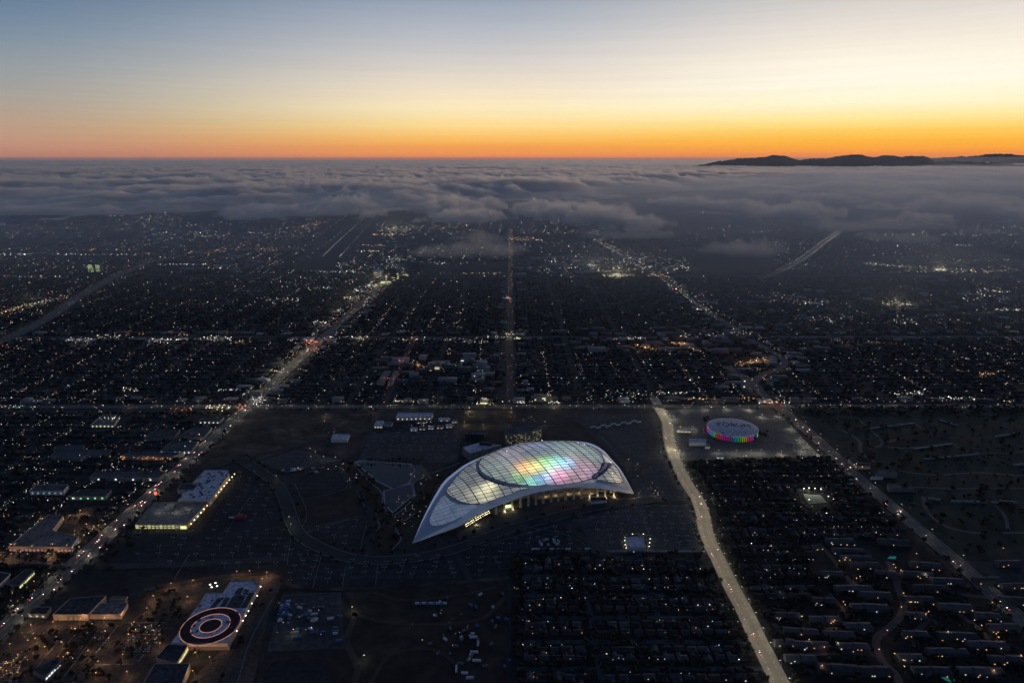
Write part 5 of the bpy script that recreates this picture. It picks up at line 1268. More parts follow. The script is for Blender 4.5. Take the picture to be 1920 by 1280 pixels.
for i, (a_, b_, L_, w_) in enumerate(TH):
    p0, p1 = G(a_ - L_ / 2, b_), G(a_ + L_ / 2, b_ + R.uniform(-1, 4)); L = math.hypot(p1[0] - p0[0], p1[1] - p0[1]); ang = math.atan2(p1[1] - p0[1], p1[0] - p0[0]) + R.uniform(-.06, .02)
    c = ((p0[0] + p1[0]) / 2, (p0[1] + p1[1]) / 2); W = 11 + R.uniform(-1, 2)
    e = empty('townhouse_row', (*c, 0), ang); q = R.randrange(4)
    mb = MB(); mb.box(0, 0, 0, L, W, 6.2); mb.build('wall', M_HW, e)
    mb = MB(); n = max(2, int(L / 16))
    for k in range(n): mb.gable(-L / 2 + (k + .5) * L / n, 0, 6.2 + .5 * (k % 2), L / n + .4 * (k % 2), W + 1.2, 2.6, 0, hip=2.0 if k in (0, n - 1) else .2)
    mb.build('roof', (M_RBLUE, ROOFS[3], ROOFS[1], ROOFS[3])[q], e)
    for k in range(R.randint(1, 5)):
        MB().box(R.uniform(-L / 2 + 2, L / 2 - 2), -W / 2 - .3, R.choice((1.2, 4.0)), R.uniform(.8, 1.8), .4, R.uniform(.8, 1.3)).build('lit_window', R.choice(PORCH), e)
    near = min(TH, key=lambda t: (t[0] - a_) ** 2 + (t[1] - b_) ** 2 if t[:2] != (a_, b_) else 1e9)
    tone = ('blue-grey metal', 'pale shingle', 'grey shingle', 'light shingle')[q]
    size = 'long' if L_ > 64 else 'short' if L_ < 50 else 'medium'
    pos = 'just below the right avenue' if a_ > 1820 else 'near the tennis-court housing' if b_ < 1070 else 'beside the winding pink-lit lane' if 1630 <= a_ <= 1730 else 'between the bright road and the winding lane' if a_ < 1630 else 'right of the winding lane'
    tag(e, f'{size} townhouse row, {tone} roof, {pos}, {("uppermost" if b_ < 1040 else "upper" if b_ < 1090 else "middle" if b_ < 1150 else "lower" if b_ < 1215 else "lowest")} tier', 'townhouse row', 'townhouse rows')
M_LANE = mat('lane_concrete', (.085, .07, .066), .9, var=.2, scale=.05)
_, WL_C, WL_N = road('winding_lane', [(1664, 1052), (1672, 1066), (1678, 1085), (1686, 1108), (1694, 1132), (1688, 1155), (1668, 1176), (1645, 1194), (1644, 1215), (1655, 1240), (1678, 1262), (1690, 1290)], 10, .5, M_LANE)
for q in ([(1738, 1158), (1728, 1175), (1712, 1192), (1720, 1215)], [(1535, 1018), (1560, 1045), (1590, 1085), (1608, 1100)], [(1555, 1112), (1570, 1130), (1590, 1156)], [(1790, 1146), (1825, 1170), (1862, 1205)], [(1450, 1168), (1480, 1200), (1520, 1262)], [(1530, 1178), (1580, 1180), (1625, 1186)], [(1520, 1226), (1580, 1222), (1638, 1226)], [(1730, 1100), (1790, 1112), (1850, 1120)]): road('townhouse_lane', q, 8, .46, M_LANE)
for a_, b_, w_ in ((1678, 1075, 420), (1690, 1120, 460), (1690, 1150, 380), (1660, 1190, 420), (1650, 1230, 360), (1575, 1060, 420), (1605, 1092, 420), (1583, 1142, 420), (1735, 1163, 600), (1545, 1222, 420), (1560, 1178, 420), (1840, 1185, 400), (1868, 1203, 500)):
    a = G(a_, b_); street_lamp(a[0], a[1], R.uniform(0, 6), 'O', 'dim amber lamp post beside the winding lane and its side lanes', 'lamps of the townhouse streets', w_, (1, .45, .32))
for px, lab in (([(1664, 1047), (1668, 1043), (1680, 1043), (1679, 1048)], 'small turquoise pool by the upper end of the winding lane'), ([(1754, 1263), (1758, 1260), (1790, 1274), (1788, 1280), (1776, 1277)], 'long glowing turquoise pool at the lower right edge'), ([(1590, 898), (1596, 897), (1600, 899), (1594, 900)], 'tiny turquoise pool among the trees right of the bright road')):
    poly = [G(*p)[:2] for p in px]; c = (sum(p[0] for p in poly) / len(poly), sum(p[1] for p in poly) / len(poly)); e = empty('swimming_pool', (*c, 0)); L = [(x - c[0], y - c[1]) for x, y in poly]
    MB().prism([(x * 1.25, y * 1.25) for x, y in L], .3, .55).build('pool_deck', M_LANE, e); MB().prism(L, .5, .7).build('pool_water', GLTURQ, e); tag(e, lab, 'swimming pool')

# ------------------------------------------------------------------ vehicles
PAINT = [('white', (.55, .56, .58)), ('silver', (.30, .31, .33)), ('black', (.015, .016, .018)), ('grey', (.12, .125, .13)), ('red', (.22, .02, .02)), ('blue', (.03, .06, .18)), ('tan', (.26, .22, .17))]
PM = [mat('car_paint_' + n, c, .35, var=.02, spec=.5) for n, c in PAINT]
M_GLASS = mat('car_glass', (.015, .018, .022), .15, spec=.5); M_TYRE = mat('tyre_rubber', (.015, .015, .015), .9)
GL_HEAD = glow('headlight_glow', (1, .95, .84), 7); GL_TAIL = glow('tail_light_glow', (1, .05, .03), 4)
def make_car(pm, on):
    e = empty('parked_car' if not on else 'car')
    mb = MB(); mb.box(0, 0, .35, 1.8, 4.5, .65); mb.box(0, .15, 1.0, 1.66, 2.9, .12); bd = mb.build('body', pm, e)
    v = [(-.85, -1.5, 1.0), (.85, -1.5, 1.0), (.85, 1.5, 1.0), (-.85, 1.5, 1.0), (-.68, -1.0, 1.5), (.68, -1.0, 1.5), (.68, .8, 1.5), (-.68, .8, 1.5)]
    MB().add(v, [[0, 1, 5, 4], [1, 2, 6, 5], [2, 3, 7, 6], [3, 0, 4, 7], [4, 5, 6, 7]]).build('cabin', M_GLASS, e)
    mb = MB()
    for sx in (-.82, .82):
        for sy in (-1.4, 1.4):
            c = MB().cyl(0, 0, -.11, .33, .33, .22, 8); mb.add([(sx + p[2], sy + p[0], .33 + p[1]) for p in c.v], c.f)
    mb.build('wheels', M_TYRE, e)
    if on:
        MB().box(0, -2.3, .7, 1.7, .25, .5).build('headlights', GL_HEAD, bd); MB().box(0, 2.3, .75, 1.7, .25, .4).build('tail_lights', GL_TAIL, bd)
    return e
CP_ = {}
ncar = 0
def car(x, y, ang, on, where, group, ci=None):
    global ncar
    ncar += 1
    ci = R.choices(range(7), (6, 4, 3, 4, 1, 1, 1))[0] if ci is None else ci
    if (ci, on) in CP_: o = copy_tree(CP_[(ci, on)])
    else: o = CP_[(ci, on)] = make_car(PM[ci], on)
    o.location = (x, y, .62 if on else .35); o.rotation_euler = (0, 0, ang)
    tag(o, f'{PAINT[ci][0]} car {where}', 'car', group); return o
def traffic(c, nr, offs, n, y0, y1, where, group):
    idx = [i for i in range(len(c) - 1) if y0 <= c[i][1] <= y1]
    for _ in range(n):
        i = R.choice(idx); f_ = R.random(); p = c[i] + (c[i + 1] - c[i]) * f_; o_ = R.choice(offs) * R.choice((-1, 1)); q = p + nr[i] * o_
        t = c[i + 1] - c[i]; ang = math.atan2(t[1], t[0]) - math.pi / 2 + (0 if o_ < 0 else math.pi) + math.pi
        car(q[0], q[1], ang, True, where + (' heading towards the hills' if o_ > 0 else ' coming from the fog'), group).location.z = .72
traffic(LEFT_C, LEFT_N, (4, 8, 11.5), 44, 760, 1800, 'driving on the wide left avenue with its lights on', 'traffic on the left avenue')
traffic(RIGHT_C, RIGHT_N, (3, 7), 24, 800, 1720, 'driving on the right avenue with its lights on', 'traffic on the right avenue')
traffic(PINC_C, PINC_N, (3, 7), 12, 720, 1600, 'driving on the bright curving road', 'traffic on the bright road')
traffic(MAN_C, MAN_N, (3, 8), 2, 0, 1e9, 'driving on the cross boulevard', 'traffic on the cross boulevard')
for k in range(4): traffic(MAN_C, MAN_N, (3, 8), 5, 0, 1e9, 'driving on the cross boulevard', 'traffic on the cross boulevard')
def lot_cars(px, n, where, group, z=0.0, dx=2.9, dy=6.5, rz=0):
    poly = [G(x, y, z)[:2] for x, y in px]; xs = [p[0] for p in poly]; ys = [p[1] for p in poly]; sp = []
    y = min(ys) + 3; r_ = 0
    while y < max(ys):
        x = min(xs)
        while x < max(xs): sp.append((x, y)); x += dx
        y += dy if r_ % 2 == 0 else 10.5; r_ += 1
    sp = [s for s in sp if in_poly(np.array([s[0]]), np.array([s[1]]), poly)[0]]; R.shuffle(sp)
    for x, y in sp[:n]:
        o = car(x, y, rz + R.choice((0, math.pi)) + R.uniform(-.05, .05), False, where, group); o.location.z = z + .42
lot_cars([(248, 1182), (300, 1176), (318, 1190), (262, 1240), (225, 1215)], 74, 'parked in the amber-lit lot left of the bullseye store', 'cars before the bullseye store')
lot_cars([(30, 1030), (140, 1030), (150, 1042), (40, 1044)], 24, 'parked along the near side of the L-shaped warehouse', 'cars at the L-shaped warehouse')
lot_cars([(60, 1180), (230, 1170), (200, 1240), (60, 1235)], 26, 'parked on the dark shopping lot', 'cars on the shopping lot')
lot_cars([(310, 945), (385, 943), (355, 975), (290, 978)], 22, 'parked on the roof of the concrete parking deck', 'cars on the parking deck', 9.5)
lot_cars([(0, 1235), (30, 1225), (45, 1260), (20, 1290), (0, 1290)], 26, 'parked inside the ring wall at the bottom left corner', 'cars at the bottom left corner')
lot_cars([(1460, 828), (1500, 822), (1515, 845), (1485, 845)], 20, 'parked at the right end of the arena lot', 'cars on the arena lot')

# containers, trailers and machines on the storage yards
M_CBLUE = mat('blue_container', (.06, .13, .30), .7, var=.3, scale=.2); M_CWHITE = mat('white_trailer', (.50, .52, .55), .7, var=.1, scale=.2); M_CGREY = mat('grey_container', (.12, .125, .13), .8, var=.3, scale=.2); M_CRED = mat('red_stage_roof', (.25, .03, .05), .8)
def container(px, py, L, rz, m, label, group, h=2.7, nm='container'):
    a = G(px, py); mb = MB(); mb.box(0, 0, .3, L, 2.5, h)
    for k in range(int(L / 1.2)): mb.box(-L / 2 + .6 + k * 1.2, 0, .42, .22, 2.62, h - .3)
    o = mb.build(nm, m); o.location = (a[0], a[1], .1); o.rotation_euler = (0, 0, rz); tag(o, label, nm.replace('_', ' '), group)
for k in range(26): container(R.uniform(524, 544), R.uniform(1126, 1168), R.uniform(4, 7), R.uniform(-.5, .5), M_CBLUE if k % 3 else M_CWHITE, ('blue' if k % 3 else 'white') + ' container in the crowded corner of the storage yard', 'containers on the storage yard')
for k in range(26): container(R.uniform(552, 636), R.uniform(1122, 1205), R.uniform(5, 12), R.uniform(-.3, .3), (M_CGREY, M_CWHITE, M_CBLUE)[k % 3], ('grey', 'white', 'blue')[k % 3] + ' container spread over the storage yard', 'containers on the storage yard')
for k in range(9): container(782 + k * 6.5, 1132 + (k % 2), 6, R.uniform(-.1, .1) + math.pi / 2 * (k % 2), M_CBLUE if k % 2 else M_CWHITE, ('blue' if k % 2 else 'white') + ' container in the row on the dark dirt ground', 'containers on the dirt ground')
for k in range(12): container(R.uniform(850, 900), 1180 + k * 8.5 + R.uniform(-4, 4), R.uniform(5, 12), R.uniform(-.1, .1) + (math.pi / 2 if k % 3 == 0 else 0), M_CWHITE if k % 4 else M_CGREY, ('white' if k % 4 else 'grey') + ' trailer along the fence of the dark dirt ground', 'trailers on the dirt ground', nm='trailer')
for k in range(14): container(R.uniform(1010, 1048), R.uniform(1010, 1024), R.uniform(3, 6), R.uniform(-.9, .3), M_CWHITE, 'white equipment trailer parked in the lot below the stadium columns', 'trailers below the stadium', nm='trailer')
for k in range(7): container(1004 + k * 16 + R.uniform(-4, 4), 1030.5, R.uniform(6, 14), 0, M_CGREY if k % 2 else M_CWHITE, ('grey' if k % 2 else 'white') + ' trailer in the row along the pale lot edge', 'trailers along the lot edge', nm='trailer')
for k in range(10): container(1112 + k * 9.5, 801 - k * 1.35 + (k % 2) * 3, 14, .42, M_CWHITE, 'long white trailer in the slanting double row right of the stadium', 'trailers right of the stadium', nm='trailer')
for k in range(16): container(R.uniform(520, 600), R.uniform(878, 886) - 0.0, R.uniform(5, 11), R.uniform(-.2, .6), (M_CGREY, M_CWHITE)[k % 2], ('grey', 'white')[k % 2] + ' site trailer on the strip of stored material left of the lake', 'trailers left of the lake', nm='trailer')
for k in range(30): container(R.uniform(800, 955), R.uniform(1112, 1270), R.uniform(3, 7), R.uniform(-1.5, 1.5), (M_CGREY, M_CGREY, M_CWHITE, M_CBLUE)[k % 4], ('grey', 'grey', 'white', 'blue')[k % 4] + ' machine box scattered over the dark dirt ground', 'boxes on the dirt ground')
mb = MB(); a = G(451, 971); mb.box(a[0], a[1], 0, 19, 9, 4); mb.gable(a[0], a[1], 4, 20, 10, 2, 0); tag(mb.build('event_tent', M_CRED), 'red-roofed event tent on the dark parking lot', 'tent')
mb = MB(); a = G(437, 971); mb.box(a[0], a[1], 0, 14, 3, 3); tag(mb.build('trailer', M_CWHITE), 'pale trailer beside the red-roofed event tent', 'trailer')
# roof light poles of the empty lots: twin pale heads
def make_pole():
    e = empty('lot_light_pole'); mb = MB(); mb.cyl(0, 0, 0, .25, .15, 11, 6); mb.box(0, 0, 10.9, 3.4, .08, .1); mb.build('pole', M_STEEL, e)
    
    for sx in (-2.4, 2.4): MB().box(sx, 0, 10.7, 1.7, 1.0, .4).build('lamp_head', M_WHITEHEAD, e)
    return e
LPOLE = make_pole(); npole = 0
def poles(px, n, where, sx=38, sy=30):
    global npole
    poly = gpoly(px); xs = [p[0] for p in poly]; ys = [p[1] for p in poly]; sp = []
    for y in np.arange(min(ys) + 6, max(ys), sy):
        for x in np.arange(min(xs) + 8, max(xs), sx):
            p = (x + R.uniform(-6, 6), y + R.uniform(-4, 4))
            if in_poly(np.array([p[0]]), np.array([p[1]]), poly)[0]: sp.append(p)
    R.shuffle(sp)
    for x, y in sp[:n]:
        o = LPOLE if npole == 0 else copy_tree(LPOLE); npole += 1; o.location = (x, y, 0); o.rotation_euler = (0, 0, R.uniform(-.3, .3)); tag(o, 'unlit twin-headed light pole ' + where, 'light pole', 'twin-headed poles of the empty lots')
poles([(545, 1022), (640, 1056), (855, 1048), (866, 1086), (530, 1102)], 62, 'on the long dark lot below the ring road', 27, 17)
poles([(300, 1002), (530, 992), (555, 1030), (540, 1068), (400, 1066), (240, 1058)], 46, 'on the dark lot left of the ring road', 30, 24)
poles([(440, 905), (466, 872), (510, 908), (528, 975), (450, 1005), (385, 998)], 24, 'on the slanting lot beside the parking deck', 30, 28)
poles([(580, 1000), (684, 974), (670, 1032), (632, 1030)], 14, 'on the curved lot inside the ring road', 22, 26)
poles([(870, 1046), (1040, 990), (1105, 1030), (960, 1034), (955, 1080), (876, 1084)], 40, 'on the lots below the stadium columns', 24, 19)
poles([(1080, 978), (1188, 952), (1302, 954), (1320, 1028), (1140, 1028)], 60, 'on the grey lot between stadium and bright road', 22, 20)
poles([(700, 815), (862, 809), (854, 864), (680, 858)], 46, 'on the grey lot behind the lake', 24, 26)

# ------------------------------------------------------------------ trees
def make_tree(kind, m):
    rr = random.Random(kind * 17 + 3); e = empty('tree')
    h = (6.5, 9, 12, 8)[kind]; rx = (3.0, 4.2, 3.4, 4.8)[kind]
    mb = MB(); mb.cyl(0, 0, 0, .32, .2, h * .55, 6)
    for k in range(3): a = k * 2.1 + kind; mb.tube([(0, 0, h * .4), (math.cos(a) * rx * .3, math.sin(a) * rx * .3, h * .6), (math.cos(a) * rx * .55, math.sin(a) * rx * .55, h * .75)], .09, 4)
    mb.build('trunk', M_TRUNK, e)
    mb = MB()
    for k in range(26):
        a, u, q = rr.uniform(0, 6.28), rr.uniform(-1, 1), rr.random() ** .4
        c = math.sqrt(1 - u * u); x, y, z = rx * q * c * math.cos(a), rx * q * c * math.sin(a), h * .66 + h * .36 * q * u
        s_ = rr.uniform(.7, 1.35); mb.blob(x, y, z, s_, s_, s_ * .8, 0, .35, rr)
    mb.build('crown', m, e); return e
TP = [make_tree(0, M_LEAF), make_tree(1, M_LEAF), make_tree(2, M_LEAF2), make_tree(3, M_LEAF2)]; TN = [0] * 4; ntree = 0
def tree(x, y, where, group, s=1.0, k=None):
    global ntree
    if ntree >= 300: return
    k = R.randrange(4) if k is None else k; o = TP[k] if TN[k] == 0 else copy_tree(TP[k]); TN[k] += 1; ntree += 1
    o.location = (x, y, 0); o.rotation_euler = (0, 0, R.uniform(0, 6.28)); s *= R.uniform(.65, 1.5); o.scale = (s, s, s * R.uniform(.9, 1.15))
    tag(o, f'{("small round", "broad round", "tall narrow", "wide spreading")[k]} dark tree {where}', 'tree', group)
def tree_row(c, nr, offs, step, y0, y1, where, group, s=1.0):
    d = 0
    for i in range(len(c) - 1):
        L = np.linalg.norm(c[i + 1] - c[i]); t = d
        while t < L:
            p = c[i] + (c[i + 1] - c[i]) * t / L + nr[i] * (offs + R.uniform(-1.5, 1.5))
            if y0 <= p[1] <= y1 and R.random() < .85: tree(p[0], p[1], where, group, s)
            t += step * R.uniform(.7, 1.3)
        d = t - L
tree_row(PINC_C, PINC_N, -19, 9, 700, 1010, 'in the hedge line along the left kerb of the bright road', 'trees along the bright road', 1.05)
tree_row(PINC_C, PINC_N, 19, 15, 700, 1560, 'along the right kerb of the bright road', 'trees along the bright road', .9)
tree_row(LEFT_C, LEFT_N, 21, 15, 760, 1500, 'along the stadium side of the left avenue', 'trees along the left avenue', .9)
tree_row(LEFT_C, LEFT_N, -22, 30, 760, 1300, 'along the outer side of the left avenue', 'trees along the left avenue', .9)
tree_row(RIGHT_C, RIGHT_N, -19, 30, 800, 1650, 'along the housing side of the right avenue', 'trees along the right avenue')
for a_, b_ in ((1320, 790), (1322, 794), (1425, 812), (1430, 816), (1422, 820), (1434, 822), (1330, 812), (1415, 826), (1438, 812), (1326, 786)): a = G(a_, b_); tree(a[0], a[1], 'clustered round the foot of the round arena', 'trees round the arena', 1.15)
for k in range(16): a = G(690 + k * 6.6, 866 + R.uniform(-.6, .6)); tree(a[0], a[1], 'in the row along the top edge of the lake', 'trees along the lake', .75)
for k in range(24): a = G(R.uniform(230, 330), R.uniform(1100, 1160)); tree(a[0], a[1], 'dotted over the dirt lot behind the bullseye store', 'trees behind the bullseye store', .8)
for k in range(20): a = G(R.uniform(60, 250), R.uniform(1170, 1250)); tree(a[0], a[1], 'dotted over the amber-lit shopping lot', 'trees on the shopping lot', .8)
while ntree < 300:
    a = G(R.uniform(1490, 1900), R.uniform(770, 1040))
    if R.random() < .9 and in_poly(np.array([a[0]]), np.array([a[1]]), gpoly([(1500, 766), (1920, 764), (1920, 1045), (1810, 1040), (1650, 900)]))[0]: tree(a[0], a[1], 'standing on the dark cemetery lawn', 'trees on the cemetery', 1.25)
# ------------------------------------------------------------------ the far town: uncountable roofs, tree crowns and lights
def island_mat(name, lo, hi, rough=.9):
    """every separate roof or crown takes its own tone"""
    m, nt, out = nodes_of(name); b = nt.nodes.new('ShaderNodeBsdfPrincipled'); b.inputs['Roughness'].default_value = rough; b.inputs['Specular IOR Level'].default_value = .2
    g = nt.nodes.new('ShaderNodeNewGeometry'); r = nt.nodes.new('ShaderNodeValToRGB'); r.color_ramp.elements[0].color = (*lo, 1); r.color_ramp.elements[1].color = (*hi, 1)
    mid = r.color_ramp.elements.new(.7); mid.color = (*[a * .65 + c * .35 for a, c in zip(lo, hi)], 1)
    nt.links.new(g.outputs['Random Per Island'], r.inputs['Fac']); nt.links.new(r.outputs['Color'], b.inputs['Base Color']); nt.links.new(b.outputs['BSDF'], out.inputs['Surface']); return m
def scatter(name, tv, tf, pos, ang, scl, m, kind='stuff', mi=None):
    tv = np.array(tv, float); tf = np.array(tf); n = len(pos); c, s = np.cos(ang)[:, None], np.sin(ang)[:, None]
    x, y = tv[None, :, 0] * scl[:, 0:1], tv[None, :, 1] * scl[:, 1:2]
    V = np.stack([pos[:, 0:1] + x * c - y * s, pos[:, 1:2] + x * s + y * c, pos[:, 2:3] + tv[None, :, 2] * scl[:, 2:3]], 2).reshape(-1, 3)
    F = (tf[None] + (np.arange(n) * len(tv))[:, None, None]).reshape(-1, tf.shape[1])
    o = mesh_np(name, V, F, m); o['kind'] = kind; return o
HV = [(-.5, -.5, 0), (.5, -.5, 0), (.5, .5, 0), (-.5, .5, 0), (-.5, -.5, .58), (.5, -.5, .58), (.5, .5, .58), (-.5, .5, .58), (-.5, 0, 1), (.5, 0, 1)]
HF = [(0, 1, 5), (0, 5, 4), (1, 2, 6), (1, 6, 5), (2, 3, 7), (2, 7, 6), (3, 0, 4), (3, 4, 7), (4, 5, 9), (4, 9, 8), (6, 7, 8), (6, 8, 9), (5, 6, 9), (7, 4, 8)]
BV = HV[:4] + [(-.5, -.5, 1), (.5, -.5, 1), (.5, .5, 1), (-.5, .5, 1)]
BF = [(0, 1, 5), (0, 5, 4), (1, 2, 6), (1, 6, 5), (2, 3, 7), (2, 7, 6), (3, 0, 4), (3, 4, 7), (4, 5, 6), (4, 6, 7)]
def pixy(x, y):
    d = y * CP + H * SP; return 960 + 1280 * x / d, 640 + 1280 * (y * -SP + H * CP) / d
KEEP = [gpoly(q) for q in ([(370, 880), (462, 772), (1450, 768), (1560, 850), (1290, 866), (1330, 1036), (958, 1036), (955, 1300), (330, 1300), (340, 1180), (240, 1160), (215, 1060)], [(1475, 760), (2100, 755), (2300, 1100), (1830, 1070), (1650, 910)],
        [(545, 505), (600, 435), (660, 392), (760, 392), (735, 430), (690, 470), (640, 512)], [(790, 492), (955, 490), (955, 516), (790, 518)], [(1255, 466), (1450, 462), (1450, 512), (1300, 516)])]
KEEP += [polyA, polyB, gpoly([(1500, 1000), (1700, 985), (1835, 1070), (2010, 1260), (1990, 1330), (1470, 1330), (1435, 1170)])]
KEEPB = gpoly([(-100, 1310), (-100, 1180), (60, 1160), (330, 1090), (340, 1180), (330, 1310)])
LOCAL = [([(p.location.x, p.location.y)], 0) for p in ()]
def free(x, y, margin=0):
    ok = np.ones(len(x), bool)
    for q in KEEP: ok &= ~in_poly(x, y, q)
    ok &= ~in_poly(x, y, KEEPB)
    for c, w_ in ((PINC_C, 22), (LEFT_C, 22), (RIGHT_C, 20), (BEND_C, 18), (CEN_C, 17), (MAN_C, 22), (CR2_C, 18), (DIAG_C, 12), (FWL_C, 40), (FWR_C, 36)):
        for i in range(len(c) - 1):
            a, b = c[i], c[i + 1]; d = b - a; L2 = d @ d
            t = np.clip(((x - a[0]) * d[0] + (y - a[1]) * d[1]) / L2, 0, 1)
            ok &= np.hypot(x - a[0] - t * d[0], y - a[1] - t * d[1]) > w_
    ok &= ~((np.abs(y - 3757) < 34) & (np.abs(x) < 5000))
    return ok
# big flat roofs already built: leave their ground free
BLD = []
for o in COL.objects:
    if o.parent is None and o.get('category') in ('building',) and o.type == 'EMPTY': BLD.append((o.location.x, o.location.y))
BLD = np.array(BLD)
def clear_of_buildings(x, y, r_):
    ok = np.ones(len(x), bool)
    for bx_, by_ in BLD: ok &= (np.abs(x - bx_) > r_) | (np.abs(y - by_) > r_ * .8)
    return ok
# houses on a street grid
hx, hy, ha = [], [], []
bx0 = -3600
for gx_ in np.arange(-3600, 3900, 17.0):
    if (gx_ + 3600) % 210 < 15: continue
    yy = np.arange(960, 5600, 31.0); sel = rng.random(len(yy)) < np.interp(yy, [960, 2400, 4200, 5600], [.86, .86, .55, .32])
    yy = yy[sel]; hx.append(np.full(len(yy), gx_) + rng.uniform(-2, 2, len(yy))); hy.append(yy + rng.uniform(-3, 3, len(yy))); ha.append((rng.random(len(yy)) < .3) * math.pi / 2 + rng.uniform(-.04, .04, len(yy)))
hx, hy, ha = map(np.concatenate, (hx, hy, ha))
px_, py_ = pixy(hx, hy)
k = (px_ > -160) & (px_ < 2080) & free(hx, hy) & clear_of_buildings(hx, hy, 46); hx, hy, ha = hx[k], hy[k], ha[k]
rest = np.array([(l[1], l[2], l[3]) for l in lots[296:]])
if len(rest): hx, hy, ha = np.concatenate([hx, rest[:, 0]]), np.concatenate([hy, rest[:, 1]]), np.concatenate([ha, rest[:, 2]])
n = len(hx)
scatter('distant_houses', HV, HF, np.column_stack([hx, hy, np.zeros(n)]), ha, np.column_stack([rng.uniform(10, 16, n), rng.uniform(8, 12, n), rng.uniform(4.2, 6.2, n)]), island_mat('distant_roof_tones', (.013, .015, .019), (.068, .073, .084)))
# larger flat blocks along the avenues and in the commercial strips
P_ = []
def strip(c, nr, offs, step, y0, y1, prob):
    for i in range(len(c) - 1):
        L = np.linalg.norm(c[i + 1] - c[i])
        for t in np.arange(0, L, step):
            for s_ in (-1, 1):
                if R.random() < prob:
                    p = c[i] + (c[i + 1] - c[i]) * t / L + nr[i] * s_ * R.uniform(*offs)
                    if y0 < p[1] < y1: P_.append((p[0], p[1], R.uniform(14, 46), R.uniform(12, 30), R.uniform(4.5, 9), 0))
strip(LEFT_C, LEFT_N, (34, 70), 48, 1760, 4300, .8); strip(CEN_C, CEN_N, (26, 60), 60, 1760, 5000, .6); strip(BEND_C, BEND_N, (30, 70), 50, 1780, 6000, .7); strip(CR2_C, CR2_N, (28, 60), 50, 0, 9e9, .6); strip(MAN_C, MAN_N, (30, 55), 44, 1700, 9e9, .6)
for a_, b_, w_, h_, n_ in ((1120, 500, 330, 36, 160), (860, 470, 240, 70, 90), (1780, 510, 320, 40, 110), (250, 440, 460, 90, 190), (1260, 640, 420, 50, 60), (820, 690, 220, 60, 40), (1640, 570, 520, 60, 70), (660, 500, 200, 40, 60), (740, 440, 80, 50, 50), (1450, 640, 380, 50, 50), (400, 500, 200, 24, 50)):
    for _ in range(n_):
        a = G(a_ + R.uniform(-.5, .5) * w_, b_ + R.uniform(-.5, .5) * h_); s_ = max(1, a[1] / 2600); P_.append((a[0], a[1], R.uniform(20, 60) * s_ ** .5, R.uniform(16, 40) * s_ ** .5, R.choice((5, 7, 9, 14)), 0))
P_ = np.array(P_); k = free(P_[:, 0], P_[:, 1]); P_ = P_[k]; n = len(P_)
scatter('distant_blocks', BV, BF, np.column_stack([P_[:, :2], np.zeros(n)]), P_[:, 5] + rng.uniform(-.04, .04, n), P_[:, 2:5], island_mat('distant_block_tones', (.03, .032, .038), (.26, .27, .29)))
# tree crowns all over
n = 16000
u = rng.random(n); y = 960 * (6000 / 960) ** u; x = rng.uniform(-1, 1, n) * (y * .80 + 420); k = free(x, y) & clear_of_buildings(x, y, 34); x, y = x[k], y[k]
def inpoly_pts(poly, n):
    xs = [p[0] for p in poly]; ys = [p[1] for p in poly]; a, b = rng.uniform(min(xs), max(xs), n), rng.uniform(min(ys), max(ys), n); k = in_poly(a, b, poly); return a[k], b[k]
ext = [inpoly_pts(polyA, 850), inpoly_pts(polyB, 1800), inpoly_pts(gpoly([(1480, 764), (2100, 760), (2100, 775), (1492, 780)]), 500), inpoly_pts(gpoly([(1500, 775), (1980, 770), (2000, 1050), (1810, 1040), (1650, 900)]), 420), inpoly_pts(gpoly([(1500, 1060), (1800, 1080), (1960, 1230), (1970, 1300), (1490, 1300), (1450, 1180)]), 700),
       inpoly_pts(gpoly([(640, 870), (668, 862), (700, 900), (722, 945), (740, 968), (768, 990), (740, 1030), (694, 1036), (690, 970), (662, 905)]), 260), inpoly_pts(gpoly([(770, 985), (830, 905), (900, 860), (940, 850), (860, 872), (800, 905), (775, 935), (745, 965)]), 200), (lambda q: (q[:, 0], q[:, 1]))(np.concatenate([(RING_C + RING_N * s_)[::3] + rng.normal(0, 2.5, (len(RING_C[::3]), 2)) for s_ in (-16, 16)])), inpoly_pts(gpoly([(20, 1185), (235, 1168), (330, 1110), (345, 1150), (300, 1215), (200, 1290), (0, 1290)]), 150), inpoly_pts(gpoly([(-40, 1060), (130, 1055), (110, 1090), (30, 1160), (-60, 1200)]), 170), inpoly_pts(gpoly([(330, 1215), (420, 1210), (480, 1110), (515, 1095), (440, 1290), (335, 1290)]), 60), inpoly_pts(gpoly([(1288, 866), (1545, 858), (1560, 868), (1296, 878)]), 240)]
for a, b in ext:
    ok = np.ones(len(a), bool)
    for c, w_ in ((PINC_C, 17), (RIGHT_C, 18), (WL_C, 8), (RING_C, 13)):
        for i in range(len(c) - 1):
            p_, q_ = c[i], c[i + 1]; d = q_ - p_; t = np.clip(((a - p_[0]) * d[0] + (b - p_[1]) * d[1]) / (d @ d), 0, 1); ok &= np.hypot(a - p_[0] - t * d[0], b - p_[1] - t * d[1]) > w_
    hxy = np.array([(l[1], l[2]) for l in lots])
    for (qx, qy) in hxy: ok &= (np.abs(a - qx) > 7.5) | (np.abs(b - qy) > 6.5)
    ok &= ~in_poly(a, b, gpoly([(1495, 920), (1545, 920), (1560, 950), (1510, 952)]))
    x, y = np.concatenate([x, a[ok]]), np.concatenate([y, b[ok]])
n = len(x); pos = np.column_stack([x, y, rng.uniform(3.0, 5.5, n)]); s_ = rng.uniform(2.2, 4.6, n)
V0 = np.array(ICO_V)
M_CROWN = island_mat('distant_crown_tones', (.005, .007, .0055), (.022, .026, .019))
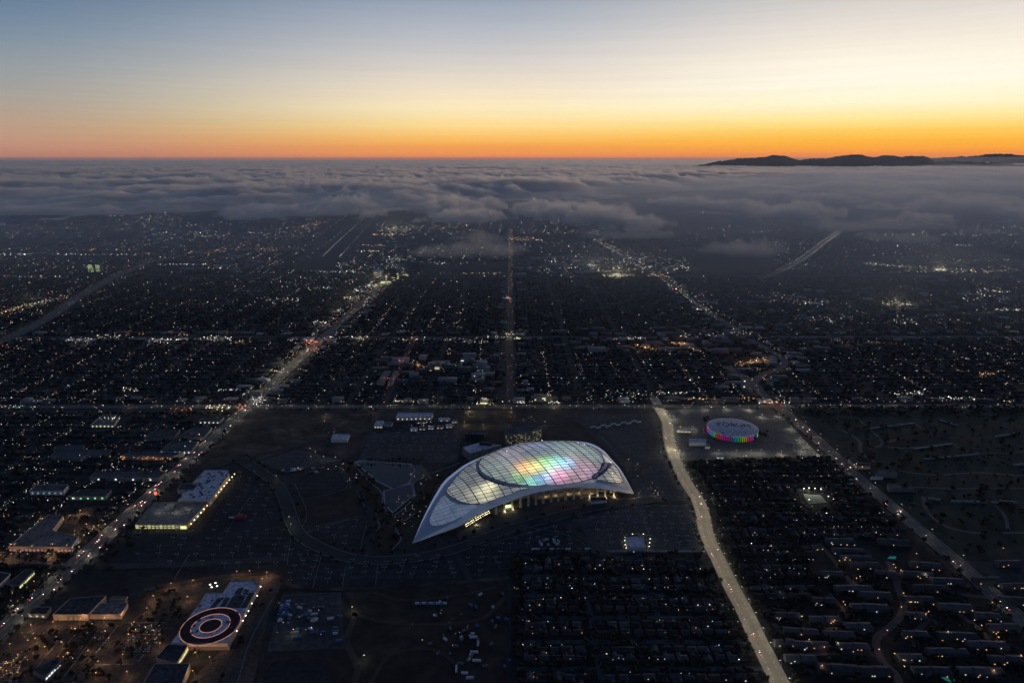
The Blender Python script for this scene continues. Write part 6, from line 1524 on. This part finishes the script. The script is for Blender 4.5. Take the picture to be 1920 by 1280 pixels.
m3 = 3 * n; p3 = np.repeat(pos, 3, 0) + rng.normal(0, 1.5, (m3, 3)) * np.array([1.2, 1.2, .6]); p3[:, 2] = np.maximum(p3[:, 2], 1.6)
jit = 1 + rng.uniform(-.3, .3, (m3, 12)); s3 = np.repeat(s_, 3) * rng.uniform(.45, .85, m3)
Vt = (p3[:, None, :] + V0[None] * (jit * s3[:, None])[:, :, None] * np.array([1, 1, .8])).reshape(-1, 3); Ft = (np.array(ICO_F)[None] + (np.arange(m3) * 12)[:, None, None]).reshape(-1, 3)
tag(mesh_np('distant_trees', Vt, Ft, M_CROWN), kind='stuff')

# airport: runways, their edge lights and terminals
for q in ([(548, 496), (690, 398)], [(606, 480), (690, 402)], [(655, 462), (715, 396)]):
    a, b = G(*q[0]), G(*q[1]); ribbon('runway', [a, ((a[0] + b[0]) / 2, (a[1] + b[1]) / 2, 0), b], 55, .5, M_LOTB, n=2)

# ------------------------------------------------------------------ lights of the far town (one mass of lamps)
LC = {'w': (1, .93, .80), 'c': (.82, .92, 1), 'y': (1, .84, .48), 'o': (1, .47, .16), 'r': (1, .09, .07), 'g': (.2, 1, .55), 'b': (.3, .5, 1), 't': (.1, .75, .9)}
LX, LS, LCOL = [], [], []
def add_light(x, y, col, br, size, z=7.0):
    LX.append((x, y, z)); LS.append(size); LCOL.append([v * br for v in LC[col]])
def fs(y): return max(1.0, y * .00042)
def rc(mix): return R.choices([m for m, _ in mix], [w_ for _, w_ in mix])[0]
MIX = [('w', 46), ('c', 22), ('y', 14), ('o', 12), ('r', 3), ('g', 2), ('b', 1)]
# sprinkled over the street grid
NB = 27000
yy = 990 * (7200 / 990) ** (rng.random(NB) ** .95); xx = rng.uniform(-1, 1, NB) * (yy * .80 + 300)
snap = rng.random(NB) < .55
xx = np.where(snap, np.round(xx / 105) * 105 + rng.normal(0, 4, NB), xx); yy = np.where(snap, yy, np.round(yy / 62) * 62 + rng.normal(0, 3, NB))
dens = fbm(xx / 420, yy / 520, 77, 3); px_, py_ = pixy(xx, yy)
pr = np.clip((dens - .36) * 3.6, .20, 1) * np.interp(px_, [0, 700, 900, 1300, 1920], [1, .95, .8, .8, 1])
pr = np.where(px_ < 720, np.maximum(pr, .36), pr) * np.where((px_ > 740) & (px_ < 1280) & (py_ < 575) & (py_ > 518), .30, 1)
k = (rng.random(NB) < pr) & (px_ > -40) & (px_ < 1960) & (py_ > 404) & free(xx, yy)
for x, y in zip(xx[k], yy[k]):
    b = math.exp(R.gauss(-.45, .95)) * (1 if y > 1700 else .6); add_light(x, y, rc(MIX), min(b, 4), fs(y) * R.uniform(.45, .85), R.uniform(4, 9))
def cl(px, py, w_, h_, n, mix, br=1.2, slope=0.0, size=1.0):
    for _ in range(n):
        u = R.uniform(-.5, .5); a = G(px + u * w_, py + slope * u * w_ + R.gauss(0, .32) * h_)
        add_light(a[0], a[1], rc(mix), br * 1.25 * math.exp(R.gauss(-.2, .7)), fs(a[1]) * size * R.uniform(.5, 1.0), R.uniform(6, 11))
Wm = [('w', 6), ('c', 3), ('y', 2)]; Om = [('o', 8), ('y', 2), ('w', 1)]; Ym = [('y', 6), ('w', 3)]; Mm = MIX
for args in ((55, 640, 50, 5, 16, Om), (150, 641, 50, 8, 34, Wm, 1.6), (205, 635, 46, 8, 26, Ym, 1.5), (310, 641, 60, 7, 40, Wm, 1.9), (405, 637, 60, 7, 44, Wm, 1.8), (450, 645, 44, 5, 18, Om), (20, 650, 40, 10, 12, [('r', 3), ('o', 3)]), (250, 628, 40, 8, 16, Om), (345, 632, 30, 5, 10, [('y', 2), ('o', 3)]),
             (675, 637, 34, 4, 30, Ym, 1.9), (775, 640, 46, 6, 22, Wm), (850, 641, 40, 4, 18, Wm), (890, 644, 50, 6, 30, Wm), (935, 636, 44, 6, 24, Wm), (620, 636, 70, 4, 22, Wm), (560, 640, 40, 5, 16, Wm),
             (62, 573, 80, 5, 60, Ym, 1.4, -.20), (18, 588, 50, 7, 34, Om, 1.3, -.2), (110, 560, 40, 20, 26, Om, 1.0), (430, 736, 46, 1.2, 20, Wm, 1.6), (408, 768, 50, 7, 38, Ym, 1.7), (452, 770, 22, 10, 26, [('o', 3), ('r', 2), ('w', 3)], 1.4), (487, 756, 26, 10, 26, Wm, 1.7), (340, 772, 40, 4, 18, [('o', 3), ('r', 2)]), (205, 790, 40, 10, 20, Ym, 1.5), (245, 735, 30, 4, 20, Ym, 1.4), (35, 768, 70, 6, 22, [('y', 3), ('w', 2), ('g', 1)], 1.5),
             (270, 408, 150, 16, 110, Mm, 1.3), (120, 432, 220, 20, 60, [('c', 3), ('w', 3), ('y', 3)], 1.3), (210, 470, 110, 2, 40, Om, 1.2), (345, 498, 96, 1.2, 40, [('c', 1), ('w', 2)], 1.9), (125, 479, 260, 1.2, 80, Wm, 1.1), (270, 478, 44, 3, 22, Om, 1.3), (430, 465, 90, 8, 44, Om, 1.1, -.3), (350, 440, 160, 16, 70, Mm), (40, 425, 90, 10, 30, Wm), (100, 500, 180, 16, 40, Mm, .9), (420, 505, 60, 4, 24, Wm, 1.2), (60, 521, 110, 2, 30, [('w', 3), ('r', 1)]), (455, 410, 80, 10, 16, Wm, 1.0), (335, 423, 220, 6, 30, Wm, 1.2), (500, 470, 40, 10, 30, Om, 1.0),
             (740, 432, 70, 18, 110, Ym, 1.1), (735, 441, 76, 2.5, 50, Om, 1.2), (700, 462, 46, 2, 26, Om, 1.2), (690, 473, 46, 2, 22, Ym, 1.2), (690, 500, 120, 16, 90, Wm, 1.1), (745, 488, 60, 8, 44, Wm, 1.5), (820, 428, 110, 18, 70, Ym, .9), (850, 495, 130, 6, 30, Wm, 1.3), (885, 515, 120, 3, 34, [('y', 3), ('o', 2), ('w', 2)], .9), (580, 425, 60, 10, 36, Om, 1.2, -.3), (540, 440, 60, 16, 30, Mm, 1.0), (640, 512, 90, 6, 40, Wm, 1.1),
             (985, 450, 64, 5, 80, Om, 1.0), (1045, 437, 150, 7, 56, Mm, 1.1), (1030, 414, 60, 6, 20, Wm, 1.2), (1130, 490, 220, 18, 150, Wm, 1.0), (1150, 506, 90, 14, 110, Ym, 1.2), (1160, 519, 60, 4, 70, Ym, 1.5), (1050, 508, 110, 16, 60, [('c', 3), ('w', 2), ('g', 1)], .9), (1250, 505, 110, 14, 70, Wm, 1.3), (1240, 490, 90, 10, 40, Wm, 1.0), (1230, 519, 40, 4, 26, Om, 1.2),
             (1290, 560, 80, 30, 70, [('w', 3), ('y', 3), ('r', 1)], 1.3, .8), (1350, 400, 110, 4, 36, Wm, 1.0, .03), (1420, 408, 60, 5, 24, Wm, 1.0), (1370, 435, 160, 16, 60, Wm, .7), (1460, 376, 40, 6, 16, Wm), (1660, 405, 110, 14, 40, Wm, .9), (1700, 415, 90, 10, 46, Ym, .9), (1640, 442, 90, 4, 26, Wm, 1.2), (1560, 430, 80, 10, 26, Wm, 1.0), (1760, 440, 120, 6, 40, Wm, 1.3), (1850, 440, 120, 12, 60, Wm, 1.2), (1800, 461, 40, 3, 18, Wm, 1.5), (1690, 463, 30, 2, 8, Wm), (1900, 425, 60, 14, 26, Wm, 1.3),
             (1665, 499, 90, 6, 60, Wm, 1.4, .06), (1760, 508, 130, 10, 120, Ym, 1.2, .04), (1830, 512, 70, 4, 26, Om, .9), (1870, 511, 60, 4, 20, Wm), (1680, 572, 56, 8, 60, Ym, 1.0), (1700, 574, 50, 3, 26, Ym, 1.2, .1), (1868, 548, 50, 4, 26, Ym, 1.3, .1), (1890, 584, 50, 5, 34, Wm, 1.9), (1850, 562, 90, 14, 40, Wm, 1.3), (1835, 552, 60, 12, 20, Wm), (1520, 570, 70, 10, 34, Wm, 1.1), (1460, 560, 60, 14, 34, Mm, 1.1), (1560, 600, 80, 10, 30, Mm),
             (1210, 655, 40, 4, 26, Om, 1.5, .2), (1275, 647, 34, 4, 26, Om, 1.6), (1305, 660, 28, 4, 16, Om, 1.6, .3), (1408, 682, 60, 7, 70, Om, 1.3, -.2), (1180, 638, 60, 5, 30, Wm, 1.2), (1330, 632, 110, 6, 40, Wm, 1.2), (1400, 628, 60, 8, 30, Ym, 1.2), (1620, 645, 130, 4, 30, Om, .7, .04), (1690, 606, 60, 10, 30, Mm), (1320, 752, 60, 3, 20, Om, 1.2), (1395, 752, 40, 6, 14, Om, .9), (1450, 760, 60, 5, 34, [('w', 5), ('o', 2), ('r', 2)], 1.5), (1705, 742, 60, 10, 40, Wm, 1.3), (1800, 752, 70, 5, 34, Wm, 1.4), (1850, 705, 30, 8, 30, Om, .9), (1892, 758, 6, 2, 6, Om, 1.8), (1260, 742, 60, 4, 18, Wm, 1.2), (1180, 745, 110, 12, 40, [('y', 3), ('w', 4), ('g', 1)], .9),
             (1020, 746, 26, 10, 34, Ym, .8), (1040, 760, 24, 3, 26, [('w', 1)], 1.4), (975, 760, 16, 2, 12, [('w', 1)], 1.4), (910, 762, 34, 2, 24, Ym, 1.2), (908, 755, 10, 4, 12, Ym, 1.2), (770, 757, 60, 1, 30, Ym, .9), (830, 690, 90, 8, 34, [('g', 1), ('y', 2), ('w', 4)], .8), (785, 688, 10, 7, 20, Om, 1.4), (840, 666, 10, 4, 6, Om, 1.2), (722, 715, 16, 18, 12, [('r', 3), ('o', 2)], 1.0), (752, 680, 8, 6, 8, [('r', 2), ('o', 1)], 1.2), (735, 715, 10, 10, 8, Om), (775, 640, 16, 16, 16, [('o', 2), ('r', 2)], 1.0), (585, 645, 20, 5, 30, [('r', 4), ('o', 2)], 1.7), (590, 660, 30, 8, 24, [('w', 2), ('r', 2), ('o', 1)], 1.2), (560, 664, 30, 6, 16, Om), (520, 700, 30, 8, 22, Ym, 1.3), (600, 608, 24, 4, 22, Wm, 1.3), (660, 562, 30, 5, 30, Ym, 1.2), (670, 548, 20, 6, 24, Wm, 1.3), (700, 538, 30, 6, 30, Wm, 1.3), (725, 527, 8, 4, 10, Ym, 1.8), (755, 518, 24, 3, 22, [('y', 1)], 1.3), (530, 565, 60, 8, 34, Mm), (605, 543, 60, 4, 34, [('g', 2), ('w', 3), ('r', 1)], .9), (950, 562, 16, 4, 14, Ym, 1.3), (956, 566, 3, 10, 8, [('r', 3), ('o', 2)], 1.2), (962, 630, 40, 10, 40, Ym, .9)):
    cl(*args)
def along_lights(c, nr, offs, step, y0, y1, mix, br, size=1.0):
    for i in range(len(c) - 1):
        L = np.linalg.norm(c[i + 1] - c[i]); t = R.uniform(0, step)
        while t < L:
            p = c[i] + (c[i + 1] - c[i]) * t / L + nr[i] * (R.choice((-1, 1)) * R.uniform(*offs))
            if y0 < p[1] < y1: add_light(p[0], p[1], rc(mix), br * math.exp(R.gauss(0, .5)), fs(p[1]) * size * R.uniform(.5, 1.0), 8)
            t += step * R.uniform(.4, 1.6)
along_lights(LEFT_C, LEFT_N, (8, 46), 6, 1750, 4000, [('w', 5), ('y', 5), ('o', 1), ('r', 1)], 1.0)
along_lights(CEN_C, CEN_N, (2, 14), 14, 1720, 6400, [('o', 5), ('y', 4), ('w', 2)], .8, .6)
along_lights(BEND_C, BEND_N, (4, 36), 14, 1800, 6500, [('w', 5), ('y', 3), ('o', 1)], 1.1)
along_lights(DIAG_C, DIAG_N, (2, 12), 24, 1700, 2600, [('r', 3), ('o', 3)], .8)
along_lights(MAN_C, MAN_N, (6, 30), 14, 0, 9e9, [('w', 5), ('y', 3), ('o', 2)], .8)
along_lights(FWL_C, FWL_N, (8, 24), 17, 0, 9e9, [('w', 6), ('r', 2)], 1.0, .6); along_lights(FWL_C, FWL_N, (50, 90), 40, 2300, 5200, [('w', 3), ('o', 3)], 1.0)
along_lights(FWR_C, FWR_N, (10, 26), 10, 3900, 9000, [('w', 1)], 1.7, .6)
for q, n_ in (([(520, 500), (600, 440), (655, 400)], 20), ([(606, 480), (640, 447), (690, 402)], 60), ([(636, 482), (655, 462), (712, 398)], 36), ([(555, 498), (690, 398)], 22), ([(482, 512), (522, 488)], 16), ([(494, 512), (530, 486)], 16), ([(470, 512), (512, 488)], 10), ([(120, 560), (140, 532), (146, 528)], 16)):
    c = catmull([G(*p) for p in q], 20)
    for i in range(n_):
        t = i / n_ * (len(c) - 1.01); k0 = int(t); p = c[k0] + (c[k0 + 1] - c[k0]) * (t - k0); add_light(p[0], p[1], R.choice('wwyc'), R.uniform(.5, 1.3), fs(p[1]) * .7, 2)
# small path lamps round the lake and the stadium
for a_, b_, w_, h_, n_ in ((770, 960, 60, 60, 34), (800, 905, 60, 30, 16), (660, 900, 30, 40, 8), (1215, 925, 60, 24, 24), (1200, 890, 50, 40, 10), (600, 880, 110, 8, 16), (835, 800, 40, 12, 14), (780, 795, 60, 14, 16), (1000, 788, 60, 10, 12), (590, 800, 90, 30, 10), (560, 1160, 90, 70, 14), (820, 1180, 120, 80, 12), (120, 1210, 160, 60, 30), (270, 1190, 60, 40, 40), (40, 1105, 90, 50, 46), (20, 1255, 40, 30, 36), (110, 1010, 120, 30, 30), (270, 820, 150, 50, 50), (150, 880, 200, 60, 60)):
    for _ in range(n_): a = G(a_ + R.uniform(-.5, .5) * w_, b_ + R.uniform(-.5, .5) * h_); add_light(a[0], a[1], R.choice('wwycyo' if b_ < 1000 or a_ > 400 else 'ooywo'), math.exp(R.gauss(-.2, .8)), R.uniform(.35, .6), R.uniform(1.5, 5))
# lamps sprinkled over the near housing
for poly, n_ in ((polyA, 130), (polyB, 200)):
    a, b = inpoly_pts(poly, n_ * 2)
    for x, y in list(zip(a, b))[:n_]: add_light(x, round(y / 25.1) * 25.1 - 5.5, rc([('w', 5), ('c', 4), ('y', 3), ('o', 3), ('g', .4)]), math.exp(R.gauss(-.5, .9)), R.uniform(.35, .65), R.uniform(3.5, 6.5))
LX, LS, LCOL = np.array(LX), np.array(LS), np.array(LCOL)
OV = np.array([(1, 0, 0), (-1, 0, 0), (0, 1, 0), (0, -1, 0), (0, 0, 1), (0, 0, -1)], float); OF = np.array([(0, 2, 4), (2, 1, 4), (1, 3, 4), (3, 0, 4), (2, 0, 5), (1, 2, 5), (3, 1, 5), (0, 3, 5)])
n = len(LX); V = (LX[:, None, :] + OV[None] * LS[:, None, None]).reshape(-1, 3); F = (OF[None] + (np.arange(n) * 6)[:, None, None]).reshape(-1, 3)
m, nt, out = nodes_of('town_lamp_glow'); e_ = nt.nodes.new('ShaderNodeEmission'); a_ = nt.nodes.new('ShaderNodeAttribute'); a_.attribute_name = 'lamp'
nt.links.new(a_.outputs['Color'], e_.inputs['Color']); e_.inputs['Strength'].default_value = 1.35; nt.links.new(e_.outputs['Emission'], out.inputs['Surface']); m.cycles.emission_sampling = 'NONE'
o = mesh_np('distant_lamps', V, F, m); o['kind'] = 'stuff'
ca = o.data.color_attributes.new('lamp', 'FLOAT_COLOR', 'POINT'); ca.data.foreach_set('color', np.column_stack([np.repeat(LCOL, 6, 0), np.ones(n * 6)]).astype(np.float32).ravel())
# pools of light on the ground under the brightest strips
for px, py, w_, c_ in ((675, 637, 30, 'y'), (410, 768, 14, 'y'), (487, 756, 12, 'w'), (405, 638, 30, 'w'), (310, 641, 30, 'w'), (150, 641, 26, 'w'), (700, 537, 70, 'y'), (660, 562, 50, 'y'), (1160, 517, 160, 'y'), (1110, 500, 120, 'w'), (1275, 648, 26, 'o'), (1210, 655, 20, 'o'), (1405, 682, 30, 'o'), (1418, 680, 26, 'o'), (960, 632, 26, 'y'), (725, 527, 60, 'y'), (1680, 573, 70, 'y'), (740, 432, 200, 'y'), (1760, 508, 130, 'y'), (600, 608, 28, 'w'), (585, 645, 22, 'r'), (520, 700, 18, 'y'), (540, 680, 18, 'y'), (630, 585, 34, 'y'), (560, 662, 18, 'y'), (1035, 758, 9, 'y'), (910, 760, 9, 'y'), (1255, 742, 7, 'w'), (60, 573, 50, 'y'), (785, 688, 10, 'o'), (1450, 762, 10, 'o')):
    a = G(px, py); lamp_light(a[0], a[1], 24, w_ * 900, LC[c_], r=3)

# far towers
def tower(px0, px1, ybase, h, label, wm, lit, depth=26, wall=M_GREYW):
    a, b = G(px0, ybase), G(px1, ybase); w_ = b[0] - a[0]; e = empty('office_tower', ((a[0] + b[0]) / 2, a[1] + depth / 2, 0)); tag(e, label, 'tower')
    wl = MB().box(0, 0, 0, w_, depth, h).build('wall', wall, e); MB().box(0, 0, h + .01, w_ * .5, depth * .5, 3).build('roof_house', wall, e)
    nf = int(h / 4.2)
    for f_ in range(1, nf):
        k = 0; cells_ = int(w_ / 5)
        while k < cells_:
            if R.random() < lit:
                r_ = 1
                while k + r_ < cells_ and R.random() < .6: r_ += 1
                MB().box(-w_ / 2 + (k + r_ / 2) * 5, -depth / 2 - .3, f_ * 4.2, r_ * 5 - .8, .5, 2.6).build('lit_window', wm, wl); k += r_
            k += 1
GLTOW = glow('tower_window_glow', (.80, .95, .50), .55)
tower(166, 177, 511, 50, 'left one of the twin towers with yellow-green lit windows', GLTOW, .8)
tower(180.5, 190, 510.5, 50, 'right one of the twin towers with yellow-green lit windows', GLTOW, .8)
tower(700, 717, 523, 46, 'pale hotel block where the left avenue ends', GLW, .10, 30, M_WHITEW)
tower(720, 742, 527, 62, 'dark broad tower beside the pale hotel block', GLW, .04, 30, M_RDARK)
tower(744, 749, 527, 60, 'slim tower with a yellow-lit flank right of the dark broad tower', GLWY, .35, 30)
tower(714, 734, 533, 18, 'low bright garage at the foot of the dark broad tower', GLWY, .8, 30)
tower(661, 667, 500, 60, 'thin tower among the lights before the runways', GLW, .2, 30)
for a_, b_, w_, d_, h_, q, lab in ((720, 712, 20, 150, 9, 0, 'left one of the two pale long barracks in the dark middle blocks'), (737, 712, 12, 150, 9, 0, 'right one of the two pale long barracks in the dark middle blocks')):
    a = G(a_, b_); e = empty('apartment_row', (a[0], a[1], 0), .0); MB().box(0, 0, 0, w_, d_ * .8, h_).build('wall', M_STUCCO, e); mb = MB(); mb.box(0, 0, h_ + .02, w_ + 1, d_ * .8 + 1, .6); mb.build('roof', M_RTAN, e); tag(e, lab, 'apartment row')
for px0, px1, yb, h_, lab, c_ in ((803, 812, 698, 24, 'pale apartment slab with dim lights left of the centre street', 'w'), (815, 826, 697, 24, 'grey apartment slab right of the pale one', 'w'), (864, 890, 684, 18, 'blue-grey office box near the centre street', 'c'), (1393, 1405, 731, 34, 'dark tower with a bright sign on its flank behind the round arena', 'c'), (960, 980, 637, 16, 'lit parking block at the centre street crossing', 'y'), (1002, 1026, 753, 15, 'lit apartment block on the cross boulevard', 'y'), (900, 916, 762, 15, 'small white-lit hall behind the theatre on the cross boulevard', 'y')):
    tower(px0, px1, yb, h_, lab, {'w': GLW, 'c': GLWC, 'y': GLWY}[c_], .22, 22)
